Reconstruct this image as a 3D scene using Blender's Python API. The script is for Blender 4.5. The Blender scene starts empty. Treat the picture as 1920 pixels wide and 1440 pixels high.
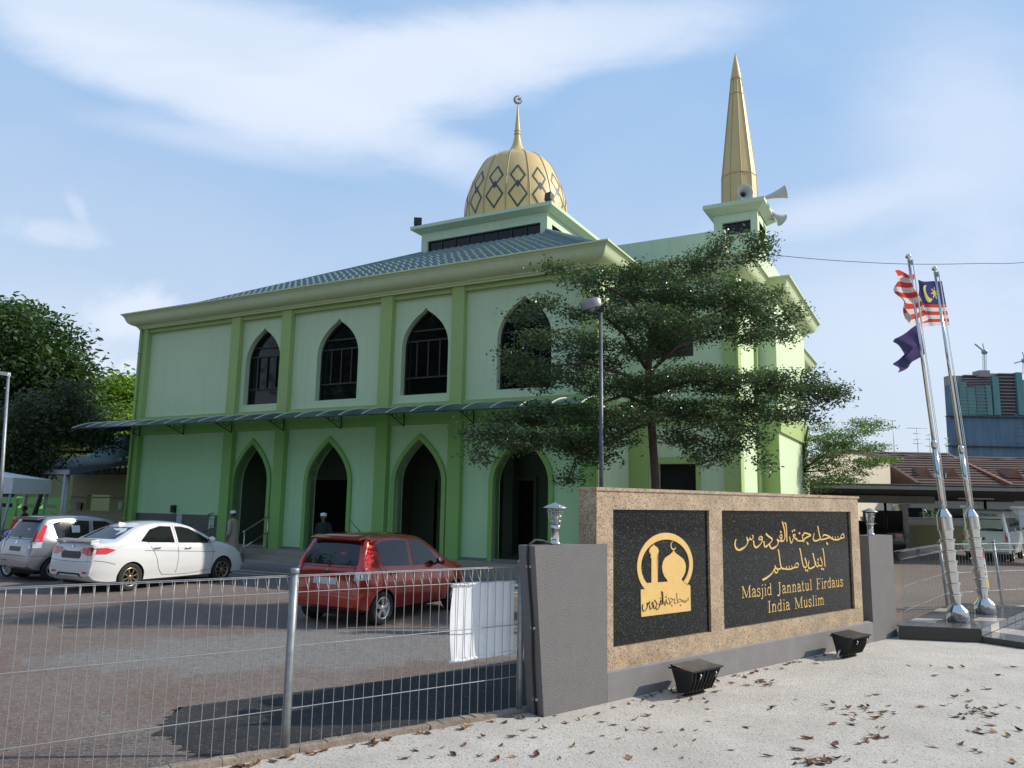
import bpy, bmesh, math, random
from mathutils import Vector, Matrix, noise
from mathutils.bvhtree import BVHTree
R = math.radians
sc = bpy.context.scene
COL = sc.collection
random.seed(7)

# ---------------------------------------------------------------- camera
EYE = Vector((0, 0, 2.1))
F_PX, PITCH, ROLL = 1447.2, R(8.606), R(-1.004)
def cam_dir(x, y, z):
    c, s = math.cos(ROLL), math.sin(ROLL)
    x, y = c*x + s*y, -s*x + c*y
    c, s = math.cos(PITCH), math.sin(PITCH)
    return Vector((x, c*z - s*y, s*z + c*y))
cam = bpy.data.cameras.new('camera')
cam.sensor_width = 36
cam.lens = 36*F_PX/1920
cam.clip_start = 0.1
cam.clip_end = 5000
cam_ob = bpy.data.objects.new('camera', cam)
COL.objects.link(cam_ob)
X, Y, Z = cam_dir(1, 0, 0), cam_dir(0, 1, 0), cam_dir(0, 0, 1)
m = Matrix((X, Y, -Z)).transposed().to_4x4()
m.translation = EYE
cam_ob.matrix_world = m
sc.camera = cam_ob

# ---------------------------------------------------------------- sky, sun, exposure
SUN_AZ, SUN_EL = R(85), R(34)
sc.view_settings.view_transform = 'Standard'
sc.view_settings.look = 'None'
sc.view_settings.exposure = 0.48
sc.view_settings.gamma = 1.0
world = bpy.data.worlds.new('World')
sc.world = world
world.use_nodes = True
def build_sky():
    nt = world.node_tree
    N, L = nt.nodes, nt.links
    N.clear()
    out = N.new('ShaderNodeOutputWorld')
    bg = N.new('ShaderNodeBackground')
    sky = N.new('ShaderNodeTexSky')
    sky.sky_type = 'NISHITA'
    sky.sun_disc = False
    sky.sun_elevation = SUN_EL
    sky.sun_rotation = SUN_AZ
    sky.air_density = 1.0
    sky.dust_density = 1.0
    sky.ozone_density = 1.2
    bg.inputs['Strength'].default_value = SKY_STR
    geo = N.new('ShaderNodeTexCoord')
    sep = N.new('ShaderNodeSeparateXYZ')
    L.new(geo.outputs['Generated'], sep.inputs[0])
    def M(op, a, b=None, c=None, clamp=False):
        n = N.new('ShaderNodeMath'); n.operation = op; n.use_clamp = clamp
        for i, v in enumerate((a, b, c)):
            if v is None: continue
            if isinstance(v, (int, float)): n.inputs[i].default_value = v
            else: L.new(v, n.inputs[i])
        return n.outputs[0]
    yy = M('MAXIMUM', sep.outputs[1], 0.05)
    u = M('DIVIDE', sep.outputs[0], yy)
    v = M('DIVIDE', sep.outputs[2], yy)
    comb = N.new('ShaderNodeCombineXYZ')
    L.new(u, comb.inputs[0]); L.new(v, comb.inputs[1])
    def noise_tex(scale, detail, rough, dist=0, sx=1, sy=1, rot=0):
        mp = N.new('ShaderNodeMapping')
        mp.inputs['Rotation'].default_value = (0, 0, rot)
        mp.inputs['Scale'].default_value = (sx, sy, 1)
        L.new(comb.outputs[0], mp.inputs[0])
        n = N.new('ShaderNodeTexNoise')
        n.inputs['Scale'].default_value = scale
        n.inputs['Detail'].default_value = detail
        n.inputs['Roughness'].default_value = rough
        n.inputs['Distortion'].default_value = dist
        L.new(mp.outputs[0], n.inputs['Vector'])
        return n.outputs[0]
    n1 = noise_tex(3.0, 8, 0.55, 0.6, 0.7, 1.3, R(20))
    n2 = noise_tex(7.0, 9, 0.62, 1.2, 0.5, 1.6, R(12))
    wob = M('MULTIPLY', M('SUBTRACT', n1, 0.5), 1.1)
    n3 = noise_tex(22.0, 7, 0.6, 0.5, 1, 1.3)
    wob3 = M('MULTIPLY', M('SUBTRACT', n3, 0.5), 1.3)
    wob2 = M('MULTIPLY', M('SUBTRACT', n2, 0.5), 0.55)
    total = None
    for (px, py, a, b, rot, amt, soft) in CLOUDS:
        d = cam_dir(px-960, 720-py, F_PX)
        u0, v0 = d.x/d.y, d.z/d.y
        a /= F_PX; b /= F_PX
        c, s = math.cos(R(rot)), math.sin(R(rot))
        du = M('SUBTRACT', u, u0); dv = M('SUBTRACT', v, v0)
        p = M('DIVIDE', M('ADD', M('MULTIPLY', du, c), M('MULTIPLY', dv, s)), a)
        q = M('DIVIDE', M('SUBTRACT', M('MULTIPLY', dv, c), M('MULTIPLY', du, s)), b)
        r = M('SQRT', M('ADD', M('MULTIPLY', p, p), M('MULTIPLY', q, q)))
        r = M('ADD', r, M('ADD', wob, wob2) if a*F_PX > 150 else M('ADD', wob3, wob2))
        k = N.new('ShaderNodeMapRange'); k.interpolation_type = 'SMOOTHSTEP'
        k.inputs['From Min'].default_value = 1.0 + soft*0.3
        k.inputs['From Max'].default_value = 1.0 - soft
        k.inputs['To Min'].default_value = 0
        k.inputs['To Max'].default_value = amt
        L.new(r, k.inputs['Value'])
        total = k.outputs[0] if total is None else M('SUBTRACT', 1.0, M('MULTIPLY', M('SUBTRACT', 1.0, total), M('SUBTRACT', 1.0, k.outputs[0])))
    # pale humid air: whiter towards the horizon
    el = N.new('ShaderNodeMapRange')
    el.inputs['From Min'].default_value = 0.0
    el.inputs['From Max'].default_value = 0.45
    el.inputs['To Min'].default_value = 1.0
    el.inputs['To Max'].default_value = 0.0
    L.new(sep.outputs[2], el.inputs['Value'])
    streak = M('MULTIPLY', M('SUBTRACT', n1, 0.42), 0.7)
    low_ = M('ADD', el.outputs[0], streak, clamp=True)
    airc = N.new('ShaderNodeMix'); airc.data_type = 'RGBA'
    L.new(low_, airc.inputs[0])
    airc.inputs[6].default_value = AIR_TOP; airc.inputs[7].default_value = AIR_LOW
    mix1 = N.new('ShaderNodeMix'); mix1.data_type = 'RGBA'
    mix1.inputs[0].default_value = .85
    L.new(sky.outputs[0], mix1.inputs[6])
    L.new(airc.outputs[2], mix1.inputs[7])
    mix2 = N.new('ShaderNodeMix'); mix2.data_type = 'RGBA'
    L.new(total, mix2.inputs[0])
    L.new(mix1.outputs[2], mix2.inputs[6])
    mix2.inputs[7].default_value = CLOUD_COL
    L.new(mix2.outputs[2], bg.inputs[0])
    L.new(bg.outputs[0], out.inputs[0])
SKY_STR = 0.10
AIR_TOP = (2.75, 4.3, 6.6, 1)
AIR_LOW = (5.1, 5.8, 6.7, 1)
CLOUD_COL = (5.6, 6.2, 7.3, 1)
CLOUDS = [(330, 60, 620, 120, -10, 0.8, 0.7), (420, 170, 520, 80, -14, 0.85, 0.6), (760, 130, 420, 130, 12, 0.9, 0.6),
          (1080, 60, 400, 90, 6, 0.75, 0.7), (420, 265, 330, 40, -10, 0.45, 0.9), (860, 300, 230, 60, -25, 0.45, 0.9),
          (95, 435, 110, 32, -8, 0.5, 0.8), (145, 390, 55, 16, -60, 0.4, 0.9), (1540, 400, 280, 60, 14, 0.6, 0.9),
          (1820, 240, 260, 300, 0, 0.6, 0.9), (1700, 620, 420, 200, 0, 0.55, 0.9), (255, 590, 95, 60, 0, 0.9, 0.6),
          (148, 700, 66, 62, 0, 1.0, 0.5), (100, 640, 320, 130, 0, 0.4, 0.9), (244, 700, 26, 34, 0, 0.9, 0.4)]
build_sky()
sun = bpy.data.lights.new('sun', 'SUN')
sun.energy = 3.6
sun.angle = R(0.55)
sun.color = (1.0, 0.92, 0.79)
sun_ob = bpy.data.objects.new('sun', sun)
COL.objects.link(sun_ob)
sdir = Vector((math.sin(SUN_AZ)*math.cos(SUN_EL), math.cos(SUN_AZ)*math.cos(SUN_EL), math.sin(SUN_EL)))
sun_ob.rotation_euler = sdir.to_track_quat('Z', 'Y').to_euler()
sun_ob.location = (20, 0, 30)

# ---------------------------------------------------------------- helpers
def ray(px, py):
    return cam_dir(px-960, 720-py, F_PX).normalized()
def gnd(px, py, z=0.0):
    r = ray(px, py)
    return EYE + r*((z-EYE.z)/r.z)
def at(px, py, depth):
    r = ray(px, py)
    return EYE + r*(depth/r.y)

class MB:
    """collects shapes, then links them as one mesh object"""
    def __init__(s): s.v, s.f, s.m, s.sm = [], [], [], []
    def add(s, vs, fs, mi=0, smooth=False):
        o = len(s.v)
        s.v += [tuple(v) for v in vs]
        for f in fs:
            s.f.append(tuple(i+o for i in f)); s.m.append(mi); s.sm.append(smooth)
        return s
    def box(s, x0, x1, y0, y1, z0, z1, mi=0):
        v = [(x0,y0,z0),(x1,y0,z0),(x1,y1,z0),(x0,y1,z0),(x0,y0,z1),(x1,y0,z1),(x1,y1,z1),(x0,y1,z1)]
        return s.add(v, [(0,3,2,1),(4,5,6,7),(0,1,5,4),(1,2,6,5),(2,3,7,6),(3,0,4,7)], mi)
    def prism(s, pts, d0, d1, axis='y', mi=0):
        """polygon pts (a,b) extruded along axis between d0 and d1"""
        def P(a, b, d):
            return {'y': (a, d, b), 'x': (d, a, b), 'z': (a, b, d)}[axis]
        n = len(pts)
        v = [P(a, b, d0) for a, b in pts] + [P(a, b, d1) for a, b in pts]
        f = [tuple(range(n)), tuple(range(2*n-1, n-1, -1))]
        f += [(i, (i+1) % n, n+(i+1) % n, n+i) for i in range(n)]
        return s.add(v, f, mi)
    def tube(s, pts, r, n=8, mi=0, cap=True, smooth=True):
        pts = [Vector(p) for p in pts]
        rs = r if isinstance(r, (list, tuple)) else [r]*len(pts)
        rings, up = [], None
        for i, p in enumerate(pts):
            t = (pts[min(i+1, len(pts)-1)] - pts[max(i-1, 0)])
            if t.length < 1e-9: t = Vector((0, 0, 1))
            t.normalize()
            if up is None:
                up = Vector((0, 0, 1)) if abs(t.z) < .9 else Vector((1, 0, 0))
            a = (up - t*up.dot(t))
            if a.length < 1e-6: a = t.orthogonal()
            a.normalize(); b = t.cross(a); up = a
            rings.append([p + (a*math.cos(2*math.pi*k/n) + b*math.sin(2*math.pi*k/n))*rs[i] for k in range(n)])
        v = [q for rg in rings for q in rg]
        f = [(i*n+k, i*n+(k+1) % n, (i+1)*n+(k+1) % n, (i+1)*n+k) for i in range(len(pts)-1) for k in range(n)]
        o = len(s.v)
        s.add(v, f, mi, smooth)
        if cap:
            L = (len(pts)-1)*n
            s.f += [tuple(o+k for k in range(n-1, -1, -1)), tuple(o+L+k for k in range(n))]
            s.m += [mi, mi]; s.sm += [False, False]
        return s
    def lathe(s, prof, n=24, c=(0, 0, 0), mi=0, smooth=True, ph=0.0):
        v = [(c[0]+r*math.cos(2*math.pi*k/n+ph), c[1]+r*math.sin(2*math.pi*k/n+ph), c[2]+z) for r, z in prof for k in range(n)]
        f = [(i*n+k, i*n+(k+1) % n, (i+1)*n+(k+1) % n, (i+1)*n+k) for i in range(len(prof)-1) for k in range(n)]
        return s.add(v, f, mi, smooth)
    def sphere(s, c, rx, ry=None, rz=None, n=12, k=8, mi=0):
        ry = ry or rx; rz = rz or rx
        v, f = [], []
        for i in range(k+1):
            a = math.pi*i/k
            for j in range(n):
                b = 2*math.pi*j/n
                v.append((c[0]+rx*math.sin(a)*math.cos(b), c[1]+ry*math.sin(a)*math.sin(b), c[2]-rz*math.cos(a)))
        f = [(i*n+j, i*n+(j+1) % n, (i+1)*n+(j+1) % n, (i+1)*n+j) for i in range(k) for j in range(n)]
        return s.add(v, f, mi, True)
    def bar(s, a, b, w, h=None, mi=0):
        """square bar between two points"""
        a, b = Vector(a), Vector(b); h = h or w
        t = (b-a).normalized()
        up = Vector((0, 0, 1)) if abs(t.z) < .95 else Vector((1, 0, 0))
        x = t.cross(up).normalized()*(w/2); y = x.cross(t).normalized()*(h/2)
        v = [a-x-y, a+x-y, a+x+y, a-x+y, b-x-y, b+x-y, b+x+y, b-x+y]
        return s.add(v, [(0,3,2,1),(4,5,6,7),(0,1,5,4),(1,2,6,5),(2,3,7,6),(3,0,4,7)], mi)
    def build(s, name, mats, parent=None, loc=None, rot=None, sharp=None, merge=False):
        me = bpy.data.meshes.new(name)
        me.from_pydata(s.v, [], s.f)
        if not isinstance(mats, (list, tuple)): mats = [mats]
        for mt in mats: me.materials.append(mt)
        me.polygons.foreach_set('material_index', s.m)
        me.polygons.foreach_set('use_smooth', s.sm)
        bm = bmesh.new(); bm.from_mesh(me)
        if merge: bmesh.ops.remove_doubles(bm, verts=bm.verts, dist=1e-5)
        bmesh.ops.dissolve_degenerate(bm, dist=1e-6, edges=bm.edges)
        if RECALC[0]: bmesh.ops.recalc_face_normals(bm, faces=bm.faces)
        bm.to_mesh(me); bm.free()
        if sharp: me.set_sharp_from_angle(angle=R(sharp))
        me.update()
        o = bpy.data.objects.new(name, me)
        COL.objects.link(o)
        if parent is not None: o.parent = parent
        if loc is not None: o.location = loc
        if rot is not None: o.rotation_euler = rot
        return o
RECALC = [True]
def tag(o, label=None, cat=None, group=None, kind=None):
    if label: o['label'] = label
    if cat: o['category'] = cat
    if group: o['group'] = group
    if kind: o['kind'] = kind
    return o
def thing(name, label, cat, loc=(0, 0, 0), rz=0.0, group=None):
    o = bpy.data.objects.new(name, None)
    COL.objects.link(o)
    o.empty_display_size = .2
    o.location = loc
    o.rotation_euler = (0, 0, rz)
    return tag(o, label, cat, group)
def struct(name, mb, mats, **k):
    return tag(mb.build(name, mats, **k), kind='structure')
def copy_tree(o, parent=None):
    c = o.copy(); COL.objects.link(c); c.parent = parent
    for ch in list(o.children): copy_tree(ch, c)
    return c

# ---------------------------------------------------------------- materials
def nt_of(name):
    mt = bpy.data.materials.new(name); mt.use_nodes = True
    nt = mt.node_tree
    return mt, nt.nodes, nt.links, nt.nodes['Principled BSDF']
def mat(name, col, rough=.6, metal=0, var=0.0, vscale=3.0, bump=0.0, bscale=40.0, col2=None, coat=0, spec=.5, trans=0, dirt=0.0, ior=None):
    mt, N, L, p = nt_of(name)
    p.inputs['Base Color'].default_value = (*col, 1)
    p.inputs['Roughness'].default_value = rough
    p.inputs['Metallic'].default_value = metal
    p.inputs['Coat Weight'].default_value = coat
    p.inputs['Coat Roughness'].default_value = .05
    p.inputs['Specular IOR Level'].default_value = spec
    p.inputs['Transmission Weight'].default_value = trans
    if ior: p.inputs['IOR'].default_value = ior
    tc = N.new('ShaderNodeTexCoord')
    if var or col2 or dirt:
        nz = N.new('ShaderNodeTexNoise'); nz.inputs['Scale'].default_value = vscale
        nz.inputs['Detail'].default_value = 7; nz.inputs['Roughness'].default_value = .65
        L.new(tc.outputs['Object'], nz.inputs[0])
        cr = N.new('ShaderNodeMapRange')
        cr.inputs['From Min'].default_value = .3; cr.inputs['From Max'].default_value = .7
        L.new(nz.outputs[0], cr.inputs[0])
        mx = N.new('ShaderNodeMix'); mx.data_type = 'RGBA'
        L.new(cr.outputs[0], mx.inputs[0])
        a = tuple(max(0, c*(1-var)) for c in col); b = col2 or tuple(min(1, c*(1+var)) for c in col)
        mx.inputs[6].default_value = (*a, 1); mx.inputs[7].default_value = (*b, 1)
        last = mx.outputs[2]
        if dirt:
            mp = N.new('ShaderNodeMapping'); mp.inputs['Scale'].default_value = (3.2, 3.2, .18)
            L.new(tc.outputs['Object'], mp.inputs[0])
            n2 = N.new('ShaderNodeTexNoise'); n2.inputs['Scale'].default_value = 2.2; n2.inputs['Detail'].default_value = 6
            L.new(mp.outputs[0], n2.inputs[0])
            r2 = N.new('ShaderNodeMapRange'); r2.inputs['From Min'].default_value = .52; r2.inputs['From Max'].default_value = .8
            r2.inputs['To Max'].default_value = dirt
            L.new(n2.outputs[0], r2.inputs[0])
            m2 = N.new('ShaderNodeMix'); m2.data_type = 'RGBA'; m2.blend_type = 'MULTIPLY'
            L.new(r2.outputs[0], m2.inputs[0]); L.new(last, m2.inputs[6]); m2.inputs[7].default_value = (.45, .45, .4, 1)
            last = m2.outputs[2]
        L.new(last, p.inputs['Base Color'])
    if bump:
        nb = N.new('ShaderNodeTexNoise'); nb.inputs['Scale'].default_value = bscale; nb.inputs['Detail'].default_value = 5
        L.new(tc.outputs['Object'], nb.inputs[0])
        bp = N.new('ShaderNodeBump'); bp.inputs['Strength'].default_value = bump; bp.inputs['Distance'].default_value = .02
        L.new(nb.outputs[0], bp.inputs['Height']); L.new(bp.outputs[0], p.inputs['Normal'])
    return mt
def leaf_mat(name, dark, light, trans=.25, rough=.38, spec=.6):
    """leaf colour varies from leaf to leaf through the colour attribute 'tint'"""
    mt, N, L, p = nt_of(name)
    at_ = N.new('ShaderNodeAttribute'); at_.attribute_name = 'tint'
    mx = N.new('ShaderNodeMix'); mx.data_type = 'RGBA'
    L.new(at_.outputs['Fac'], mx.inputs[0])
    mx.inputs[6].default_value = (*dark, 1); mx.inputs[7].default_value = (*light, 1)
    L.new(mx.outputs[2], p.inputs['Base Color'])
    p.inputs['Roughness'].default_value = rough
    p.inputs['Specular IOR Level'].default_value = spec
    tr = N.new('ShaderNodeBsdfTranslucent')
    hs = N.new('ShaderNodeHueSaturation'); hs.inputs['Saturation'].default_value = 1.15; hs.inputs['Value'].default_value = 1.8
    L.new(mx.outputs[2], hs.inputs['Color']); L.new(hs.outputs[0], tr.inputs[0])
    ms = N.new('ShaderNodeMixShader'); ms.inputs[0].default_value = trans
    L.new(p.outputs[0], ms.inputs[1]); L.new(tr.outputs[0], ms.inputs[2])
    L.new(ms.outputs[0], N['Material Output'].inputs[0])
    return mt
MT = {}
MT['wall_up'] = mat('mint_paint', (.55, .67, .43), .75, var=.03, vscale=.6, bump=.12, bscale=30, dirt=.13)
MT['wall_low'] = mat('mint_lower_tone', (.42, .66, .38), .75, var=.03, vscale=.6, bump=.12, bscale=30, dirt=.13)  # greener, slightly darker tone than the upper wall
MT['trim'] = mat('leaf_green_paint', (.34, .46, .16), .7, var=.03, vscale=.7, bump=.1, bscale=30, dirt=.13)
MT['trim_low'] = mat('leaf_green_lower_tone', (.22, .42, .12), .7, var=.03, vscale=.7, bump=.1, bscale=30)  # darker, more saturated green than the upper trim
MT['cornice'] = mat('cornice_paint', (.55, .64, .38), .7, var=.04, vscale=1.2, bump=.05, bscale=25, dirt=.16)
MT['parapet'] = mat('parapet_paint', (.52, .63, .44), .75, var=.04, vscale=.5, bump=.1, bscale=30, dirt=.2)
MT['inner'] = mat('corridor_shade_tone', (.15, .22, .14), .8, var=.04)  # darkened green: the deep corridor's shade is put into the colour
MT['tile_floor'] = mat('beige_floor_tile', (.30, .27, .22), .45, var=.08, vscale=2)
MT['dado'] = mat('dark_grey_tile', (.085, .09, .085), .4, var=.1, vscale=3)
MT['glass_dark'] = mat('tinted_window_glass', (.004, .005, .006), .05, spec=.32, var=.3, vscale=2)
MT['frame_dark'] = mat('dark_window_frame', (.020, .019, .020), .5)
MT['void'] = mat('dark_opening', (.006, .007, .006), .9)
MT['gold'] = mat('gold_cladding', (.58, .43, .19), .50, metal=.04, var=.07, vscale=1.5)
MT['gold_seam'] = mat('gold_seam', (.34, .25, .11), .5, metal=.1)
MT['pattern'] = mat('dark_green_inlay', (.025, .05, .045), .5)
MT['steel'] = mat('stainless_steel', (.62, .62, .62), .14, metal=1, var=.05)
MT['steel_dull'] = mat('brushed_steel', (.50, .50, .50), .3, metal=1, var=.05)
MT['galv'] = mat('galvanised_steel', (.30, .32, .34), .5, metal=.55, var=.25, vscale=9)
MT['wire'] = mat('galvanised_wire', (.30, .31, .32), .42, metal=.5, var=.12, vscale=8)
MT['grey_render'] = mat('grey_textured_render', (.175, .165, .165), .9, var=.06, vscale=5, bump=.9, bscale=85)
MT['grey_base'] = mat('grey_cement_render', (.20, .19, .19), .9, var=.10, vscale=4, bump=.4, bscale=60)
MT['black_metal'] = mat('black_metal', (.014, .014, .015), .45, var=.2)
MT['black_rubber'] = mat('black_rubber', (.012, .012, .013), .7)
MT['white_cloth'] = mat('white_banner_cloth', (.74, .75, .78), .8, var=.04, vscale=6, bump=.35, bscale=9)
MT['concrete'] = mat('kerb_concrete', (.25, .20, .16), .95, var=.3, vscale=5, bump=.6, bscale=30)
MT['gold_letter'] = mat('gold_letters', (.76, .50, .18), .38, metal=.25, var=.06, vscale=8)
MT['ink'] = mat('engraved_black', (.02, .016, .01), .6)
MT['plate'] = mat('number_plate', (.02, .02, .02), .4)

def granite_mat():
    mt, N, L, p = nt_of('beige_granite')
    tc = N.new('ShaderNodeTexCoord')
    v = N.new('ShaderNodeTexVoronoi'); v.inputs['Scale'].default_value = 75
    L.new(tc.outputs['Object'], v.inputs[0])
    rp = N.new('ShaderNodeValToRGB')
    e = rp.color_ramp.elements
    e[0].position = 0; e[0].color = (.20, .12, .07, 1)
    e[1].position = 1; e[1].color = (.62, .50, .37, 1)
    for ps, c in ((.12, (.26, .17, .11, 1)), (.22, (.43, .31, .20, 1)), (.55, (.52, .39, .26, 1)), (.8, (.47, .34, .22, 1))):
        k = e.new(ps); k.color = c
    sp = N.new('ShaderNodeSeparateColor'); L.new(v.outputs['Color'], sp.inputs[0])
    L.new(sp.outputs[0], rp.inputs[0])
    n = N.new('ShaderNodeTexNoise'); n.inputs['Scale'].default_value = 4; n.inputs['Detail'].default_value = 5
    L.new(tc.outputs['Object'], n.inputs[0])
    hv = N.new('ShaderNodeHueSaturation'); L.new(rp.outputs[0], hv.inputs['Color'])
    mr = N.new('ShaderNodeMapRange'); mr.inputs['From Min'].default_value = .3; mr.inputs['From Max'].default_value = .7
    mr.inputs['To Min'].default_value = .66; mr.inputs['To Max'].default_value = .98
    L.new(n.outputs[0], mr.inputs[0]); L.new(mr.outputs[0], hv.inputs['Value'])
    L.new(hv.outputs[0], p.inputs['Base Color'])
    p.inputs['Roughness'].default_value = .35
    return mt
def black_granite_mat():
    mt, N, L, p = nt_of('black_star_granite')
    tc = N.new('ShaderNodeTexCoord')
    v = N.new('ShaderNodeTexVoronoi'); v.inputs['Scale'].default_value = 26; v.inputs['Randomness'].default_value = 1
    L.new(tc.outputs['Object'], v.inputs[0])
    sp = N.new('ShaderNodeSeparateColor'); L.new(v.outputs['Color'], sp.inputs[0])
    # flake radius varies from cell to cell
    r = N.new('ShaderNodeMath'); r.operation = 'POWER'; L.new(sp.outputs[1], r.inputs[0]); r.inputs[1].default_value = 5
    r2 = N.new('ShaderNodeMath'); r2.operation = 'MULTIPLY'; L.new(r.outputs[0], r2.inputs[0]); r2.inputs[1].default_value = .36
    lt = N.new('ShaderNodeMath'); lt.operation = 'LESS_THAN'; L.new(v.outputs['Distance'], lt.inputs[0]); L.new(r2.outputs[0], lt.inputs[1])
    v2 = N.new('ShaderNodeTexVoronoi'); v2.inputs['Scale'].default_value = 120
    L.new(tc.outputs['Object'], v2.inputs[0])
    sp2 = N.new('ShaderNodeSeparateColor'); L.new(v2.outputs['Color'], sp2.inputs[0])
    rp = N.new('ShaderNodeValToRGB'); e = rp.color_ramp.elements
    e[0].position = 0; e[0].color = (.006, .007, .007, 1); e[1].position = 1; e[1].color = (.12, .13, .12, 1)
    k = e.new(.78); k.color = (.010, .012, .012, 1)
    k = e.new(.93); k.color = (.03, .033, .03, 1)
    L.new(sp2.outputs[0], rp.inputs[0])
    mx = N.new('ShaderNodeMix'); mx.data_type = 'RGBA'
    L.new(lt.outputs[0], mx.inputs[0]); L.new(rp.outputs[0], mx.inputs[6]); mx.inputs[7].default_value = (.62, .66, .64, 1)
    L.new(mx.outputs[2], p.inputs['Base Color'])
    p.inputs['Roughness'].default_value = .10
    p.inputs['Specular IOR Level'].default_value = .28
    return mt
MT['granite'] = granite_mat()
MT['black_granite'] = black_granite_mat()

def ground_mat():
    """lot surface: brownish old tarmac, greyer worn patches, fine stones"""
    mt, N, L, p = nt_of('old_tarmac')
    tc = N.new('ShaderNodeTexCoord')
    def nz(scale, det, ro=.6, dist=0):
        n = N.new('ShaderNodeTexNoise'); n.inputs['Scale'].default_value = scale; n.inputs['Detail'].default_value = det
        n.inputs['Roughness'].default_value = ro; n.inputs['Distortion'].default_value = dist
        L.new(tc.outputs['Object'], n.inputs[0]); return n.outputs[0]
    def mr(x, a, b, c=0, d=1):
        k = N.new('ShaderNodeMapRange'); k.inputs['From Min'].default_value = a; k.inputs['From Max'].default_value = b
        k.inputs['To Min'].default_value = c; k.inputs['To Max'].default_value = d; L.new(x, k.inputs[0]); return k.outputs[0]
    def mix(f, a, b, mode='MIX'):
        m_ = N.new('ShaderNodeMix'); m_.data_type = 'RGBA'; m_.blend_type = mode
        for i, v in ((0, f), (6, a), (7, b)):
            if isinstance(v, tuple): m_.inputs[i].default_value = (*v, 1)
            elif isinstance(v, (int, float)): m_.inputs[i].default_value = v
            else: L.new(v, m_.inputs[i])
        return m_.outputs[2]
    big = mr(nz(.35, 4, .6, .8), .42, .60)
    # grey gravel patch in front of the red car
    sx = N.new('ShaderNodeSeparateXYZ'); L.new(tc.outputs['Object'], sx.inputs[0])
    def ell(cx, cy, a, b, rot):
        c, s = math.cos(rot), math.sin(rot)
        def M(op, x, y=None):
            n = N.new('ShaderNodeMath'); n.operation = op
            for i, v in enumerate((x, y)):
                if v is None: continue
                if isinstance(v, (int, float)): n.inputs[i].default_value = v
                else: L.new(v, n.inputs[i])
            return n.outputs[0]
        dx, dy = M('SUBTRACT', sx.outputs[0], cx), M('SUBTRACT', sx.outputs[1], cy)
        p_ = M('DIVIDE', M('ADD', M('MULTIPLY', dx, c), M('MULTIPLY', dy, s)), a)
        q_ = M('DIVIDE', M('SUBTRACT', M('MULTIPLY', dy, c), M('MULTIPLY', dx, s)), b)
        d_ = M('SQRT', M('ADD', M('MULTIPLY', p_, p_), M('MULTIPLY', q_, q_)))
        return M('ADD', d_, M('MULTIPLY', M('SUBTRACT', nz(1.3, 5, .65), .5), 1.1))
    patch = mr(ell(-2.0, 11.6, 4.2, 1.5, R(20)), 1.08, .86)
    n3 = nz(7, 8, .7)
    base = mix(big, (.185, .126, .102), (.215, .168, .145))
    base = mix(patch, base, (.235, .225, .215))
    base = mix(mr(n3, .25, .75, 0, .6), base, (.06, .05, .045))
    vo = N.new('ShaderNodeTexVoronoi'); vo.inputs['Scale'].default_value = 55; L.new(tc.outputs['Object'], vo.inputs[0])
    sp = N.new('ShaderNodeSeparateColor'); L.new(vo.outputs['Color'], sp.inputs[0])
    base = mix(mr(sp.outputs[0], .80, 1.0, 0, .55), base, (.33, .30, .27))
    base = mix(mr(sp.outputs[1], .72, 1.0, 0, .6), base, (.03, .026, .024))
    L.new(base, p.inputs['Base Color'])
    p.inputs['Roughness'].default_value = .92
    bp = N.new('ShaderNodeBump'); bp.inputs['Strength'].default_value = .6; bp.inputs['Distance'].default_value = .03
    L.new(nz(45, 6, .7), bp.inputs['Height']); L.new(bp.outputs[0], p.inputs['Normal'])
    return mt
MT['tarmac'] = ground_mat()
def speck_mat(name, a, b, speck, thr, scale=45, bump=.5, rough=.9, big=.5):
    mt, N, L, p = nt_of(name)
    tc = N.new('ShaderNodeTexCoord')
    n = N.new('ShaderNodeTexNoise'); n.inputs['Scale'].default_value = big; n.inputs['Detail'].default_value = 9; n.inputs['Roughness'].default_value = .7
    L.new(tc.outputs['Object'], n.inputs[0])
    k = N.new('ShaderNodeMapRange'); k.inputs['From Min'].default_value = .35; k.inputs['From Max'].default_value = .65; L.new(n.outputs[0], k.inputs[0])
    mx = N.new('ShaderNodeMix'); mx.data_type = 'RGBA'; L.new(k.outputs[0], mx.inputs[0])
    mx.inputs[6].default_value = (*a, 1); mx.inputs[7].default_value = (*b, 1)
    vo = N.new('ShaderNodeTexVoronoi'); vo.inputs['Scale'].default_value = scale; L.new(tc.outputs['Object'], vo.inputs[0])
    sp = N.new('ShaderNodeSeparateColor'); L.new(vo.outputs['Color'], sp.inputs[0])
    k2 = N.new('ShaderNodeMapRange'); k2.inputs['From Min'].default_value = thr; k2.inputs['From Max'].default_value = 1.0; L.new(sp.outputs[0], k2.inputs[0])
    m2 = N.new('ShaderNodeMix'); m2.data_type = 'RGBA'; L.new(k2.outputs[0], m2.inputs[0]); L.new(mx.outputs[2], m2.inputs[6])
    m2.inputs[7].default_value = (*speck, 1)
    L.new(m2.outputs[2], p.inputs['Base Color'])
    p.inputs['Roughness'].default_value = rough
    nb = N.new('ShaderNodeTexNoise'); nb.inputs['Scale'].default_value = 32; nb.inputs['Detail'].default_value = 8; nb.inputs['Roughness'].default_value = .75
    L.new(tc.outputs['Object'], nb.inputs[0])
    bp = N.new('ShaderNodeBump'); bp.inputs['Strength'].default_value = bump; bp.inputs['Distance'].default_value = .03
    L.new(nb.outputs[0], bp.inputs['Height']); L.new(bp.outputs[0], p.inputs['Normal'])
    return mt
MT['tar_and_shadow'] = speck_mat('fresh_tarmac_and_shadow', (.014, .015, .018), (.030, .029, .030), (.12, .12, .12), .93, 60, .8)
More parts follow.
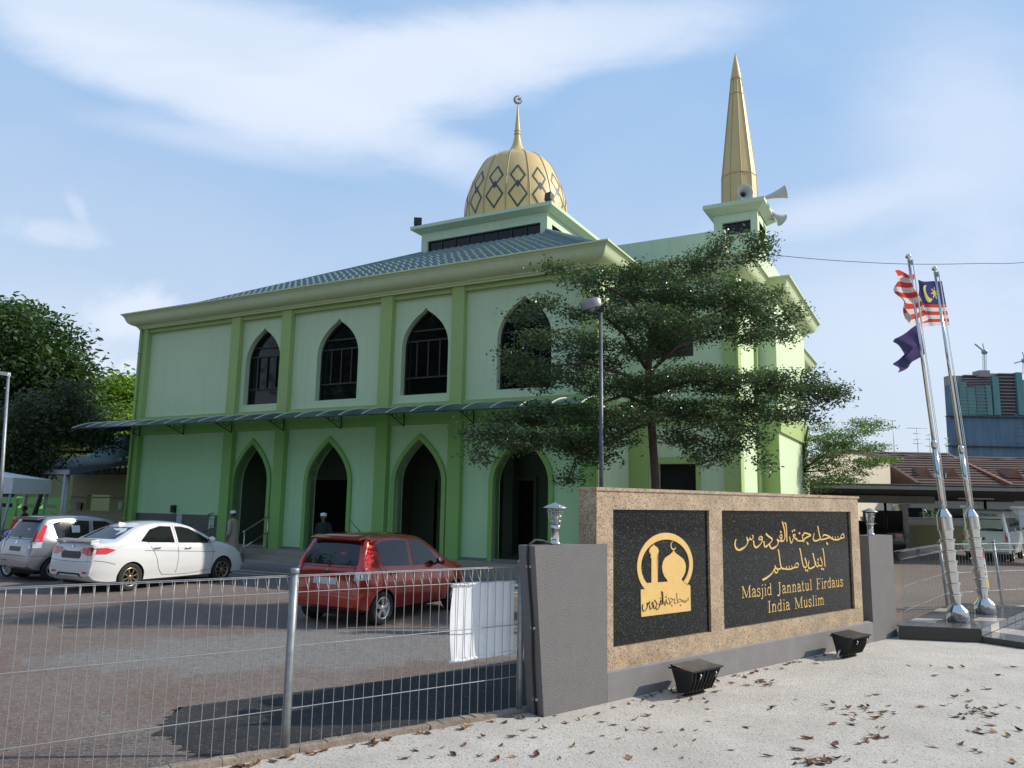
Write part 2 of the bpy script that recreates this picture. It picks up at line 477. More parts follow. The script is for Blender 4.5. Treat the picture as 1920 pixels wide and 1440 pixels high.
MT['pave'] = speck_mat('pale_washed_concrete', (.50, .465, .415), (.64, .60, .545), (.26, .22, .18), .90, 70, 1.0, .95, 1.1)
MT['apron'] = speck_mat('grey_apron_concrete', (.16, .17, .17), (.22, .23, .23), (.1, .1, .1), .9, 30, .4)
MT['white_line'] = mat('worn_white_line', (.48, .48, .45), .8, var=.25, vscale=8)

# ================================================================ GROUND
FD = Vector((.816, .579, 0)); F1 = Vector((-1.822, 6.749, 0)); F2 = F1 + FD*2.47
SA = R(49.5)
SD = Vector((math.sin(SA), math.cos(SA), 0)); SN = Vector((-math.cos(SA), math.sin(SA), 0)); S0 = Vector((.355, 7.958, 0))
g = MB().add([(-2500, -300, 0), (2500, -300, 0), (2500, 3500, 0), (-2500, 3500, 0)], [(0, 1, 2, 3)])
struct('ground', g, MT['tarmac'])
def sheet(pts, z): return MB().add([(p[0], p[1], z) for p in pts], [tuple(range(len(pts)))])
a = F1 - FD*22
struct('pavement', sheet([a, F2, S0, S0+SD*7.94, (6.9, 13.6), (9.02, 16.32), (11.2, 17.5), (42, 33), (42, -14), (a.x, -14)], .008), MT['pave'])
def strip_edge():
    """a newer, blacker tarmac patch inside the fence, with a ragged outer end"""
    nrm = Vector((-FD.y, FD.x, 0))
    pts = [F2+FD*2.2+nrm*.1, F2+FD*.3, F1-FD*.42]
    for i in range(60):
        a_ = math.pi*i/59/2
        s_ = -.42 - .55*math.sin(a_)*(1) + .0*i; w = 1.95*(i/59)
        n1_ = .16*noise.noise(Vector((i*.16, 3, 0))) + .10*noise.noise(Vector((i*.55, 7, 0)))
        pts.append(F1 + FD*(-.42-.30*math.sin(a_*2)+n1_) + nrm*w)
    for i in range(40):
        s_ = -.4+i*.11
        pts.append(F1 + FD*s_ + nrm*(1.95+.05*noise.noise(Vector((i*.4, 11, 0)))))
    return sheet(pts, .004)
def sheet_fan(mb): return mb
struct('tarmac_shadow_patch', strip_edge(), MT['tar_and_shadow'])  # black tarmac; its dark colour also carries the sign's cast shadow
k = MB()
for i in range(26):   # kerb of uneven cast blocks under the fence
    p0 = F2 + FD*(.12 - (i+1)*.62); p1 = F2 + FD*(.12 - i*.62 - .006)
    h0 = .050 + random.uniform(-.008, .012); w = .055 + random.uniform(-.006, .01)
    nrm = Vector((-FD.y, FD.x, 0)); n_ = 5
    for j in range(n_):
        a_, b_ = p0.lerp(p1, j/n_), p0.lerp(p1, (j+1)/n_)
        e = [random.uniform(-.006, .006) for _ in range(2)]
        k.add([a_-nrm*w, b_-nrm*w, b_+nrm*w, a_+nrm*w, a_-nrm*w+Vector((0, 0, h0+e[0])), b_-nrm*w+Vector((0, 0, h0+e[1])), b_+nrm*w+Vector((0, 0, h0+e[1])), a_+nrm*w+Vector((0, 0, h0+e[0]))],
              [(4, 5, 6, 7), (0, 1, 5, 4), (2, 3, 7, 6), (0, 4, 7, 3), (1, 2, 6, 5)])
struct('kerb', k, MT['concrete'])

# ================================================================ MOSQUE
BO = Vector((-9.965, 26.687, 0)); BR = math.atan2(-.479, .878)
def bw(s, t, z=0): return BO + Vector((.878*s + .479*t, -.479*s + .878*t, z))
mosque = thing('mosque', 'pale green two storey mosque with gold dome and pointed arch windows', 'mosque', BO, BR)
def part(name, mb, mt, parent=mosque, **k): return mb.build(name, MT[mt] if isinstance(mt, str) else mt, parent, **k)
SL, SR1, SR2, SR3 = -4.9, 13.87, 16.97, 17.55
T2, T3, T4, TB = 2.5, 5.3, 11.3, 20.0
FZ = .45; CB = 8.38; TW = .20
def smooth_pts(pts, n=6):
    out = []
    for i in range(len(pts)-1):
        p0, p1, p2, p3 = pts[max(i-1, 0)], pts[i], pts[i+1], pts[min(i+2, len(pts)-1)]
        for j in range(n):
            t = j/n
            out.append(tuple(.5*((2*b) + (c-a)*t + (2*a-5*b+4*c-d)*t*t + (3*b-a-3*c+d)*t**3) for a, b, c, d in zip(p0, p1, p2, p3)))
    out.append(tuple(pts[-1])); return out
OGEE = smooth_pts([(1, 0), (.96, .18), (.86, .37), (.70, .55), (.49, .71), (.30, .82), (.13, .90), (0, 1)], 4)
POINT = smooth_pts([(1, 0), (.975, .14), (.90, .31), (.77, .47), (.58, .64), (.32, .82), (.0, 1.0)], 4)
def arch_pts(c, hw, z0, zs, za, shape):
    """outline from bottom right up over the apex to bottom left"""
    r = [(c+hw, z0)] + [(c+hw*x, zs+(za-zs)*y) for x, y in shape]
    l = [(2*c-x, z) for x, z in reversed(r[:-1])]
    return r + l
def arch_wall(mb, s0, s1, z0, z1, pts, t, depth, mi=0):
    n = len(pts)//2
    right, left = pts[:n+1], list(reversed(pts[n:]))
    for side, edge in ((right, s1), (left, s0)):
        for i in range(n):
            a_, b_ = side[i], side[i+1]
            if b_[1]-a_[1] > 1e-6:
                mb.add([(edge, t, a_[1]), (a_[0], t, a_[1]), (b_[0], t, b_[1]), (edge, t, b_[1])], [(0, 1, 2, 3)], mi)
    if pts[0][1] > z0: mb.add([(s0, t, z0), (s1, t, z0), (s1, t, pts[0][1]), (s0, t, pts[0][1])], [(0, 1, 2, 3)], mi)
    mb.add([(s0, t, right[-1][1]), (s1, t, right[-1][1]), (s1, t, z1), (s0, t, z1)], [(0, 1, 2, 3)], mi)
    for i in range(len(pts)-1):
        a_, b_ = pts[i], pts[i+1]
        mb.add([(a_[0], t, a_[1]), (b_[0], t, b_[1]), (b_[0], t+depth, b_[1]), (a_[0], t+depth, a_[1])], [(0, 1, 2, 3)], mi)
    if pts[0][1] > z0:
        a_, b_ = pts[0], pts[-1]
        mb.add([(a_[0], t, a_[1]), (b_[0], t, b_[1]), (b_[0], t+depth, b_[1]), (a_[0], t+depth, a_[1])], [(0, 1, 2, 3)], mi)
PIL = [(SL, -4.5), (.03, .46), (2.45, 2.88), (6.64, 7.08), (9.28, 9.70), (13.42, SR1)]
UPW = {1: (1.46, .82), 2: (4.79, .86), 3: (8.21, .85), 4: (11.60, .86)}
LOW = {1: (1.30, .93), 2: (4.68, .98), 3: (8.17, .98), 4: (11.58, 1.0)}
up, low = MB(), MB()
for i in range(5):
    s0, s1 = PIL[i][1], PIL[i+1][0]
    if i == 0:
        up.add([(s0, TW, 4.95), (s1, TW, 4.95), (s1, TW, 8.2), (s0, TW, 8.2)], [(0, 1, 2, 3)])
        low.add([(s0, TW, 1.43), (s1, TW, 1.43), (s1, TW, 4.3), (s0, TW, 4.3)], [(0, 1, 2, 3)])
    else:
        c, hw = UPW[i]
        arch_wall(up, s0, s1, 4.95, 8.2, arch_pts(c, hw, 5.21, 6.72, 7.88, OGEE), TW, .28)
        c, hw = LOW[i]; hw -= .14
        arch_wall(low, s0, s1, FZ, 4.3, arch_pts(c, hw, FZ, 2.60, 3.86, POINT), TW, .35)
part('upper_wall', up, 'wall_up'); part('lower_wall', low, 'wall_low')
for i in range(1, 5):   # raised arch bands round the ground floor openings
    c, hw = LOW[i]
    o_ = arch_pts(c, hw, FZ, 2.62, 4.04, POINT); n_ = arch_pts(c, hw-.14, FZ, 2.60, 3.86, POINT)
    q = MB()
    for j in range(len(o_)-1):
        A, B_, C_, D_ = o_[j], o_[j+1], n_[j+1], n_[j]
        q.add([(A[0], TW-.07, A[1]), (B_[0], TW-.07, B_[1]), (C_[0], TW-.07, C_[1]), (D_[0], TW-.07, D_[1])], [(0, 1, 2, 3)])
        q.add([(A[0], TW-.07, A[1]), (B_[0], TW-.07, B_[1]), (B_[0], TW, B_[1]), (A[0], TW, A[1])], [(0, 1, 2, 3)])
        q.add([(D_[0], TW-.07, D_[1]), (C_[0], TW-.07, C_[1]), (C_[0], TW+.30, C_[1]), (D_[0], TW+.30, D_[1])], [(0, 1, 2, 3)])
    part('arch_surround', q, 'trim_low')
for i, (a_, b_) in enumerate(PIL):
    part('pilaster', MB().box(a_, b_, 0, .5, 4.62, CB), 'trim')
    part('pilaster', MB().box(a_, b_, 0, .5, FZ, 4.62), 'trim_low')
for i in range(5):
    s0, s1 = PIL[i][1], PIL[i+1][0]
    part('top_beam', MB().box(s0, s1, .06, .45, 8.2, CB), 'trim'); part('middle_beam', MB().box(s0, s1, .06, .45, 4.62, 4.95), 'trim')
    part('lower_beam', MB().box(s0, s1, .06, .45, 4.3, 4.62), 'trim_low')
part('dado', MB().box(PIL[0][1], PIL[1][0], TW-.02, TW+.2, FZ, 1.43), 'dado')
for i in range(1, 5):
    c, hw = UPW[i]
    pts = arch_pts(c, hw, 5.21, 6.72, 7.88, OGEE)
    fr = MB()
    inn = arch_pts(c, hw-.05, 5.26, 6.72, 7.80, OGEE)
    for j in range(len(pts)):
        A, B_, C_, D_ = pts[j], pts[(j+1) % len(pts)], inn[(j+1) % len(pts)], inn[j]
        fr.add([(A[0], TW+.19, A[1]), (B_[0], TW+.19, B_[1]), (C_[0], TW+.19, C_[1]), (D_[0], TW+.19, D_[1])], [(0, 1, 2, 3)])
        fr.add([(D_[0], TW+.19, D_[1]), (C_[0], TW+.19, C_[1]), (C_[0], TW+.25, C_[1]), (D_[0], TW+.25, D_[1])], [(0, 1, 2, 3)])
    for x in (c-.42, c, c+.42): fr.box(x-.022, x+.022, TW+.20, TW+.245, 5.78, 6.9)
    for z in (5.76, 6.9, 7.22): fr.box(c-hw+.03+(0.06 if z > 7 else 0)*3, c+hw-.03-(0.06 if z > 7 else 0)*3, TW+.195, TW+.245, z-.025, z+.025)
    w = part('window', fr, 'frame_dark')
    part('pane', MB().prism(list(reversed(pts)), TW+.25, TW+.27, 'y'), 'glass_dark', w)
# solid body of the building behind the walls
core = MB()
core.add([(SL, .5, FZ), (SL, TB, FZ), (SL, TB, CB), (SL, .5, CB)], [(0, 1, 2, 3)])
core.add([(SL, .5, 4.62), (SR1, .5, 4.62), (SR1, .5, CB), (SL, .5, CB)], [(0, 1, 2, 3)])
core.add([(SL, TB, 0), (SR2-.6, TB, 0), (SR2-.6, TB, CB), (SL, TB, CB)], [(0, 1, 2, 3)])
core.add([(SL, 0, 0), (SL, TB, 0), (SL, TB, FZ), (SL, 0, FZ)], [(0, 1, 2, 3)])
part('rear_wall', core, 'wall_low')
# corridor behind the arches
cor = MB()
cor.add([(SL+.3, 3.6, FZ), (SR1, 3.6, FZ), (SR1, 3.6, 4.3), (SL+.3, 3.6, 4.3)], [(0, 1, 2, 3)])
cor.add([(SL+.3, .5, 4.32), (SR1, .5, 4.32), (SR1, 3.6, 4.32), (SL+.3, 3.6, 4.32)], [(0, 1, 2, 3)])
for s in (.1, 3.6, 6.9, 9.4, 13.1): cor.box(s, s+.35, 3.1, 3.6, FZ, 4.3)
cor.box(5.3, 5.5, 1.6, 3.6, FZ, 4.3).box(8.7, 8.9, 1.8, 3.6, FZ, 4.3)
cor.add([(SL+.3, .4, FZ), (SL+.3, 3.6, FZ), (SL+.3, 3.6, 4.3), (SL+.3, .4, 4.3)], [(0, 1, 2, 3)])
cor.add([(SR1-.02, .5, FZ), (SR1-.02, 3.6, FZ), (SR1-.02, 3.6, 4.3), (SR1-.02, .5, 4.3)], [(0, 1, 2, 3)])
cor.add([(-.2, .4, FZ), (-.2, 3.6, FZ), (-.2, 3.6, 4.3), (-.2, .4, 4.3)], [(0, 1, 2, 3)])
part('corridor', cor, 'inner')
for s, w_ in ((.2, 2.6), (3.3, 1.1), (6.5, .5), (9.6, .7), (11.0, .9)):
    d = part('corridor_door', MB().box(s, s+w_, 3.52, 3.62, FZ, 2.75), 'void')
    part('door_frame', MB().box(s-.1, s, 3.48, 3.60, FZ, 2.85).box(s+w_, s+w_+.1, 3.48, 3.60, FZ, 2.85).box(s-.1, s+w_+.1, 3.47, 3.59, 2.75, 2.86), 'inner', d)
# plinth, floor and steps
fl = MB().box(SL-.02, SR1+.02, -.36, 3.6, 0, FZ)
part('floor_slab', fl, 'tile_floor')
st = MB().box(-.45, 4.95, -.66, -.362, 0, .30).box(-.45, 4.95, -.96, -.662, 0, .15)
part('steps', st, 'tile_floor')
part('skirting', MB().box(SL, SR1, .165, .195, FZ, .52), 'grey_base')
# right hand blocks
def block(name, s0, s1, t0, t1, z1, mt, z0=0): return part(name, MB().box(s0, s1, t0, t1, z0, z1), mt)
rb = MB()
def quad_wall(mb, a_, b_, z0, z1): mb.add([(a_[0], a_[1], z0), (b_[0], b_[1], z0), (b_[0], b_[1], z1), (a_[0], a_[1], z1)], [(0, 1, 2, 3)])
quad_wall(rb, (SR1-.001, .5), (SR1-.001, T2), 0, CB)
# block 2 front with its door and window openings
DS0, DS1, WS0, WS1 = 14.72, 15.80, 14.55, 15.78
def holes(mb, s0, s1, z0, z1, hs, t, d):
    xs = sorted({s0, s1} | {h[0] for h in hs} | {h[1] for h in hs}); zs = sorted({z0, z1} | {h[2] for h in hs} | {h[3] for h in hs})
    for i in range(len(xs)-1):
        for j in range(len(zs)-1):
            cx, cz = (xs[i]+xs[i+1])/2, (zs[j]+zs[j+1])/2
            if any(h[0] < cx < h[1] and h[2] < cz < h[3] for h in hs): continue
            mb.add([(xs[i], t, zs[j]), (xs[i+1], t, zs[j]), (xs[i+1], t, zs[j+1]), (xs[i], t, zs[j+1])], [(0, 1, 2, 3)])
    for h in hs:
        c = [(h[0], h[2]), (h[1], h[2]), (h[1], h[3]), (h[0], h[3])]
        for i in range(4):
            a_, b_ = c[i], c[(i+1) % 4]
            mb.add([(a_[0], t, a_[1]), (b_[0], t, b_[1]), (b_[0], t+d, b_[1]), (a_[0], t+d, a_[1])], [(0, 1, 2, 3)])
holes(rb, SR1, SR2, 0, CB, [(DS0, DS1, .3, 3.20), (WS0, WS1, 6.22, 7.6)], T2, .25)
quad_wall(rb, (SR2, T2), (SR2, T3), 0, CB)
quad_wall(rb, (SR2, T3), (SR3, T3), 0, CB)
quad_wall(rb, (SR3, T3), (SR3, T4), 0, CB)
quad_wall(rb, (SR3, T4), (SR2-.6, T4), 0, CB)
quad_wall(rb, (SR2-.6, T4), (SR2-.6, TB), 0, CB)
part('side_wall', rb, 'wall_up')
tr = MB().box(SR1+.01, 14.45, T2-.06, T2, 0, 4.3).box(16.62, SR2, T2-.08, T2, 0, CB).box(SR2-.01, SR2+.06, T2-.08, T2+.3, 0, CB)
tr.box(SR1-.02, SR1+.05, .0, .35, 0, CB).box(SR2-.3, SR3+.0, T3-.06, T3, .0, 4.2).box(SR2, SR2+.09, T3-.4, T3, 0, CB)
part('side_pilaster', tr, 'trim')
bd = MB().box(SR1, SR2+.08, T2-.12, T2, 4.3, 4.95).box(SR2, SR2+.08, T2, T3, 4.3, 4.95)
bd.box(SR2-.2, SR3+.08, T3-.1, T3, 4.26, 4.93).box(SR3, SR3+.08, T3, T4, 4.26, 4.93).box(SR1, SR1+.08, .4, T2, 4.3, 4.9)
part('side_band', bd, 'trim')
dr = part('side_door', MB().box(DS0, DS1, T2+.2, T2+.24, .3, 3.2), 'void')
part('door_frame', MB().box(DS0-.16, DS0, T2-.05, T2, 0, 3.36).box(DS1, DS1+.12, T2-.05, T2, 0, 3.36).box(DS0-.16, DS1+.12, T2-.06, T2, 3.2, 3.38), 'trim', dr)
w = part('side_window', MB().box(WS0, WS1, T2+.17, T2+.2, 6.22, 6.27).box(WS0, WS1, T2+.17, T2+.2, 7.55, 7.6).box(15.14, 15.18, T2+.17, T2+.2, 6.27, 7.55), 'frame_dark')
part('pane', MB().box(WS0, WS1, T2+.2, T2+.22, 6.22, 7.6), 'glass_dark', w)
# the doorway of the white side face shown under the tree, plus drain pipes
for s, t in ((-4.80, -.07), (SR1+.06, -.05)):
    part('drain_pipe', MB().tube([(s, t, .1), (s, t, 8.4)], .05, 10), 'trim')
for z in (1.2, 3.4, 5.6, 7.4):
    for s, t in ((-4.80, -.07), (SR1+.06, -.05)): part('pipe_collar', MB().lathe([(.05, -.03), (.06, -.03), (.06, .03), (.05, .03)], 10, (s, t, z)), 'trim')
# cornice swept round the outline
OUT = [(SL, 0), (SR1, 0), (SR1, T2), (SR2, T2), (SR2, T3), (SR3, T3), (SR3, T4), (SR2-.6, T4), (SR2-.6, TB), (SL, TB)]
def offset(poly, d):
    out = []
    n = len(poly)
    for i in range(n):
        p0, p1, p2 = Vector(poly[i-1]), Vector(poly[i]), Vector(poly[(i+1) % n])
        e0, e1 = (p1-p0).normalized(), (p2-p1).normalized()
        n0, n1 = Vector((e0.y, -e0.x)), Vector((e1.y, -e1.x))
        k_ = n0+n1; k_ = k_/(1+n0.dot(n1))
        out.append(p1 + k_*d)
    return out
PROF = [(.0, 8.34), (.07, 8.34), (.07, 8.40), (.11, 8.40), (.115, 8.44), (.14, 8.455), (.20, 8.47), (.29, 8.51), (.365, 8.57), (.41, 8.65), (.435, 8.73), (.465, 8.79), (.50, 8.82), (.50, 8.85), (.55, 8.855), (.55, 8.90), (.40, 8.905), (.38, 8.80), (0.05, 8.78)]
cn = MB()
rings = [offset(OUT, o) for o, z in PROF]
for i in range(len(PROF)-1):
    n = len(OUT)
    for j in range(n):
        a_, b_ = rings[i][j], rings[i][(j+1) % n]; c_, d_ = rings[i+1][(j+1) % n], rings[i+1][j]
        cn.add([(a_.x, a_.y, PROF[i][1]), (b_.x, b_.y, PROF[i][1]), (c_.x, c_.y, PROF[i+1][1]), (d_.x, d_.y, PROF[i+1][1])], [(0, 1, 2, 3)], 0, 5 <= i < 12)
part('cornice', cn, 'cornice', merge=True, sharp=32)
# tiled hip roof
def tile_mat():
    mt, N, L, p = nt_of('teal_roof_tiles')
    tc = N.new('ShaderNodeTexCoord'); sp = N.new('ShaderNodeSeparateXYZ'); L.new(tc.outputs['Object'], sp.inputs[0])
    n = N.new('ShaderNodeTexNoise'); n.inputs['Scale'].default_value = 6; n.inputs['Detail'].default_value = 5; L.new(tc.outputs['Object'], n.inputs[0])
    rp = N.new('ShaderNodeMix'); rp.data_type = 'RGBA'; L.new(n.outputs[0], rp.inputs[0])
    rp.inputs[6].default_value = (.10, .165, .16, 1); rp.inputs[7].default_value = (.22, .30, .29, 1)
    L.new(rp.outputs[2], p.inputs['Base Color']); p.inputs['Roughness'].default_value = .5
    return mt
MT['roof'] = tile_mat()
ZE, SLOPE = 8.74, .485
BX0, BX1, BT0, BT1 = 2.62, 8.66, 7.6, 13.6
def roof_tiles():
    """rows of single-lapped tiles on the front slope, plain slopes elsewhere"""
    q = MB()
    zr = lambda t: ZE + SLOPE*(t+.3)
    rows, dt = 26, 7.9/26
    for i in range(rows):
        t0, t1 = -.3+i*dt, -.3+(i+1)*dt
        s0, s1 = SL-.3+(i*dt), SR1+.3-(SR1+.3-BX1)*i/rows
        n = int((s1-s0)/.30)
        for j in range(n):
            a_ = s0+(s1-s0)*j/n; b_ = s0+(s1-s0)*(j+1)/n; wdt = b_-a_
            z0, z1 = zr(t0)+.085, zr(t1)+.005
            k0 = zr(t0)+.03
            v = [(a_, t0, z0-.045), (a_+.35*wdt, t0, z0), (a_+.65*wdt, t0, z0), (b_, t0, z0-.045),
                 (a_, t1, z1-.045), (a_+.35*wdt, t1, z1), (a_+.65*wdt, t1, z1), (b_, t1, z1-.045),
                 (a_, t0, k0-.05), (b_, t0, k0-.05)]
            q.add(v, [(0, 1, 5, 4), (1, 2, 6, 5), (2, 3, 7, 6), (8, 9, 3, 2, 1, 0)])
    A = [(SL-.3, -.3), (SR2-.35, -.3), (SR2-.35, TB), (SL-.3, TB)]
    zt = zr(7.6); Tt = [(BX0, 7.6), (BX1, 7.6), (BX1, BT1), (BX0, BT1)]
    A[1] = (SR1+.3, -.3); A[2] = (SR1+.3, TB)
    for i in (1, 2, 3):
        a_, b_ = A[i], A[(i+1) % 4]; c_, d_ = Tt[(i+1) % 4], Tt[i]
        q.add([(*a_, ZE), (*b_, ZE), (*c_, zt), (*d_, zt)], [(0, 1, 2, 3)])
    return q
part('tiled_roof', roof_tiles(), 'roof')
rd = MB()
rd.tube([(SL-.25, -.25, ZE+.03), (BX0, BT0, ZE+SLOPE*7.9+.03)], .06, 8)
rd2 = MB().tube([(SR1+.3, -.3, ZE+.06), (BX1, BT0, ZE+SLOPE*7.9+.08)], .10, 8)
part('ridge_tiles', rd, 'roof'); part('ridge_tiles', rd2, 'roof')
# lantern block under the dome
ZB, ZC = 12.35, 13.72
cl = MB()
for (t_, flip) in ((BT0, 1),):
    holes(cl, BX0, BX1, ZB-.6, ZC-.25, [(BX0+.32, BX1-.30, ZB+.22, ZB+.72)], t_, .16)
qs = []
xs_ = [BT0, BT0+.45, BT1-.45, BT1]
for i, (a_, b_) in enumerate(zip(xs_[:-1], xs_[1:])):
    if i == 1:
        for z0, z1 in ((ZB-.6, ZB+.22), (ZB+.72, ZC-.25)): quad_wall(cl, (BX1, a_), (BX1, b_), z0, z1)
    else: quad_wall(cl, (BX1, a_), (BX1, b_), ZB-.6, ZC-.25)
quad_wall(cl, (BX0, BT1), (BX0, BT0), ZB-.6, ZC-.25); quad_wall(cl, (BX1, BT1), (BX0, BT1), ZB-.6, ZC-.25)
part('lantern_wall', cl, 'parapet')
wn = MB().box(BX0+.32, BX1-.3, BT0+.14, BT0+.17, ZB+.22, ZB+.72)
w = part('lantern_window', wn, 'glass_dark')
fr = MB()
for i in range(9):
    x = BX0+.32 + (BX1-BX0-.62)*i/8
    fr.box(x-.02, x+.02, BT0+.10, BT0+.14, ZB+.22, ZB+.72)
fr.box(BX0+.32, BX1-.3, BT0+.10, BT0+.14, ZB+.22, ZB+.25).box(BX0+.32, BX1-.3, BT0+.10, BT0+.14, ZB+.69, ZB+.72)
part('window_frame', fr, 'frame_dark', w)
w = part('lantern_window', MB().box(BX1-.16, BX1-.13, BT0+.45, BT1-.45, ZB+.22, ZB+.72), 'glass_dark')
fr = MB()
for i in range(8):
    x = BT0+.45 + (BT1-BT0-.9)*i/7
    fr.box(BX1-.13, BX1-.09, x-.02, x+.02, ZB+.22, ZB+.72)
fr.box(BX1-.13, BX1-.09, BT0+.45, BT1-.45, ZB+.22, ZB+.25).box(BX1-.13, BX1-.09, BT0+.45, BT1-.45, ZB+.69, ZB+.72)
part('window_frame', fr, 'frame_dark', w)
part('lantern_cap', MB().prism([(-.36, ZC-.13), (-.36, ZC), (0, ZC+.0), (6.04, ZC), (6.40, ZC), (6.40, ZC-.13), (6.06, ZC-.25), (-.02, ZC-.25)], 0, .001).box(BX0-.36, BX1+.36, BT0-.36, BT1+.36, ZC-.12, ZC) .v and
     MB().add([(BX0-.02, BT0-.02, ZC-.27), (BX1+.02, BT0-.02, ZC-.27), (BX1+.02, BT1+.02, ZC-.27), (BX0-.02, BT1+.02, ZC-.27),
               (BX0-.34, BT0-.34, ZC-.14), (BX1+.34, BT0-.34, ZC-.14), (BX1+.34, BT1+.34, ZC-.14), (BX0-.34, BT1+.34, ZC-.14),
               (BX0-.36, BT0-.36, ZC-.14), (BX1+.36, BT0-.36, ZC-.14), (BX1+.36, BT1+.36, ZC-.14), (BX0-.36, BT1+.36, ZC-.14),
               (BX0-.36, BT0-.36, ZC), (BX1+.36, BT0-.36, ZC), (BX1+.36, BT1+.36, ZC), (BX0-.36, BT1+.36, ZC)],
              [(0, 1, 5, 4), (1, 2, 6, 5), (2, 3, 7, 6), (3, 0, 4, 7), (4, 5, 9, 8), (5, 6, 10, 9), (6, 7, 11, 10), (7, 4, 8, 11),
               (8, 9, 13, 12), (9, 10, 14, 13), (10, 11, 15, 14), (11, 8, 12, 15), (12, 13, 14, 15)]), 'parapet')
# dome
DC = (5.62, 10.6); DR, DZ = 2.70, ZC
dome_prof = smooth_pts([(2.16, 0), (2.25, .4), (2.31, 1.0), (2.27, 1.6), (2.10, 2.24), (1.90, 2.75), (1.64, 3.26), (1.42, 3.52), (1.08, 3.76), (.50, 4.0)], 5)
NG = 14
dm = MB().lathe([(2.12, -.02)]+dome_prof, 96, (DC[0], DC[1], DZ))
dome = part('dome', dm, 'gold')
ph0 = math.atan2(-18.66-DC[1], 21.52-DC[0]) + R(1.5)
def dome_r(z):
    for (r0, z0), (r1, z1) in zip(dome_prof, dome_prof[1:]):
        if z0 <= z <= z1: return r0 + (r1-r0)*(z-z0)/(z1-z0)
    return dome_prof[-1][0]
rb_ = MB()
for g_ in range(NG):
    a_ = ph0 + 2*math.pi*(g_+.5)/NG
    rb_.tube([(DC[0]+r*math.cos(a_), DC[1]+r*math.sin(a_), DZ+z) for r, z in dome_prof], .028, 6)
part('dome_rib', rb_, 'gold_seam', dome)
def diamond(mb, a0, zc, hw, hh, w_):
    """open diamond band lying on the dome"""
    k_ = [(0, hh), (hw, 0), (0, -hh), (-hw, 0)]
    o_, i_ = 1.0, 1.0 - w_
    def P(x, y, e):
        z = zc+y*e; r = dome_r(z)+.014
        a_ = a0 - (x*e)/dome_r(z)
        return (DC[0]+r*math.cos(a_), DC[1]+r*math.sin(a_), DZ+z)
    for j in range(4):
        (x0, y0), (x1, y1) = k_[j], k_[(j+1) % 4]
        for s_ in range(6):
            u0, u1 = s_/6, (s_+1)/6
            A = (x0+(x1-x0)*u0, y0+(y1-y0)*u0); B_ = (x0+(x1-x0)*u1, y0+(y1-y0)*u1)
            mb.add([P(*A, o_), P(*B_, o_), P(*B_, i_), P(*A, i_)], [(0, 1, 2, 3)])
dp = MB()
for g_ in range(NG):
    a_ = ph0 + 2*math.pi*g_/NG
    diamond(dp, a_, 1.22, .43, .63, .20); diamond(dp, a_, 2.13, .35, .56, .23); diamond(dp, a_, 1.69, .11, .20, .5)
part('dome_pattern', dp, 'pattern', dome)
fin = smooth_pts([(.64, 3.98), (.50, 4.06), (.34, 4.24), (.22, 4.50), (.15, 4.80), (.12, 4.98)], 4)
fin += [(.155, 4.99), (.155, 5.05), (.12, 5.07), (.11, 5.13), (.14, 5.15), (.14, 5.21), (.12, 5.25), (.10, 5.5), (.055, 6.0), (.02, 6.5)]
finial = part('finial', MB().lathe(fin, 32, (DC[0], DC[1], DZ)), 'gold', dome, sharp=35)
cs = MB()
def crescent(mb, c, Rr, rr, dx, dz, th, ax, n=40, a0=0.0):
    """solid crescent in the plane spanned by ax and z"""
    outer, inner = [], []
    for i in range(n+1):
        a_ = a0 + R(42) + (2*math.pi-R(84))*i/n
        outer.append((Rr*math.cos(a_), Rr*math.sin(a_)))
    for i in range(n+1):
        a_ = a0 + R(60) + (2*math.pi-R(120))*i/n
        inner.append((dx+rr*math.cos(a_), dz+rr*math.sin(a_)))
    inner[0] = outer[0]; inner[-1] = outer[-1]
    nrm = ax.cross(Vector((0, 0, 1))).normalized()*th/2
    P = lambda p, s_: Vector(c) + ax*p[0] + Vector((0, 0, p[1])) + nrm*s_
    for i in range(n):
        A, B_, C_, D_ = outer[i], outer[i+1], inner[i+1], inner[i]
        for s_ in (-1, 1): mb.add([P(A, s_), P(B_, s_), P(C_, s_), P(D_, s_)], [(0, 1, 2, 3)])
        mb.add([P(A, -1), P(B_, -1), P(B_, 1), P(A, 1)], [(0, 1, 2, 3)]); mb.add([P(D_, -1), P(C_, -1), P(C_, 1), P(D_, 1)], [(0, 1, 2, 3)])
cax = Vector((.85, .52, 0)).normalized()
CZ = DZ + 6.70
crescent(cs, (DC[0], DC[1], CZ), .21, .16, .04, .03, .05, cax, a0=R(35))
nrm = cax.cross(Vector((0, 0, 1))).normalized()
sp_ = []
for i in range(10):
    a_ = R(35)+2*math.pi*i/10; r_ = .14 if i % 2 == 0 else .05
    sp_.append(Vector((DC[0], DC[1], CZ)) + cax*(r_*math.cos(a_)+.06) + Vector((0, 0, r_*math.sin(a_)+.04)))
cs.add([p-nrm*.02 for p in sp_]+[p+nrm*.02 for p in sp_], [tuple(range(10)), tuple(range(19, 9, -1))] + [(i, (i+1) % 10, 10+(i+1) % 10, 10+i) for i in range(10)])
part('crescent_and_star', cs, 'gold_seam', dome)
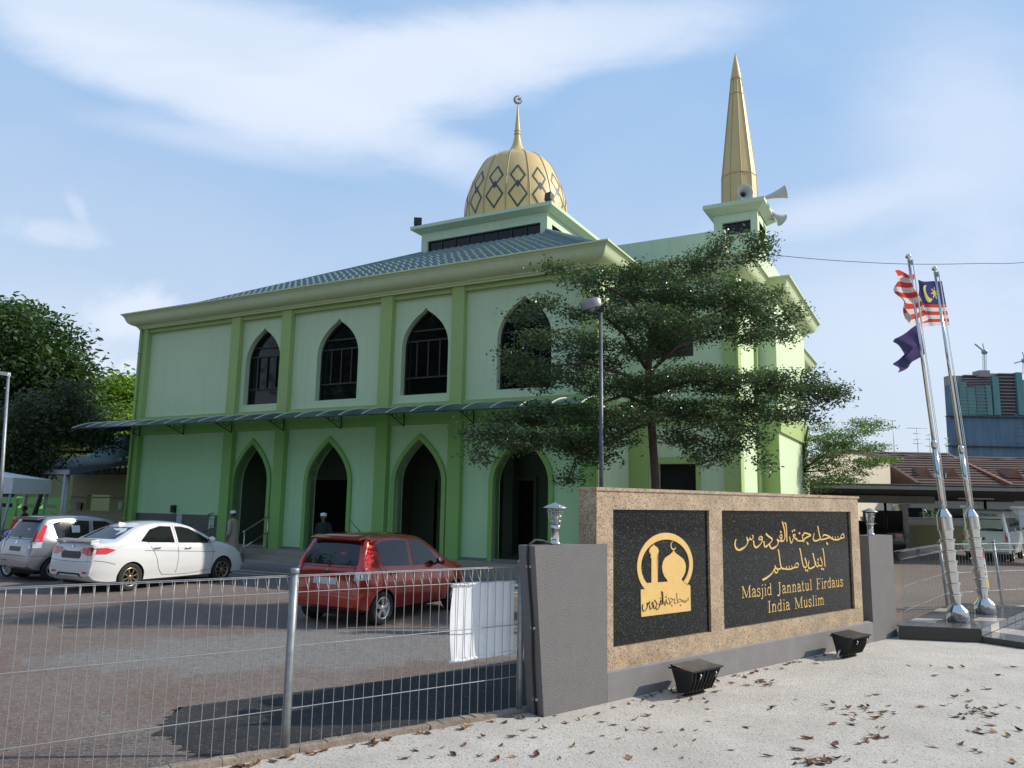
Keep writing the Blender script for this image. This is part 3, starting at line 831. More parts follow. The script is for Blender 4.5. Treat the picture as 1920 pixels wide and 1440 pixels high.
# parapet and minaret tower over the right hand block
part('parapet', MB().box(8.8, 16.62, T2+.5, T2+.66, 8.75, 9.96).box(16.46, 16.62, T2+.66, T3+5, 8.75, 9.5), 'parapet')
part('corner_parapet', MB().box(16.75, 17.34, 5.15, 11.0, 8.7, 9.80), 'parapet')
TX0, TX1, TT0, TT1 = 16.07, 17.36, 4.0, 5.5
tw = MB()
holes(tw, TX0, TX1, 8.8, 10.85, [(TX0+.25, TX1-.2, 10.12, 10.52)], TT0, .12)
for i, (a_, b_) in enumerate(((TT0, TT0+.28), (TT0+.28, TT1-.28), (TT1-.28, TT1))):
    if i == 1:
        for z0, z1 in ((8.8, 9.9), (10.52, 10.85)): quad_wall(tw, (TX1, a_), (TX1, b_), z0, z1)
    else: quad_wall(tw, (TX1, a_), (TX1, b_), 8.8, 10.85)
quad_wall(tw, (TX0, TT1), (TX0, TT0), 8.8, 10.85); quad_wall(tw, (TX1, TT1), (TX0, TT1), 8.8, 10.85)
minaret = part('minaret', tw, 'parapet')
part('minaret_window', MB().box(TX0+.25, TX1-.2, TT0+.1, TT0+.13, 10.12, 10.52), 'glass_dark', minaret)
part('minaret_window', MB().box(TX1-.12, TX1-.09, TT0+.28, TT1-.28, 9.9, 10.52), 'glass_dark', minaret)
e = .26
cp = MB().add([(TX0-.02, TT0-.02, 10.78), (TX1+.02, TT0-.02, 10.78), (TX1+.02, TT1+.02, 10.78), (TX0-.02, TT1+.02, 10.78),
               (TX0-e, TT0-e, 10.95), (TX1+e, TT0-e, 10.95), (TX1+e, TT1+e, 10.95), (TX0-e, TT1+e, 10.95),
               (TX0-e, TT0-e, 11.07), (TX1+e, TT0-e, 11.07), (TX1+e, TT1+e, 11.07), (TX0-e, TT1+e, 11.07)],
              [(0, 1, 5, 4), (1, 2, 6, 5), (2, 3, 7, 6), (3, 0, 4, 7), (4, 5, 9, 8), (5, 6, 10, 9), (6, 7, 11, 10), (7, 4, 8, 11), (8, 9, 10, 11)])
part('minaret_cap', cp, 'parapet', minaret)
SC = (16.70, 4.75)
spp = [(.555, 11.07), (.545, 11.5), (.53, 12.2), (.49, 12.55), (.42, 13.2), (.31, 14.2), (.225, 14.95), (.16, 15.48)]
ang = math.atan2(-18.66-SC[1], 21.52-SC[0]) + R(8)
spire = part('minaret_spire', MB().lathe(spp, 10, (SC[0], SC[1], 0), smooth=False, ph=ang).lathe([(.17, 15.48), (.175, 15.50), (.10, 15.95), (.012, 16.40), (.0, 16.42)], 20, (SC[0], SC[1], 0)), 'gold', minaret)
sm = MB()
for k_ in range(10):
    a_ = ang + 2*math.pi*k_/10
    sm.tube([(SC[0]+(r+.002)*math.cos(a_), SC[1]+(r+.002)*math.sin(a_), z) for r, z in spp], .011, 5)
for r, z in ((.533, 12.18), (.225, 14.95), (.165, 15.48)):
    sm.tube([(SC[0]+(r+.004)*math.cos(ang+2*math.pi*k_/10), SC[1]+(r+.004)*math.sin(ang+2*math.pi*k_/10), z) for k_ in range(11)], .010, 5)
part('spire_seam', sm, 'gold_seam', spire)
# awning with arched sheets and scroll brackets
def awning():
    mt, N, L, p = nt_of('green_awning_sheet')
    p.inputs['Base Color'].default_value = (.085, .115, .12, 1); p.inputs['Roughness'].default_value = .3
    tr_ = N.new('ShaderNodeBsdfTranslucent'); tr_.inputs[0].default_value = (.10, .42, .16, 1)
    ms = N.new('ShaderNodeMixShader'); ms.inputs[0].default_value = .45
    L.new(p.outputs[0], ms.inputs[1]); L.new(tr_.outputs[0], ms.inputs[2]); L.new(ms.outputs[0], N['Material Output'].inputs[0])
    MT['awning'] = mt
    MT['awn_rib'] = mat('pale_awning_rib', (.55, .60, .56), .45)
    a0, a1, n = -6.15, 14.1, 24
    prof = smooth_pts([(.0, 4.77), (-.35, 4.765), (-.8, 4.71), (-1.2, 4.60), (-1.55, 4.45)], 3)
    q = MB()
    for i in range(n):
        x0 = a0+(a1-a0)*i/n; x1 = a0+(a1-a0)*(i+1)/n
        for (t0, z0), (t1, z1) in zip(prof, prof[1:]):
            q.add([(x0, t0, z0), (x1, t0, z0), (x1, t1, z1), (x0, t1, z1)], [(0, 1, 2, 3)], 0, True)
    aw = part('awning', q, 'awning')
    for i in range(n+1):
        x = a0+(a1-a0)*i/n
        part('awning_rib', MB().tube([(x, t, z+.016) for t, z in prof], .020, 6), 'awn_rib', aw)
    part('awning_rail', MB().bar((a0, -1.55, 4.435), (a1, -1.55, 4.435), .025, .03).bar((a0, -.75, 4.68), (a1, -.75, 4.68), .03, .03), 'black_metal', aw)
    for i in range(8):
        x = -4.44+2.43*i
        b = MB()
        arc = smooth_pts([(-.02, 4.28), (-.45, 4.42), (-.9, 4.55), (-1.45, 4.42)], 5)
        low_ = smooth_pts([(-.04, 4.25), (-.35, 4.38), (-.75, 4.52), (-1.2, 4.555), (-1.5, 4.42)], 5)
        b.bar((x, -.02, 4.24), (x, -.02, 4.80), .03)
        b.tube([(x, t, z) for t, z in low_], .016, 6)
        b.tube([(x, t, z-.04) for t, z in prof], .014, 6)
        b.tube([(x, -.24+.15*math.cos(k_*math.pi/8), 4.60+.15*math.sin(k_*math.pi/8)) for k_ in range(17)], .011, 5)
        b.bar((x, -.42, 4.42), (x, -.50, 4.76), .016); b.bar((x, -.60, 4.48), (x, -.50, 4.76), .016)
        b.bar((x, -.60, 4.48), (x, -.72, 4.70), .016)
        part('awning_bracket', b, 'black_metal', aw)
awning()
# small notices and the speaker on the wall by the steps belong to nobody's pattern: things of their own
def wall_item(name, label, cat, s, t, z, w_, h_, mt, th=.02):
    o = thing(name, label, cat, bw(s, t, z), BR)
    return o
o = wall_item('wall_speaker', 'small black box speaker on the mint wall above the dark tiles', 'speaker', -2.42, TW, 1.5, 0, 0, None)
MB().box(-.09, .09, -.12, 0, -.02, .24).build('speaker_case', MT['black_metal'], o)
MB().lathe([(.0, 0), (.06, 0), (.07, .01)], 14, (0, 0, 0)).build('speaker_cone', MT['frame_dark'], o, loc=(0, -.125, .11), rot=(R(90), 0, 0))
MT['paper'] = mat('white_paper', (.55, .58, .58), .7, var=.12, vscale=12)
MT['paper_green'] = mat('green_white_paper', (.42, .58, .42), .7, var=.15, vscale=8)
o = wall_item('notice_poster', 'pale blue upright notice on the dark tiled wall', 'poster', -2.1, TW-.03, .95, 0, 0, None)
MB().box(-.13, .13, -.01, 0, 0, .48).build('sheet', MT['paper'], o)
q = MB()
for i in range(6): q.box(-.09, .09, -.014, -.011, .06+i*.055, .085+i*.055)
q.box(-.10, .10, -.014, -.011, .41, .45)
q.build('print', mat('blue_print', (.20, .32, .42), .7), o)
o = wall_item('notice_sign', 'small green notice on the dark tiles beside the steps', 'sign', -.42, TW-.03, 1.0, 0, 0, None)
MB().box(-.11, .11, -.01, 0, 0, .40).build('sheet', MT['paper_green'], o)
MB().box(-.08, .08, -.014, -.011, .05, .10).build('print', MT['trim_low'], o); MB().box(-.08, .08, -.014, -.011, .27, .31).build('print', MT['trim_low'], o)
# handrails on the steps
for s, lab in ((-.32, 'stainless handrail on the steps beside the green notice'), (2.42, 'stainless handrail on the steps by the man in the long robe')):
    o = thing('handrail', lab, 'handrail', bw(s, 0, 0), BR, 'handrails on the mosque steps')
    q = MB().tube([(0, -.98, .0), (0, -.98, 1.02)], .021, 10).build('post', MT['steel_dull'], o)
    q = MB().tube([(0, -.02, .45), (0, -.02, 1.48)], .021, 10).build('post', MT['steel_dull'], o)
    q = MB().tube([(0, -1.05, .98), (0, -.98, 1.02), (0, -.02, 1.48), (0, .12, 1.50)], .024, 10).build('rail', MT['steel_dull'], o)
    q = MB().tube([(0, -.98, .50), (0, -.02, .96)], .017, 8).build('middle_rail', MT['steel_dull'], o)
# grey apron and painted lines in front of the building
ap = MB().box(SL-1, SR1+2.5, -1.75, -.97, 0, .06)
struct('apron', ap, MT['apron'], loc=BO, rot=(0, 0, BR))
ln = MB()
ln.add([(-.5, -2.52, .008), (14.5, -2.52, .008), (14.5, -2.42, .008), (-.5, -2.42, .008)], [(0, 1, 2, 3)])
ln.add([(2.0, -3.1, .008), (15, -3.1, .008), (15, -3.02, .008), (2.0, -3.02, .008)], [(0, 1, 2, 3)])
struct('parking_lines', ln, MT['white_line'], loc=BO, rot=(0, 0, BR))

# rooftop lights and loudspeakers
def roof_light(s, t, z, rz, label):
    o = thing('floodlight', label, 'floodlight', bw(s, t, z), BR+rz, 'small floodlights on the dome block')
    MB().bar((-.16, 0, .02), (.16, 0, .02), .04).bar((-.15, 0, .02), (-.15, 0, .22), .03).bar((.15, 0, .02), (.15, 0, .22), .03).build('bracket', MT['black_metal'], o)
    h = MB().add([(-.13, -.1, .10), (.13, -.1, .10), (.13, -.16, .36), (-.13, -.16, .36), (-.17, .1, .14), (.17, .1, .14), (.17, .06, .44), (-.17, .06, .44)],
                 [(0, 1, 2, 3), (7, 6, 5, 4), (0, 4, 5, 1), (1, 5, 6, 2), (2, 6, 7, 3), (3, 7, 4, 0)]).build('housing', MT['black_metal'], o)
roof_light(8.80, 7.45, ZC, R(160), 'black floodlight on the corner of the dome block, in front of the dome')
roof_light(2.50, 7.45, ZC, R(215), 'black floodlight on the left end of the dome block')
MT['horn'] = mat('pale_grey_horn', (.50, .50, .50), .45, var=.06)
def horn(p, d, label, L_=.75, r_=.24):
    o = thing('loudspeaker', label, 'loudspeaker', p, 0, 'horn loudspeakers on the minaret')
    d = Vector(d).normalized(); q = d.to_track_quat('Z', 'Y').to_euler()
    prof = [(.035, 0), (.05, .12*L_), (.06, .3*L_), (.09, .55*L_), (.14, .78*L_), (r_, L_), (r_+.012, L_), (r_-.01, L_-.012), (.13, .78*L_-.01), (.08, .55*L_), (.04, .4*L_)]
    MB().lathe(prof, 24).build('horn_bell', MT['horn'], o, rot=q)
    MB().lathe([(.0, -.12), (.07, -.12), (.085, -.08), (.085, .0), (.05, .03)], 16).build('driver', MT['horn'], o, rot=q)
    MB().lathe([(0, .42*L_), (.05, .42*L_), (.05, .70*L_), (.0, .78*L_)], 12).build('reflector', MT['frame_dark'], o, rot=q)
    MB().bar((0, 0, 0), (0, 0, -.22), .03).bar((-.09, 0, -.21), (.09, 0, -.21), .03).build('bracket', MT['galv'], o)
horn(bw(16.85, 4.15, 11.28), (.02, -.9, .05), 'grey horn loudspeaker facing forward in front of the spire', .45, .235)
horn(bw(17.32, 4.55, 11.30), (.92, -.25, .22), 'long grey horn loudspeaker pointing right from the minaret', .80, .20)
horn(bw(17.60, 5.1, 11.02), (.75, .3, -.35), 'grey horn loudspeaker on the far edge of the minaret cap', .42, .2)

# ================================================================ SIGN WALL
def sw(u, n, z=0): return S0 + SD*u + SN*n + Vector((0, 0, z))
SR_ = R(90)-SA
def to_uz(px, py, n=0.0):
    """a traced point on the sign face -> (u, z) on that face"""
    r = ray(px, py); p0 = S0 + SN*n
    q = EYE + r*((p0-EYE).dot(SN)/r.dot(SN))
    return ((q-S0).dot(SD), q.z)
sign = thing('entrance_sign', 'beige granite entrance wall with two black stone panels and gold lettering', 'sign', S0, SR_)
GN = .03
q = MB().box(.94, 7.10, .0, .34, 0, .305)
q.add([(.94, -.0, .305), (7.10, 0, .305), (7.10, .06, .33), (.94, .06, .33)], [(0, 1, 2, 3)])
q.build('base', MT['grey_base'], sign)
q = MB()
PU = [(1.065, 2.855), (3.128, 6.585)]; PZ = (.548, 2.025); U0, U1, ZT = .80, 6.84, 2.23
xs_ = [U0, PU[0][0], PU[0][1], PU[1][0], PU[1][1], U1]; zs_ = [.31, PZ[0], PZ[1], ZT]
for i in range(5):
    for j in range(3):
        if i in (1, 3) and j == 1: continue
        q.add([(xs_[i], GN, zs_[j]), (xs_[i+1], GN, zs_[j]), (xs_[i+1], GN, zs_[j+1]), (xs_[i], GN, zs_[j+1])], [(0, 1, 2, 3)])
for a_, b_ in PU:
    for A, B_ in (((a_, PZ[0]), (b_, PZ[0])), ((b_, PZ[0]), (b_, PZ[1])), ((b_, PZ[1]), (a_, PZ[1])), ((a_, PZ[1]), (a_, PZ[0]))):
        q.add([(A[0], GN, A[1]), (B_[0], GN, B_[1]), (B_[0], GN+.035, B_[1]), (A[0], GN+.035, A[1])], [(0, 1, 2, 3)])
q.add([(U0, GN, .31), (U0, .30, .31), (U0, .30, ZT), (U0, GN, ZT)], [(0, 1, 2, 3)])
q.add([(U1, GN, .31), (U1, .30, .31), (U1, .30, ZT), (U1, GN, ZT)], [(0, 1, 2, 3)])
q.add([(U0, .30, .31), (U1, .30, .31), (U1, .30, ZT), (U0, .30, ZT)], [(0, 1, 2, 3)])
q.build('granite_cladding', MT['granite'], sign)
MB().box(U0-.015, U1+.03, GN-.015, .315, ZT, ZT+.035).build('coping', MT['granite'], sign)
panels = []
for a_, b_ in PU:
    panels.append(MB().box(a_-.02, b_+.02, GN+.033, GN+.06, PZ[0]-.02, PZ[1]+.02).build('stone_panel', MT['black_granite'], sign))
PF = GN+.033
def ribbon(mb, pts, ws, zoff, th=.008, closed=False, nib=None):
    """flat raised stroke with varying width in the sign plane"""
    n = len(pts)
    L_, R_ = [], []
    for i in range(n):
        a_ = Vector(pts[max(i-1, 0)]); b_ = Vector(pts[min(i+1, n-1)])
        t = (b_-a_); t = t.normalized() if t.length > 1e-9 else Vector((1, 0))
        nn = Vector((-t.y, t.x)); w_ = ws[i]/2
        if nib is not None: w_ *= .55 + .75*abs(t.x*math.sin(nib)-t.y*math.cos(nib))
        p = Vector(pts[i]); L_.append(p+nn*w_); R_.append(p-nn*w_)
    y0, y1 = PF-th-zoff, PF
    v = [(p.x, y0, p.y) for p in L_] + [(p.x, y0, p.y) for p in R_] + [(p.x, y1, p.y) for p in L_] + [(p.x, y1, p.y) for p in R_]
    f = []
    for i in range(n-1):
        f.append((i, i+1, n+i+1, n+i)); f.append((i, 2*n+i, 2*n+i+1, i+1)); f.append((n+i, n+i+1, 3*n+i+1, 3*n+i))
    f += [(0, n, 3*n, 2*n), (n-1, 3*n-1, 4*n-1, 2*n-1)]
    return mb.add(v, f)
LINE1 = [  # traced pen strokes: points in an 8x grid over the lettering, and pen widths
 ([(1765,244),(1738,272),(1726,304),(1752,312),(1780,296),(1768,250)], 17), ([(1735,312),(1700,332),(1660,338),(1615,330),(1575,305)], 19),
 ([(1692,330),(1684,286)], 14), ([(1655,335),(1642,288)], 14), ([(1612,328),(1600,284)], 14),
 ([(1455,292),(1478,264),(1520,270),(1572,300),(1530,312),(1480,328),(1425,334)], 19),
 ([(1384,135),(1394,200),(1412,280),(1424,318),(1385,345),(1338,352),(1312,318),(1322,266),(1332,238)], 20), ([(1510,378),(1535,408)], 28),
 ([(1168,236),(1205,238),(1278,266),(1245,288),(1195,318),(1166,350)], 19), ([(1178,262),(1150,272),(1160,330),(1178,362),(1150,352),(1110,354),(1076,345),(1064,312)], 17),
 ([(1066,336),(1030,302),(1012,268),(1044,262),(1010,325),(986,386),(966,340),(960,288)], 17),
 ([(992,200),(1010,216)], 24), ([(1022,184),(1040,202)], 24), ([(1096,228),(1116,248)], 26), ([(1216,378),(1240,406)], 28),
 ([(884,80),(904,112),(912,200),(918,365)], 19), ([(850,66),(864,120),(882,200),(888,300),(868,350),(820,358)], 20),
 ([(836,252),(810,284),(824,312),(846,292),(836,254)], 15), ([(842,296),(834,338),(800,352),(766,328)], 17), ([(814,210),(836,226)], 24),
 ([(774,335),(786,384),(760,432),(710,468),(674,456),(654,404)], 20),
 ([(600,244),(645,288),(692,322),(684,362),(640,412),(602,442),(578,424),(572,356)], 21),
 ([(520,288),(496,312),(504,334),(544,324),(544,298),(520,288)], 16), ([(546,326),(534,380),(494,430),(456,452),(426,424),(416,350)], 21),
 ([(404,268),(408,304),(384,336),(356,304)], 16), ([(362,326),(336,340),(310,296)], 16), ([(320,326),(326,380),(290,440),(232,482),(180,486),(142,442),(138,376),(154,328)], 23)]
LINE2 = [
 ([(1457,464),(1470,520),(1482,620),(1492,738)], 19), ([(1418,600),(1436,640),(1452,700),(1440,728),(1398,716),(1384,668)], 16),
 ([(1402,722),(1378,742),(1356,716),(1350,662)], 16), ([(1378,624),(1396,642)], 22), ([(1432,764),(1450,780)], 24), ([(1458,770),(1476,786)], 24),
 ([(1310,542),(1322,600),(1342,690),(1330,740),(1272,768),(1240,748),(1244,690),(1252,650)], 20),
 ([(1113,468),(1130,550),(1146,650),(1166,730),(1196,752),(1218,722),(1202,650),(1188,608)], 20), ([(1190,784),(1208,802)], 24), ([(1216,790),(1236,808)], 24),
 ([(1068,680),(1046,708),(1034,744),(1076,748),(1092,712),(1070,680)], 16), ([(1044,748),(1004,766),(960,778),(915,778),(880,768)], 17),
 ([(1000,764),(990,724)], 14), ([(960,776),(950,734)], 14), ([(920,776),(908,734)], 14),
 ([(790,482),(804,580),(820,700),(838,758),(880,774)], 20), ([(838,760),(800,778),(770,770)], 17),
 ([(734,722),(756,762),(780,790),(776,822),(750,832),(734,796),(752,760)], 16), ([(742,752),(718,792),(700,832),(652,882),(602,918),(552,942)], 24)]
def write_strokes(name, strokes, mapf, k, mt, parent, nib=R(35), th=.004):
    mb = MB()
    for i, (pts, w_) in enumerate(strokes):
        sp2 = smooth_pts([mapf(*p) for p in pts], 5 if len(pts) > 2 else 1)
        ribbon(mb, sp2, [w_*k]*len(sp2), .0002*i, th, nib=nib if len(pts) > 2 else None)
    return mb.build(name, mt, parent)
g1 = lambda x, y: to_uz(1360+x/8, 970+y/8, PF)
kk = (to_uz(1480, 1000, PF)[1]-to_uz(1480, 1010, PF)[1])/80
t1 = write_strokes('arabic_lettering', LINE1, g1, kk*1.12, MT['gold_letter'], panels[1])
t2 = write_strokes('arabic_lettering', LINE2, g1, kk*1.12, MT['gold_letter'], panels[1])
# emblem: ring, minaret, dome, crescent and name plate
g3 = lambda x, y: to_uz(1180+x/8, 985+y/8, PF)
em = MB()
def plate(pts, th, mb=em):
    p = [g3(*a_) for a_ in pts]
    bm2 = bmesh.new()
    vs = [bm2.verts.new((a_[0], PF-th, a_[1])) for a_ in p]
    f = bm2.faces.new(vs); bmesh.ops.triangulate(bm2, faces=[f])
    bm2.verts.index_update()
    mb.add([v.co[:] for v in bm2.verts], [tuple(v.index for v in f.verts) for f in bm2.faces])
    bm2.free(); n = len(p)
    v = [(a_[0], PF-th, a_[1]) for a_ in p]+[(a_[0], PF, a_[1]) for a_ in p]
    mb.add(v, [(i, (i+1) % n, n+(i+1) % n, n+i) for i in range(n)])
plate([(162,965),(240,955),(258,865),(320,860),(416,856),(560,845),(780,826),(848,898),(905,900),(912,1280),(172,1372)], .0100)
plate([(322,880),(322,500),(312,488),(312,462),(320,447),(300,425),(287,385),(300,345),(330,315),(350,300),(357,282),(366,302),(395,318),(420,345),(432,385),(422,425),(403,447),(408,465),(408,490),(402,500),(416,875)], .0105)
plate([(565,860),(560,820),(520,770),(490,700),(480,620),(492,550),(525,490),(575,455),(625,425),(645,400),(657,372),(670,400),(690,428),(745,460),(795,500),(828,560),(838,620),(830,690),(805,755),(775,800),(780,850)], .0110)
ro, ri = [], []
(ul, _), (ur, _) = g3(108, 605), g3(945, 590)
(vl, _), (vr, _) = g3(168, 605), g3(890, 590)
zc_ = g3(527, 600)[1]; rz_o = g3(535, 112)[1]-zc_; rz_i = g3(535, 212)[1]-zc_
for i in range(61):
    a_ = R(-49) + R(278)*i/60
    ca, sa = math.cos(a_), math.sin(a_)
    ro.append(((ul+ur)/2+(ur-ul)/2*ca, zc_+rz_o*sa)); ri.append(((vl+vr)/2+(vr-vl)/2*ca, zc_+rz_i*sa))
for i in range(60):
    A, B_, C_, D_ = ro[i], ro[i+1], ri[i+1], ri[i]
    em.add([(A[0], PF-.0095, A[1]), (B_[0], PF-.0095, B_[1]), (C_[0], PF-.0095, C_[1]), (D_[0], PF-.0095, D_[1]), (A[0], PF, A[1]), (B_[0], PF, B_[1]), (C_[0], PF, C_[1]), (D_[0], PF, D_[1])],
           [(0, 1, 2, 3), (0, 1, 5, 4), (3, 2, 6, 7)])
ce = smooth_pts([g3(*p) for p in ((650,240),(624,266),(616,302),(628,344),(654,362),(682,344),(692,318))], 4)
wsz = [kk*8*(.2+2.2*math.sin(math.pi*min(1, max(0, i/(len(ce)-1))))) for i in range(len(ce))]
ribbon(em, ce, wsz, .001, .008)
emb = em.build('emblem', MT['gold_letter'], panels[0])
a0_, a1_ = g3(183, 1290), g3(884, 1090)
b0, b1 = g1(130, 495), g1(1785, 60)
def to_emb(x, y):
    u_, z_ = g1(x, y)
    f0, f1 = (u_-b0[0])/(b1[0]-b0[0]), (z_-b0[1])/(b1[1]-b0[1])
    zt0 = g3(183, 1290)[1]; zt1 = g3(480, 985)[1]
    return (a0_[0]+(a1_[0]-a0_[0])*f0, zt0+(zt1-zt0)*f1)
write_strokes('emblem_lettering', LINE1, to_emb, kk*.27, MT['ink'], emb, th=.0125)
# serif lettering built from pen strokes
def arc(*p): return smooth_pts(list(p), 4)
TK, TN, SF = .125, .055, .045
GL = {
 'M': (1.16, [([(.13,0),(.13,1)],TN),([(.13,.98),(.56,.03)],TK),([(.54,.03),(.94,.98)],TN),([(.94,0),(.94,1)],TK),([(0,.02),(.27,.02)],SF),([(0,.98),(.16,.98)],SF),([(.78,.02),(1.1,.02)],SF),([(.93,.98),(1.1,.98)],SF)]),
 'J': (.66, [(arc((.38,.98),(.38,.4),(.37,.08),(.30,-.12),(.16,-.16),(.08,-.06)),TK),([(.22,.98),(.56,.98)],SF)]),
 'F': (.74, [([(.18,0),(.18,1)],TK),([(.02,.02),(.38,.02)],SF),([(.02,.98),(.62,.98)],SF),([(.63,1),(.63,.78)],SF),([(.18,.52),(.46,.52)],SF),([(.46,.64),(.46,.40)],SF)]),
 'I': (.46, [([(.2,0),(.2,1)],TK),([(.03,.02),(.37,.02)],SF),([(.03,.98),(.37,.98)],SF)]),
 'a': (.64, [(arc((.10,.52),(.16,.64),(.32,.67),(.43,.56),(.44,.3),(.44,.1),(.52,.02),(.60,.07)),.09),(arc((.44,.42),(.22,.35),(.09,.2),(.13,.05),(.27,.01),(.44,.15)),.075)]),
 's': (.54, [(arc((.42,.50),(.38,.63),(.23,.67),(.10,.57),(.15,.43),(.31,.33),(.43,.2),(.36,.05),(.21,.0),(.08,.06),(.06,.20)),.085)]),
 'j': (.36, [(arc((.2,.66),(.2,.2),(.19,-.1),(.12,-.24),(0,-.2)),.10),([(.07,.65),(.2,.65)],SF),([(.2,.86),(.2,.98)],.12)]),
 'i': (.38, [([(.2,0),(.2,.67)],.10),([(.06,.02),(.34,.02)],SF),([(.07,.65),(.2,.65)],SF),([(.2,.86),(.2,.98)],.12)]),
 'd': (.70, [([(.5,0),(.5,1)],.105),([(.38,.98),(.5,.98)],SF),([(.5,.02),(.64,.02)],SF),(arc((.5,.52),(.38,.66),(.22,.64),(.10,.46),(.09,.26),(.16,.07),(.30,.01),(.42,.06),(.5,.16)),.075)]),
 'n': (.72, [([(.17,0),(.17,.67)],.105),([(.03,.02),(.31,.02)],SF),([(.04,.65),(.17,.65)],SF),(arc((.17,.48),(.28,.62),(.40,.66),(.49,.55),(.5,.3),(.5,0)),.095),([(.37,.02),(.64,.02)],SF)]),
 't': (.46, [(arc((.18,.90),(.18,.4),(.18,.12),(.26,.01),(.38,.07)),.10),([(.04,.64),(.36,.64)],SF)]),
 'u': (.72, [([(.04,.65),(.17,.65)],SF),(arc((.17,.66),(.17,.3),(.18,.11),(.28,.01),(.40,.05),(.5,.18)),.095),([(.5,0),(.5,.67)],.105),([(.38,.65),(.5,.65)],SF),([(.5,.02),(.63,.02)],SF)]),
 'l': (.38, [([(.19,0),(.19,1)],.105),([(.04,.02),(.34,.02)],SF),([(.06,.98),(.19,.98)],SF)]),
 'r': (.52, [([(.17,0),(.17,.67)],.105),([(.03,.02),(.33,.02)],SF),([(.04,.65),(.17,.65)],SF),(arc((.17,.42),(.27,.6),(.38,.66),(.46,.60)),.085)]),
 'm': (1.08, [([(.17,0),(.17,.67)],.10),([(.03,.02),(.30,.02)],SF),([(.04,.65),(.17,.65)],SF),(arc((.17,.48),(.28,.62),(.39,.66),(.49,.55),(.5,.3),(.5,0)),.09),([(.38,.02),(.62,.02)],SF),(arc((.5,.48),(.61,.62),(.72,.66),(.82,.55),(.83,.3),(.83,0)),.09),([(.71,.02),(.97,.02)],SF)]),
 ' ': (.62, [])}
def serif(text, ua, ub, zb, h, parent):
    tw_ = sum(GL[c][0] for c in text); k_ = (ub-ua)/tw_
    mb = MB(); x, i = 0, 0
    for c in text:
        adv, stv = GL[c]
        for pts, w_ in stv:
            ribbon(mb, [(ua+(x+px_)*k_, zb+py_*h) for px_, py_ in pts], [w_*h*.92]*len(pts), .00008*i, .004); i += 1
        x += adv
    return mb.build('lettering', MT['gold_letter'], parent)
def serif_words(text, ua, ub, zb, h, parent):
    tot = sum(GL[c][0] for c in text); x = 0
    for w_ in text.split(' '):
        ww = sum(GL[c][0] for c in w_)
        serif(w_, ua+(ub-ua)*x/tot, ua+(ub-ua)*(x+ww)/tot, zb, h, parent); x += ww+GL[' '][0]
ua, za = to_uz(1390.8, 1122, PF); ub, zb_ = to_uz(1581, 1098.5, PF)
serif_words('Masjid Jannatul Firdaus', ua, ub, (za+zb_)/2, .150, panels[1])
ua, za = to_uz(1439.5, 1149, PF); ub, zb_ = to_uz(1546, 1133, PF)
serif_words('India Muslim', ua, ub, (za+zb_)/2, .150, panels[1])
# grey pillars either side
p1 = thing('gate_pillar', 'grey textured pillar at the left end of the granite sign, beside the wire fence', 'pillar', S0, SR_)
q = MB().add([(.02, 0, 0), (.937, 0, 0), (.937, .25, 0), (.02, .25, 0), (-.13, 0, 1.655), (.937, 0, 1.655), (.937, .25, 1.655), (-.13, .25, 1.655)],
             [(0, 3, 2, 1), (4, 5, 6, 7), (0, 1, 5, 4), (1, 2, 6, 5), (2, 3, 7, 6), (3, 0, 4, 7)])
q.build('pillar_body', MT['grey_render'], p1)
p2 = thing('gate_pillar', 'grey textured pillar at the right end of the granite sign, beside the flagpoles', 'pillar', S0, SR_)
q = MB().add([(7.103, 0, 0), (7.93, 0, 0), (7.93, .25, 0), (7.103, .25, 0), (7.09, 0, 1.645), (7.95, 0, 1.645), (7.95, .25, 1.645), (7.09, .25, 1.645)],
             [(0, 3, 2, 1), (4, 5, 6, 7), (0, 1, 5, 4), (1, 2, 6, 5), (2, 3, 7, 6), (3, 0, 4, 7)])
q.build('pillar_body', MT['grey_render'], p2)
# bollard lamps
MT['lamp_glass'] = mat('clear_lamp_glass', (.75, .78, .76), .03, trans=.92, ior=1.3)
def bollard(u, n, z, h, label):
    o = thing('pillar_lamp', label, 'lamp', sw(u, n, z), 0, 'steel lamps on the gate pillars')
    k_ = h/.44
    MB().lathe([(.0, 0), (.062, 0), (.062, .02), (.052, .025), (.048, .03), (.048, .16), (.058, .162), (.060, .20), (.0, .20)], 24).build('stem', MT['steel'], o).scale = (k_, k_, k_)
    MB().lathe([(.040, .20), (.052, .26), (.060, .34), (.062, .36)], 20).build('glass_shade', MT['lamp_glass'], o).scale = (k_, k_, k_)
    MB().lathe([(.0, .20), (.026, .20), (.028, .30), (.018, .34), (0, .345)], 14).build('bulb', MT['horn'], o).scale = (k_, k_, k_)
    for zz, rr in ((.245, .068), (.295, .078), (.345, .088)):
        c = MB().tube([(rr*math.cos(2*math.pi*i/24), rr*math.sin(2*math.pi*i/24), zz) for i in range(25)], .0035, 6).build('guard_ring', MT['steel_dull'], o); c.scale = (k_, k_, k_)
    for i in range(4):
        a_ = R(25+90*i)
        c = MB().tube([(.058*math.cos(a_), .058*math.sin(a_), .18), (.098*math.cos(a_), .098*math.sin(a_), .41)], .004, 6).build('guard_bar', MT['steel_dull'], o); c.scale = (k_, k_, k_)
    MB().lathe([(.0, .44), (.012, .435), (.128, .385), (.130, .378), (.0, .378)], 28).build('cap', MT['steel_dull'], o).scale = (k_, k_, k_)
bollard(.27, .125, 1.655, .44, 'stainless steel lamp on the left grey pillar, with a black cable beside it')
bollard(7.44, .125, 1.645, .44, 'stainless steel lamp on the right grey pillar near the flagpoles')
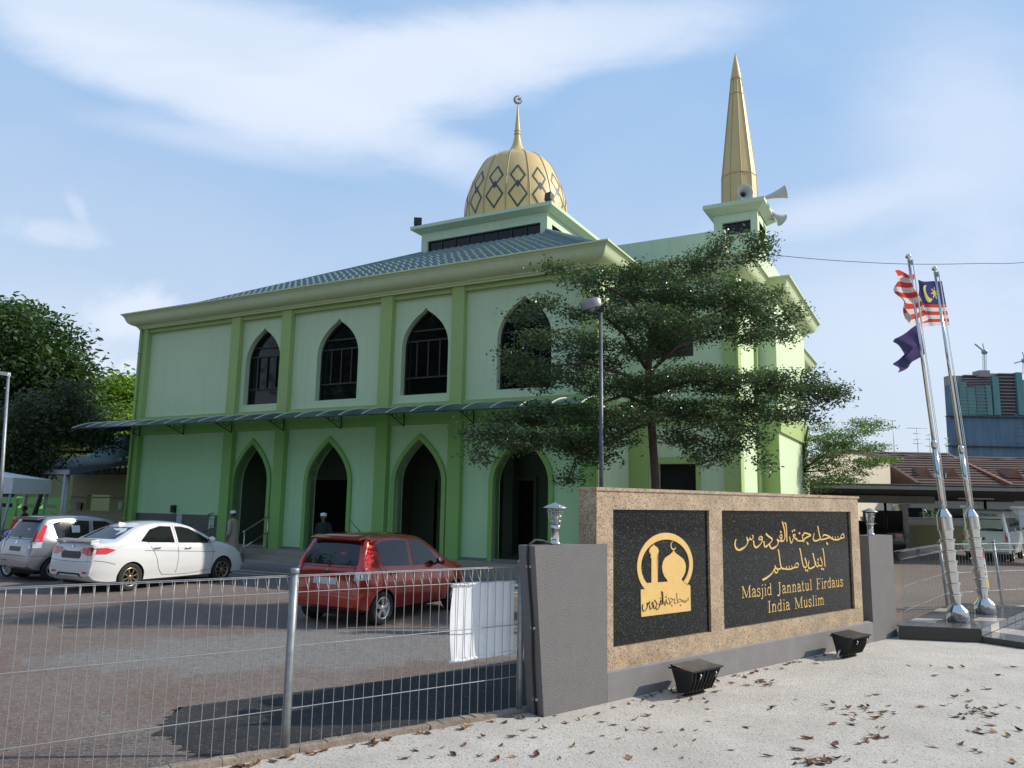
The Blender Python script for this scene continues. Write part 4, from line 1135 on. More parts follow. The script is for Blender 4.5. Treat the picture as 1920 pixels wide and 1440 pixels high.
# cable on the left pillar
cb = thing('cable', 'black cable clipped down the dark side of the left pillar', 'cable', (0, 0, 0))
path = [sw(.20, .13, 1.67), sw(.08, .12, 1.70), sw(-.04, .10, 1.71), sw(-.135, .09, 1.66), sw(-.145, .09, 1.55)] + [sw(-.125+.145*(1-z/1.655)-.02, .09+.012*math.sin(z*5), z) for z in (1.3, .9, .5, .15, .02)]
MB().tube([tuple(p) for p in path], .013, 8).build('cord', MT['black_rubber'], cb)
for z in (1.45, .85, .16):
    c = sw(-.125+.145*(1-z/1.655)-.012, .09+.012*math.sin(z*5), z)
    MB().box(-.01, .01, -.028, .028, -.012, .012).build('clip', MT['horn'], cb, loc=c, rot=(0, 0, SR_))
# ground floodlights aimed at the sign
MT['white_plastic'] = mat('white_cable', (.6, .6, .58), .5)
def ground_light(px, py, label, white=False):
    p = gnd(px, py)
    o = thing('ground_floodlight', label, 'floodlight', p, SR_, 'black floodlights lighting the sign')
    # splayed housing, lens towards the wall
    w0, w1 = .20, .27
    v = [(-w0, -.10, .06), (w0, -.10, .06), (w0, .06, .03), (-w0, .06, .03),
         (-.22, -.16, .18), (.22, -.16, .18), (.22, .07, .15), (-.22, .07, .15),
         (-w1, -.20, .30), (w1, -.20, .30), (w1, .10, .34), (-w1, .10, .34)]
    f = [(0, 3, 2, 1), (8, 9, 10, 11)] + [(a_, b_, b_+4, a_+4) for k_ in (0, 4) for a_, b_ in ((k_, k_+1), (k_+1, k_+2), (k_+2, k_+3), (k_+3, k_))]
    h = MB().add(v, f).build('housing', MT['black_metal'], o)
    for i in range(7):
        x = -.18+.06*i
        MB().bar((x, -.112, .07), (x*1.05, -.166, .18), .008, .02).bar((x*1.05, -.166, .18), (x*1.22, -.206, .29), .008, .02).build('cooling_fin', MT['black_metal'], h)
    MB().box(-w1-.015, w1+.015, -.215, .115, .295, .312).add([], []).build('rim', MT['black_metal'], o)
    MB().tube([(-.16, -.02, .0), (-.16, -.02, .08)], .014, 6).tube([(.16, -.02, 0), (.16, -.02, .08)], .014, 6).bar((-.18, -.02, .012), (.18, -.02, .012), .05, .02).build('foot', MT['black_metal'], o)
    for x in (-.14, .14): MB().tube([(x, -.205, .27), (x, -.222, .25), (x, -.20, .21)], .009, 6).build('latch', MT['steel_dull'], h)
    if white:
        MB().tube([(-.22, .0, .12), (-.30, -.02, .10), (-.34, -.02, .05), (-.28, .0, .02), (-.18, .02, .03)], .012, 8).build('white_cable', MT['white_plastic'], o)
ground_light(1299, 1302, 'black floodlight on the pale concrete under the emblem panel')
ground_light(1590, 1232, 'black floodlight with a white cable near the right end of the sign', True)

# ================================================================ FENCES
def fence_run(name, label, P0, d, L_, h, posts, wire_sp=.0935, zb=.05, start=0.0, lean=None, mids=(.42, .78), rt=.0034):
    o = thing(name, label, 'fence', P0, 0)
    nrm = Vector((-d.y, d.x, 0)); up = Vector((0, 0, 1))
    rel = lambda s, z, k_=0: d*s + up*z + nrm*k_
    edges = [start] + [p for p in posts if start < p < L_] + [L_]
    for a_, b_ in zip(edges[:-1], edges[1:]):
        a2, b2 = a_+.035, b_-.035
        mb = MB(); n = max(2, int(round((b2-a2)/wire_sp)))
        for i in range(n+1):
            s = a2+(b2-a2)*i/n
            # each wire rises, folds over the triangular top and returns to the lower rail
            mb.tube([rel(s, zb), rel(s, h-.12), rel(s, h), rel(s, h+.001, .095), rel(s, h-.125, .004)], rt, 5, cap=False)
        for z, k_ in ((h, 0), (h+.001, .095), (h-.13, .0)):
            mb.tube([rel(a2, z, k_), rel(b2, z, k_)], rt*1.15, 5, cap=False)
        for z in mids:
            mb.tube([rel(a2, z, -.004), rel(b2, z, -.004)], rt*1.3, 5, cap=False)
        mb.build('wire_panel', MT['wire'], o)
    for p in posts:
        b = rel(p, 0); t_ = rel(p, h+.06) + (lean or Vector((0, 0, 0)))
        po = MB().tube([b, b.lerp(t_, .5), t_-Vector((0, 0, .03))], .03, 14).build('post', MT['galv'], o)
        MB().lathe([(0, .0), (.038, .0), (.038, .035), (.034, .045), (0, .048)], 16, tuple(t_-Vector((0, 0, .035)))).build('post_cap', MT['galv'], po)
    return o
H_F = 1.43
P0 = F1 - FD*7.41
fence_run('wire_fence', 'galvanised wire fence with a folded top in front of the parked cars', P0, FD, 9.85, H_F, [0, 2.47, 4.94, 7.41, 9.80], mids=(.36, .86))
# white banner tied behind the fence
def banner():
    nrm = Vector((-FD.y, FD.x, 0))
    a_, b_ = 7.41+1.60, 7.41+2.33
    mb = MB(); nx, nz = 60, 34
    z0, z1 = .60, 1.265
    ids = {}
    for j in range(nz+1):
        for i in range(nx+1):
            u_ = i/nx; v_ = j/nz
            s = a_+(b_-a_)*u_ - .02*math.sin(v_*3.1)*(1-u_)**2*1.5 + .0
            off = .030 + .006*noise.noise(Vector((u_*6, v_*1.2, 2))) + .0025*noise.noise(Vector((u_*18, v_*2, 5))) + .006*noise.noise(Vector((u_*14, v_*6, 9)))*max(0, .25-v_)*4
            z = z0+(z1-z0)*v_ + (.012*math.sin(u_*9)*(1-v_)) - .025*(1-u_)*(1-v_)
            ids[i, j] = len(mb.v)
            mb.v.append(tuple(P0 + FD*s + nrm*off + Vector((0, 0, z))))
    for j in range(nz):
        for i in range(nx):
            mb.f.append((ids[i, j], ids[i+1, j], ids[i+1, j+1], ids[i, j+1])); mb.m.append(0); mb.sm.append(True)
    o = thing('banner', 'blank white cloth banner tied behind the wire fence', 'banner', (0, 0, 0))
    MB_ = mb.build('cloth', MT['white_cloth'], o)
    for z, nm in ((z1+.01, 'top_hem'), (z0-.01, 'bottom_hem')):
        pts = [P0+FD*(a_-.02+(b_-a_+.04)*i/12)+nrm*.034+Vector((0, 0, z+(-.024*(1-i/12) if z < 1 else 0)+.004*math.sin(i*1.7))) for i in range(13)]
        MB().tube([tuple(p) for p in pts], .017, 8).build(nm, MT['white_cloth'], o)
banner()
# right hand fence
RA = Vector((6.62, 13.35, 0)); RB = Vector((9.03, 16.32, 0)); RC = Vector((10.66, 17.12, 0))
d1 = (RB-RA).normalized(); d2 = (RC-RB).normalized()
fence_run('wire_fence', 'galvanised wire fence running behind the flagpoles towards the van', RA, d1, (RB-RA).length, 1.36, [(RB-RA).length], .13, rt=.0028, mids=(.38, .78), lean=Vector((-.10, 0, 0)))
fence_run('wire_fence', 'galvanised wire fence carrying the poster and black bag at the right edge', RB, d2, 6.6, 1.36, [(RC-RB).length, (RC-RB).length+2.4, 6.5], .10, rt=.003, mids=(.38, .78), lean=Vector((-.12, 0, 0)))
# poster and bag hanging there
MT['red_print'] = mat('red_print', (.60, .05, .05), .6); MT['yellow_print'] = mat('yellow_print', (.70, .55, .03), .6); MT['navy_print'] = mat('navy_print', (.03, .04, .12), .6)
MT['poster_white'] = mat('poster_white', (.62, .62, .66), .6, var=.05)
po_ = RB + d2*1.18
o = thing('poster', 'torn white poster with red heading and yellow foot tied on the fence', 'poster', po_ - Vector((-d2.y, d2.x, 0))*.04, math.atan2(d2.y, d2.x)-R(4))
o.rotation_euler = (0, R(-7), math.atan2(d2.y, d2.x))
MB().box(-.16, .18, -.01, 0, .42, 1.24).build('sheet', MT['poster_white'], o)
MB().box(-.15, .17, -.014, -.0115, 1.06, 1.22).build('heading', MT['red_print'], o)
MB().box(-.15, .17, -.014, -.0115, .43, .62).build('foot', MT['yellow_print'], o)
q = MB()
for i in range(4): q.box(.02+.01*i, .14, -.014, -.0115, .70+.09*i, .75+.09*i)
q.build('print', MT['navy_print'], o)
q = MB()
for i in range(2): q.box(-.13, -.02, -.0155, -.0145, .68+.14*i, .74+.14*i)
for i in range(3): q.box(-.12, .13, -.0162, -.0155, .455+.05*i, .47+.05*i)
q.build('print', MT['red_print'], o)
bg_ = thing('plastic_bag', 'black plastic bag hanging on the fence above the poster', 'bag', RB + d2*1.05 + Vector((.02, -.05, 0)))
q = MB().sphere((0, 0, 1.24), .10, .08, .15, 14, 10)
q.v = [tuple(Vector(v)+Vector((noise.noise(Vector(v)*9), noise.noise(Vector(v)*9+Vector((3, 0, 0))), 0))*.03) for v in q.v]
q.build('bag_body', MT['black_rubber'], bg_)
MB().tube([(0, 0, 1.37), (.01, .02, 1.44)], .02, 8).build('knot', MT['black_rubber'], bg_)

# ================================================================ FLAGPOLES
MT['tile_dark'] = mat('dark_polished_tile', (.10, .095, .10), .12, var=.08, vscale=2, spec=.6)
MT['tile_cream'] = mat('cream_polished_tile', (.50, .44, .38), .15, var=.05)
MT['tile_side'] = mat('black_polished_tile', (.03, .028, .03), .15, var=.1)
plinth = thing('flagpole_plinth', 'low tiled plinth under the two flagpoles, with a step on its right', 'plinth', (0, 0, 0))
PA, PB, PC, PD = Vector((6.30, 12.88, 0)), Vector((7.50, 12.66, 0)), Vector((10.30, 15.55, 0)), Vector((9.0, 16.1, 0))
def poly_prism(pts, z0, z1, mi=0):
    n = len(pts)
    return [(p.x, p.y, z0) for p in pts]+[(p.x, p.y, z1) for p in pts], [tuple(range(n-1, -1, -1)), tuple(range(n, 2*n))]+[(i, (i+1) % n, n+(i+1) % n, n+i) for i in range(n)]
MB().add(*poly_prism([PA, PB, PC, PD], 0, .212)).build('plinth_base', MT['tile_side'], plinth)
def tile_grid():
    na, nb, gp = 3, 7, .006
    P = lambda a_, b_: PA.lerp(PB, a_).lerp(PD.lerp(PC, a_), b_)
    for i in range(na):
        for j in range(nb):
            a0, a1, b0_, b1_ = i/na+gp, (i+1)/na-gp, j/nb+gp/2, (j+1)/nb-gp/2
            pts = [P(a0, b0_), P(a1, b0_), P(a1, b1_), P(a0, b1_)]
            mt = 'tile_cream' if (i+j) % 3 == 1 and j in (1, 2, 4) else 'tile_dark'
            MB().add(*poly_prism(pts, .212, .222)).build('top_tile', MT[mt], plinth)
    for j in range(nb):
        e = (PC-PB).normalized(); o_ = Vector((e.y, -e.x, 0))
        b0_, b1_ = PB.lerp(PC, j/nb+.003), PB.lerp(PC, (j+1)/nb-.003)
        MB().add(*poly_prism([b0_, b0_+o_*.008, b1_+o_*.008, b1_], .112, .222)).build('side_tile', MT['tile_cream' if j == 1 else 'tile_dark'], plinth)
    e = (PC-PB).normalized(); o_ = Vector((e.y, -e.x, 0))
    S = [PB+e*.02, PB+o_*.62-e*.12, PC+o_*.62, PC]
    MB().add(*poly_prism(S, 0, .095)).build('step', MT['tile_side'], plinth)
    for j in range(6):
        a_, b_ = S[0].lerp(S[3], j/6+.003), S[0].lerp(S[3], (j+1)/6-.003); c_, d_ = S[1].lerp(S[2], (j+1)/6-.003), S[1].lerp(S[2], j/6+.003)
        MB().add(*poly_prism([a_+o_*.01, d_, c_, b_+o_*.01], .095, .105)).build('step_tile', MT['tile_cream' if j == 1 else 'tile_dark'], plinth)
tile_grid()
def flagpole(base_px, top_px, depth_top, label, zjoin):
    b = gnd(base_px[0], base_px[1], .222); t_ = at(top_px[0], top_px[1], b.y)
    o = thing('flagpole', label, 'flagpole', b, 0, 'steel flagpoles')
    ax = (t_-b); Lp = ax.length; q_ = ax.normalized().to_track_quat('Z', 'Y')
    e = q_.to_euler()
    k = lambda nm, mb, mt: mb.build(nm, MT[mt], o, rot=e)
    k('pole_foot', MB().lathe([(0, 0), (.165, 0), (.175, .02), (.175, .17), (.165, .185), (.09, .27), (.0, .27)], 32, smooth=True), 'steel').data.set_sharp_from_angle(angle=R(30))
    z = .27
    for i in range(7):
        r0 = .074+.003*i
        k('pole_ring', MB().lathe([(0, z), (r0, z), (r0+.020, z+.150), (r0+.034, z+.156), (r0+.034, z+.180), (0, z+.180)], 28), 'steel').data.set_sharp_from_angle(angle=R(30)); z += .182
    k('pole_collar', MB().lathe([(0, z), (.118, z), (.118, z+.19), (.125, z+.20), (.06, z+.33), (.0, z+.33)], 28), 'steel').data.set_sharp_from_angle(angle=R(30))
    k('pole_lower', MB().tube([(0, 0, z+.3), (0, 0, zjoin)], .043, 20), 'steel')
    k('pole_joint', MB().lathe([(0, zjoin-.05), (.050, zjoin-.05), (.052, zjoin+.02), (.035, zjoin+.09), (0, zjoin+.09)], 20), 'steel')
    k('pole_upper', MB().tube([(0, 0, zjoin), (0, 0, Lp-.06)], [.031, .024], 18), 'steel')
    k('pole_ball', MB().sphere((0, 0, Lp), .050, n=18, k=12), 'steel')
    k('pulley', MB().box(.02, .12, -.012, .012, Lp-.18, Lp-.09), 'steel_dull')
    k('halyard', MB().tube([(.12, 0, Lp-.15), (.115, 0, Lp*.6), (.10, 0, 1.9)], .006, 5), 'white_plastic')
    k('halyard', MB().tube([(.135, 0, Lp-.15), (.16, 0, Lp*.5), (.12, 0, 1.9)], .006, 5), 'white_plastic')
    return o, b, ax.normalized(), Lp
fp1 = flagpole((1797, 1165), (1703, 481), 0, 'left steel flagpole, with the striped flag and the purple flag', 2.98)
fp2 = flagpole((1848, 1150), (1752, 504), 0, 'right steel flagpole, with the flag showing its blue corner', 2.98)
MT['flag_red'] = mat('flag_red', (.62, .07, .05), .8); MT['flag_white'] = mat('flag_white', (.72, .70, .70), .8)
MT['flag_blue'] = mat('flag_blue', (.055, .055, .17), .8); MT['flag_yellow'] = mat('flag_yellow', (.75, .62, .16), .8); MT['flag_purple'] = mat('flag_purple', (.085, .065, .17), .8)
for k_ in ('flag_red', 'flag_white', 'flag_blue', 'flag_yellow', 'flag_purple'):   # thin cloth lets light through
    mt = MT[k_]; N, L = mt.node_tree.nodes, mt.node_tree.links
    tr_ = N.new('ShaderNodeBsdfTranslucent'); tr_.inputs[0].default_value = N['Principled BSDF'].inputs[0].default_value
    ms = N.new('ShaderNodeMixShader'); ms.inputs[0].default_value = .45
    L.new(N['Principled BSDF'].outputs[0], ms.inputs[1]); L.new(tr_.outputs[0], ms.inputs[2]); L.new(ms.outputs[0], N['Material Output'].inputs[0])
def flag(label, corners, depth, nx, nz, colour, wave, obj_name='flag', fold=None):
    """corners in picture order: hoist top, fly top, fly bottom, hoist bottom; cloth hangs at the pole's distance"""
    c = [at(x, y, depth+dd) for x, y, dd in corners]
    mb = MB()
    for j in range(nz+1):
        for i in range(nx+1):
            u_, v_ = i/nx, j/nz
            p = c[0].lerp(c[1], u_).lerp(c[3].lerp(c[2], u_), v_)
            w_ = wave*u_**.7
            p = p + Vector((.45*w_*math.sin(v_*9+u_*5+1), w_*math.sin(u_*11+v_*3.2)+.5*w_*math.sin(u_*5-v_*8), .35*w_*math.sin(u_*9+v_*4)))
            if fold: p = p + fold(u_, v_)
            mb.v.append(tuple(p))
    for j in range(nz):
        for i in range(nx):
            a_ = j*(nx+1)+i
            mb.f.append((a_, a_+1, a_+nx+2, a_+nx+1)); mb.m.append(colour((i+.5)/nx, (j+.5)/nz)); mb.sm.append(True)
    o = mb.build(obj_name, [MT['flag_red'], MT['flag_white'], MT['flag_blue'], MT['flag_yellow'], MT['flag_purple']])
    return tag(o, label, 'flag')
def malaysia(u_, v_):
    if u_ < .5 and v_ < 8/14:
        x, y = (u_/.5-.5)*1.75, (v_/(8/14)-.5)
        # crescent and many-pointed star
        if math.hypot(x+.28, y) < .38 and math.hypot(x+.16, y) > .31: return 3
        a_ = math.atan2(y, x-.28); r_ = math.hypot(x-.28, y)
        if r_ < .14+.17*abs(math.cos(a_*7))**3: return 3
        return 2
    return int(v_*14) % 2
d1_, d2_ = fp1[1].y, fp2[1].y
stripes = lambda u_, v_: int((v_*10)) % 2
def bunch(u_, v_): return Vector((.05*math.sin(v_*13)*u_, .14*math.sin(u_*7+v_*5), .03*math.sin(u_*8+v_*2)))
f_a = flag('red and white striped flag bunched against the left flagpole', [(1716, 514, 0), (1680, 511, .12), (1692, 598, .1), (1733, 606, 0)], d1_, 60, 70, stripes, .05, fold=bunch)
f_b = flag('striped flag with a blue corner and yellow crescent on the right flagpole', [(1766, 527, .0), (1719, 527, .25), (1724, 612, .3), (1781, 610, .0)], d2_, 120, 84,
           lambda u_, v_: (3 if ((math.hypot((u_-.60)*1.3, v_-.28) < .20 and math.hypot((u_-.50)*1.3, v_-.22) > .17) or (math.hypot((u_-.36)*1.2, v_-.27) < .045+.10*abs(math.cos(3.5*math.atan2(v_-.27, u_-.36)))**3)) else 2) if v_ < .52 else (int((v_-.52)/.48*6) % 2), .035)
f_c = flag('drooping purple flag on the left flagpole, below the striped flag', [(1724, 605, 0), (1672, 641, .15), (1680, 698, .25), (1734, 664, 0)], d1_, 50, 50, lambda u_, v_: 0 if (u_ < .10 and .12 < v_ < .35) else 4, .05,
           fold=lambda u_, v_: Vector(((.22*u_*math.exp(-((v_-.42)/.16)**2)), .12*math.sin(v_*9+u_*3)*u_, -.02*u_)))
# ================================================================ CARS
def cspline(pts, x):
    """smooth curve through (x, z) points, x rising"""
    if x <= pts[0][0]: return pts[0][1]
    if x >= pts[-1][0]: return pts[-1][1]
    for i in range(len(pts)-1):
        if pts[i][0] <= x <= pts[i+1][0]:
            p0, p1, p2, p3 = pts[max(i-1, 0)], pts[i], pts[i+1], pts[min(i+2, len(pts)-1)]
            h = p2[0]-p1[0]; t = (x-p1[0])/h
            m1 = (p2[1]-p0[1])/(p2[0]-p0[0])*h if p2[0] > p0[0] else 0
            m2 = (p3[1]-p1[1])/(p3[0]-p1[0])*h if p3[0] > p1[0] else 0
            d = p2[1]-p1[1]
            if abs(d) < 1e-9: m1 = m2 = 0
            else:
                m1 = max(-3*abs(d), min(3*abs(d), m1)) if m1*d > 0 else 0
                m2 = max(-3*abs(d), min(3*abs(d), m2)) if m2*d > 0 else 0
            return p1[1]*(2*t**3-3*t*t+1) + m1*(t**3-2*t*t+t) + p2[1]*(-2*t**3+3*t*t) + m2*(t**3-t*t)
MT['glass_car'] = mat('car_glass', (.012, .014, .016), .04, spec=.6)
MT['tyre'] = mat('tyre_rubber', (.018, .018, .018), .85)
MT['alloy'] = mat('alloy_rim', (.52, .53, .55), .3, metal=.7)
MT['bronze_rim'] = mat('bronze_rim', (.30, .26, .19), .3, metal=.8)
MT['tail_red'] = mat('red_lamp', (.60, .012, .02), .12, coat=1)
MT['tail_clear'] = mat('clear_lamp', (.55, .57, .6), .12, metal=.3, coat=1)
MT['gap'] = mat('panel_gap', (.012, .012, .012), .8)
MT['chrome'] = mat('chrome', (.7, .7, .7), .1, metal=1)
MT['under'] = mat('underbody', (.012, .012, .012), .9)
def paint(name, col, metal=.0, rough=.28): return mat(name, col, rough, metal=metal, coat=1.0, var=.02, vscale=1.5)
def car(name, label, loc, heading, P, body_mt, rim_mt, group=None):
    """local frame: +x forward from the rear bumper, +y to the left"""
    o = thing(name, label, 'car', loc, R(90)-R(heading), group)
    L_, W_, belt = P['L'], P['W']/2, P['belt']
    N_ = 74
    xs = []
    for i in range(N_+1):
        t = i/N_
        xs.append(L_*(t - .0*math.sin(2*math.pi*t) if 0 else (.5-.5*math.cos(math.pi*t))*.55 + t*.45))
    def Wd(x):
        r = max(0, (P['rr']-x)/P['rr']); f = max(0, (x-(L_-P['fr']))/P['fr'])
        return W_*(1 - P['rk']*r**2.4 - P['fk']*f**2.6)
    def section(x):
        zt = cspline(P['top'], x); z0 = cspline(P['bot'], x); w = Wd(x)
        bl = cspline(P['beltc'], x) if 'beltc' in P else belt
        sh = min(bl, zt-.07); pts = [(0, z0), (w*.86, z0), (w*.955, z0+.035)]
        for k in range(1, 9):
            f = k/8; z = z0+.035+(sh-z0-.035)*f
            bul = 1 - .055*abs(f-.45)**1.8*2.2 + (.006 if .55 < f < .7 else 0)
            pts.append((w*(.955+.045*min(1, f*5))*bul, z))
        wb = pts[-1][0]
        zu = max(sh+.004, zt-.075)
        tum = P['tum']*(zu-sh)
        for k in range(1, 7):
            f = k/6
            pts.append((wb-.012-tum*f*(.8+.2*f), sh+(zu-sh)*f))
        we = pts[-1][0]
        cr = .02 + .015
        pts += [(we-.022, zu+(zt-zu)*.45), (we-.065, zu+(zt-zu)*.75), (we-.16, zt-.012), (we*.55, zt+cr*.35), (0, zt+cr*.5)]
        return pts
    secs = [section(x) for x in xs]
    n = len(secs[0]); mb = MB(); mb_idx = []
    for x, s_ in zip(xs, secs):
        row = []
        for y, z in s_: row.append(len(mb.v)); mb.v.append((x, -y, z))
        for y, z in reversed(s_[1:-1]): row.append(len(mb.v)); mb.v.append((x, y, z))
        mb_idx.append(row)
    M_ = len(mb_idx[0])
    for a_, b_ in zip(mb_idx, mb_idx[1:]):
        for k in range(M_): mb.f.append((a_[k], a_[(k+1) % M_], b_[(k+1) % M_], b_[k])); mb.m.append(0); mb.sm.append(True)
    mb.f += [tuple(reversed(mb_idx[0])), tuple(mb_idx[-1])]; mb.m += [0, 0]; mb.sm += [True, True]
    # boolean the wheel arches
    tmp = mb.build('tmp', body_mt, None)
    vv = [v.co.copy() for v in tmp.data.vertices]; bvh = BVHTree.FromPolygons(vv, [tuple(p.vertices) for p in tmp.data.polygons])
    cut = MB()
    for wx in P['wheels']:
        for sd in (-1, 1):
            n2 = 40; y0, y1 = sd*(W_-.34), sd*(W_+.2)
            v = [(wx+P['ra']*math.cos(2*math.pi*k/n2), y, P['rw']+P['ra']*math.sin(2*math.pi*k/n2)) for y in (y0, y1) for k in range(n2)]
            cut.add(v, [tuple(range(n2)), tuple(range(2*n2-1, n2-1, -1))]+[(k, (k+1) % n2, n2+(k+1) % n2, n2+k) for k in range(n2)])
    cu = cut.build('cut', MT['under'])
    md = tmp.modifiers.new('b', 'BOOLEAN'); md.operation = 'DIFFERENCE'; md.object = cu; md.solver = 'EXACT'; md.material_mode = 'TRANSFER'
    dg = bpy.context.evaluated_depsgraph_get()
    me = bpy.data.meshes.new_from_object(tmp.evaluated_get(dg), depsgraph=dg)
    for q in (tmp, cu): bpy.data.objects.remove(q)
    me.set_sharp_from_angle(angle=R(38)); me.name = 'body'
    body = bpy.data.objects.new('body', me); COL.objects.link(body); body.parent = o
    def decal(nm, poly, side, mt, off=.005, parent=body, cuts=3, th=.0):
        """a panel cut to an outline and laid on the body. side: 'R','L' (x,z), 'B' rear (y,z), 'F' front (y,z), 'T' top (x,y)"""
        bm = bmesh.new()
        vs = [bm.verts.new((a_, b_, 0)) for a_, b_ in poly]
        f = bm.faces.new(vs)
        bmesh.ops.triangulate(bm, faces=[f])
        for _ in range(cuts): bmesh.ops.subdivide_edges(bm, edges=[e for e in bm.edges if e.calc_length() > .07], cuts=1)
        bmesh.ops.triangulate(bm, faces=bm.faces)
        for v in bm.verts:
            a_, b_ = v.co.x, v.co.y
            if side in 'RL':
                sg = -1 if side == 'R' else 1
                org, d = Vector((a_, 3*sg, b_)), Vector((0, -sg, 0))
            elif side == 'B': org, d = Vector((-2, a_, b_)), Vector((1, 0, 0))
            elif side == 'F': org, d = Vector((L_+2, a_, b_)), Vector((-1, 0, 0))
            else: org, d = Vector((a_, b_, 4)), Vector((0, 0, -1))
            hit = bvh.ray_cast(org, d)
            if hit[0] is None:
                hit = bvh.find_nearest(Vector((a_, 0, b_)) if side in 'RL' else Vector((0 if side == 'B' else L_, a_, b_)))
            nr = hit[1] if hit[1].dot(d) < 0 else -hit[1]
            v.co = hit[0] - d*off*.5 + nr*off*.5
        me2 = bpy.data.meshes.new(nm); bm.to_mesh(me2); bm.free()
        me2.materials.append(mt)
        for p in me2.polygons: p.use_smooth = True
        q = bpy.data.objects.new(nm, me2); COL.objects.link(q); q.parent = parent
        return q
    def strip(pts, side, w=.008, mt=MT['gap'], nm='panel_gap', off=.004):
        for (a_, b_), (c_, d_) in zip(pts, pts[1:]):
            t = Vector((c_-a_, d_-b_)).normalized()*.001; nn = Vector((-t.y, t.x)).normalized()*w/2
            yield [(a_-t.x+nn.x, b_-t.y+nn.y), (c_+t.x+nn.x, d_+t.y+nn.y), (c_+t.x-nn.x, d_+t.y-nn.y), (a_-t.x-nn.x, b_-t.y-nn.y)]
    def gapline(pts, side, w=.008, mt=MT['gap'], nm='panel_gap', parent=body):
        bm = MB()
        sp3 = smooth_pts(pts, 4)
        LL = []
        for i, p in enumerate(sp3):
            a_ = Vector(sp3[max(i-1, 0)]); b_ = Vector(sp3[min(i+1, len(sp3)-1)]); t = (b_-a_).normalized(); nn = Vector((-t.y, t.x))*w/2
            pr = []
            for e in (Vector(p)+nn, Vector(p)-nn):
                if side in 'RL':
                    sg = -1 if side == 'R' else 1; org, d = Vector((e.x, 3*sg, e.y)), Vector((0, -sg, 0))
                elif side == 'B': org, d = Vector((-2, e.x, e.y)), Vector((1, 0, 0))
                else: org, d = Vector((e.x, e.y, 4)), Vector((0, 0, -1))
                h = bvh.ray_cast(org, d)
                pr.append((h[0]-d*.004) if h[0] is not None else None)
            if None not in pr: LL.append(pr)
        for a_, b_ in zip(LL, LL[1:]): bm.add([a_[0], b_[0], b_[1], a_[1]], [(0, 1, 2, 3)])
        if bm.v: bm.build(nm, mt, parent)
    for sd in 'RL':
        for poly in P['side_glass']: decal('side_window', smooth_pts(poly+[poly[0]], 4)[:-1] if P.get('smooth_glass') else poly, sd, MT['glass_car'])
        for pts in P['gaps']: gapline(pts, sd)
        for (hx, hz) in P['handles']:
            sg = -1 if sd == 'R' else 1
            h = bvh.ray_cast(Vector((hx, 3*sg, hz)), Vector((0, -sg, 0)))[0]
            MB().tube([(hx-.08, h.y+sg*.002, hz), (hx-.07, h.y+sg*.03, hz+.002), (hx+.07, h.y+sg*.03, hz+.002), (hx+.08, h.y+sg*.002, hz)], .013, 8).build('door_handle', P.get('handle_mt', body_mt), body)
        sg = -1 if sd == 'R' else 1
        mx, mz = P['mirror']
        h = bvh.ray_cast(Vector((mx, 3*sg, mz-.05)), Vector((0, -sg, 0)))[0]
        mi = MB().sphere((mx, h.y+sg*.13, mz+.02), .07, .10, .075, 14, 10).tube([(mx, h.y, mz-.05), (mx, h.y+sg*.08, mz)], .02, 8).build('side_mirror', P.get('mirror_mt', body_mt), body)
        MB().lathe([(0, 0), (.058, 0), (.0, .006)], 14).build('mirror_glass', MT['chrome'], mi, loc=(mx-.066, h.y+sg*.13, mz+.02), rot=(0, R(-90), 0))
    decal('rear_window', P['rear_glass'], 'B', MT['glass_car'])
    decal('windscreen', P['front_glass'], 'F', MT['glass_car'])
    for nm, poly, side, mt in P['decals']:
        decal(nm, poly, side, MT[mt] if isinstance(mt, str) else mt, .008)
        if side in 'RL' or nm in ('tail_lamp', 'reverse_lamp', 'bumper_light', 'headlight'):
            if side in 'BF': decal(nm, [(-a_, b_) for a_, b_ in poly], side, MT[mt] if isinstance(mt, str) else mt, .008)
    for pts in P.get('rear_gaps', []): gapline(pts, 'B')
    # wheels
    rw, tw_ = P['rw'], .19
    for wx in P['wheels']:
        for sg in (-1, 1):
            y0 = sg*(W_-.015)
            wh = bpy.data.objects.new('wheel', None); COL.objects.link(wh); wh.parent = o; wh.location = (wx, y0, rw); wh.rotation_euler = (R(90 if sg < 0 else -90), 0, 0)
            rr = rw*.66
            MB().lathe([(rr, -tw_), (rw-.025, -tw_), (rw, -tw_+.03), (rw, -.03), (rw-.012, -.008), (rw-.04, .0), (rr+.01, -.004), (rr, -.012), (rr-.01, -.02), (rr, -tw_)], 40).build('tyre', MT['tyre'], wh)
            rim = MB().lathe([(rr+.002, -.005), (rr-.008, .0), (rr-.022, -.008), (rr-.026, -.06), (rr-.03, -tw_+.01)], 40)
            rim.lathe([(0, -.012), (.035, -.012), (.045, -.02), (.05, -.05)], 20)
            ns = P.get('spokes', 5)
            for k in range(ns):
                a_ = 2*math.pi*k/ns+.3
                ca, sa = math.cos(a_), math.sin(a_)
                w0, w1 = P.get('spw', (.026, .040))
                v = []
                for r_, w_, z_ in ((.03, w0, -.014), (rr-.015, w1, -.010)):
                    for sx in (-1, 1):
                        for dz in (0, -.03): v.append((r_*ca-sx*w_*sa, r_*sa+sx*w_*ca, z_+dz))
                rim.add(v, [(0, 2, 6, 4), (1, 5, 7, 3), (0, 4, 5, 1), (2, 3, 7, 6), (0, 1, 3, 2), (4, 6, 7, 5)])
            rim.build('rim', rim_mt, wh)
            MB().lathe([(0, -.09), (rr-.03, -.09), (rr-.03, -.10), (0, -.10)], 24).build('brake_disc', MT['under'], wh)
    MB().box(.25, L_-.25, -W_+.28, W_-.28, .16, .45).build('underbody', MT['under'], o)
    return o
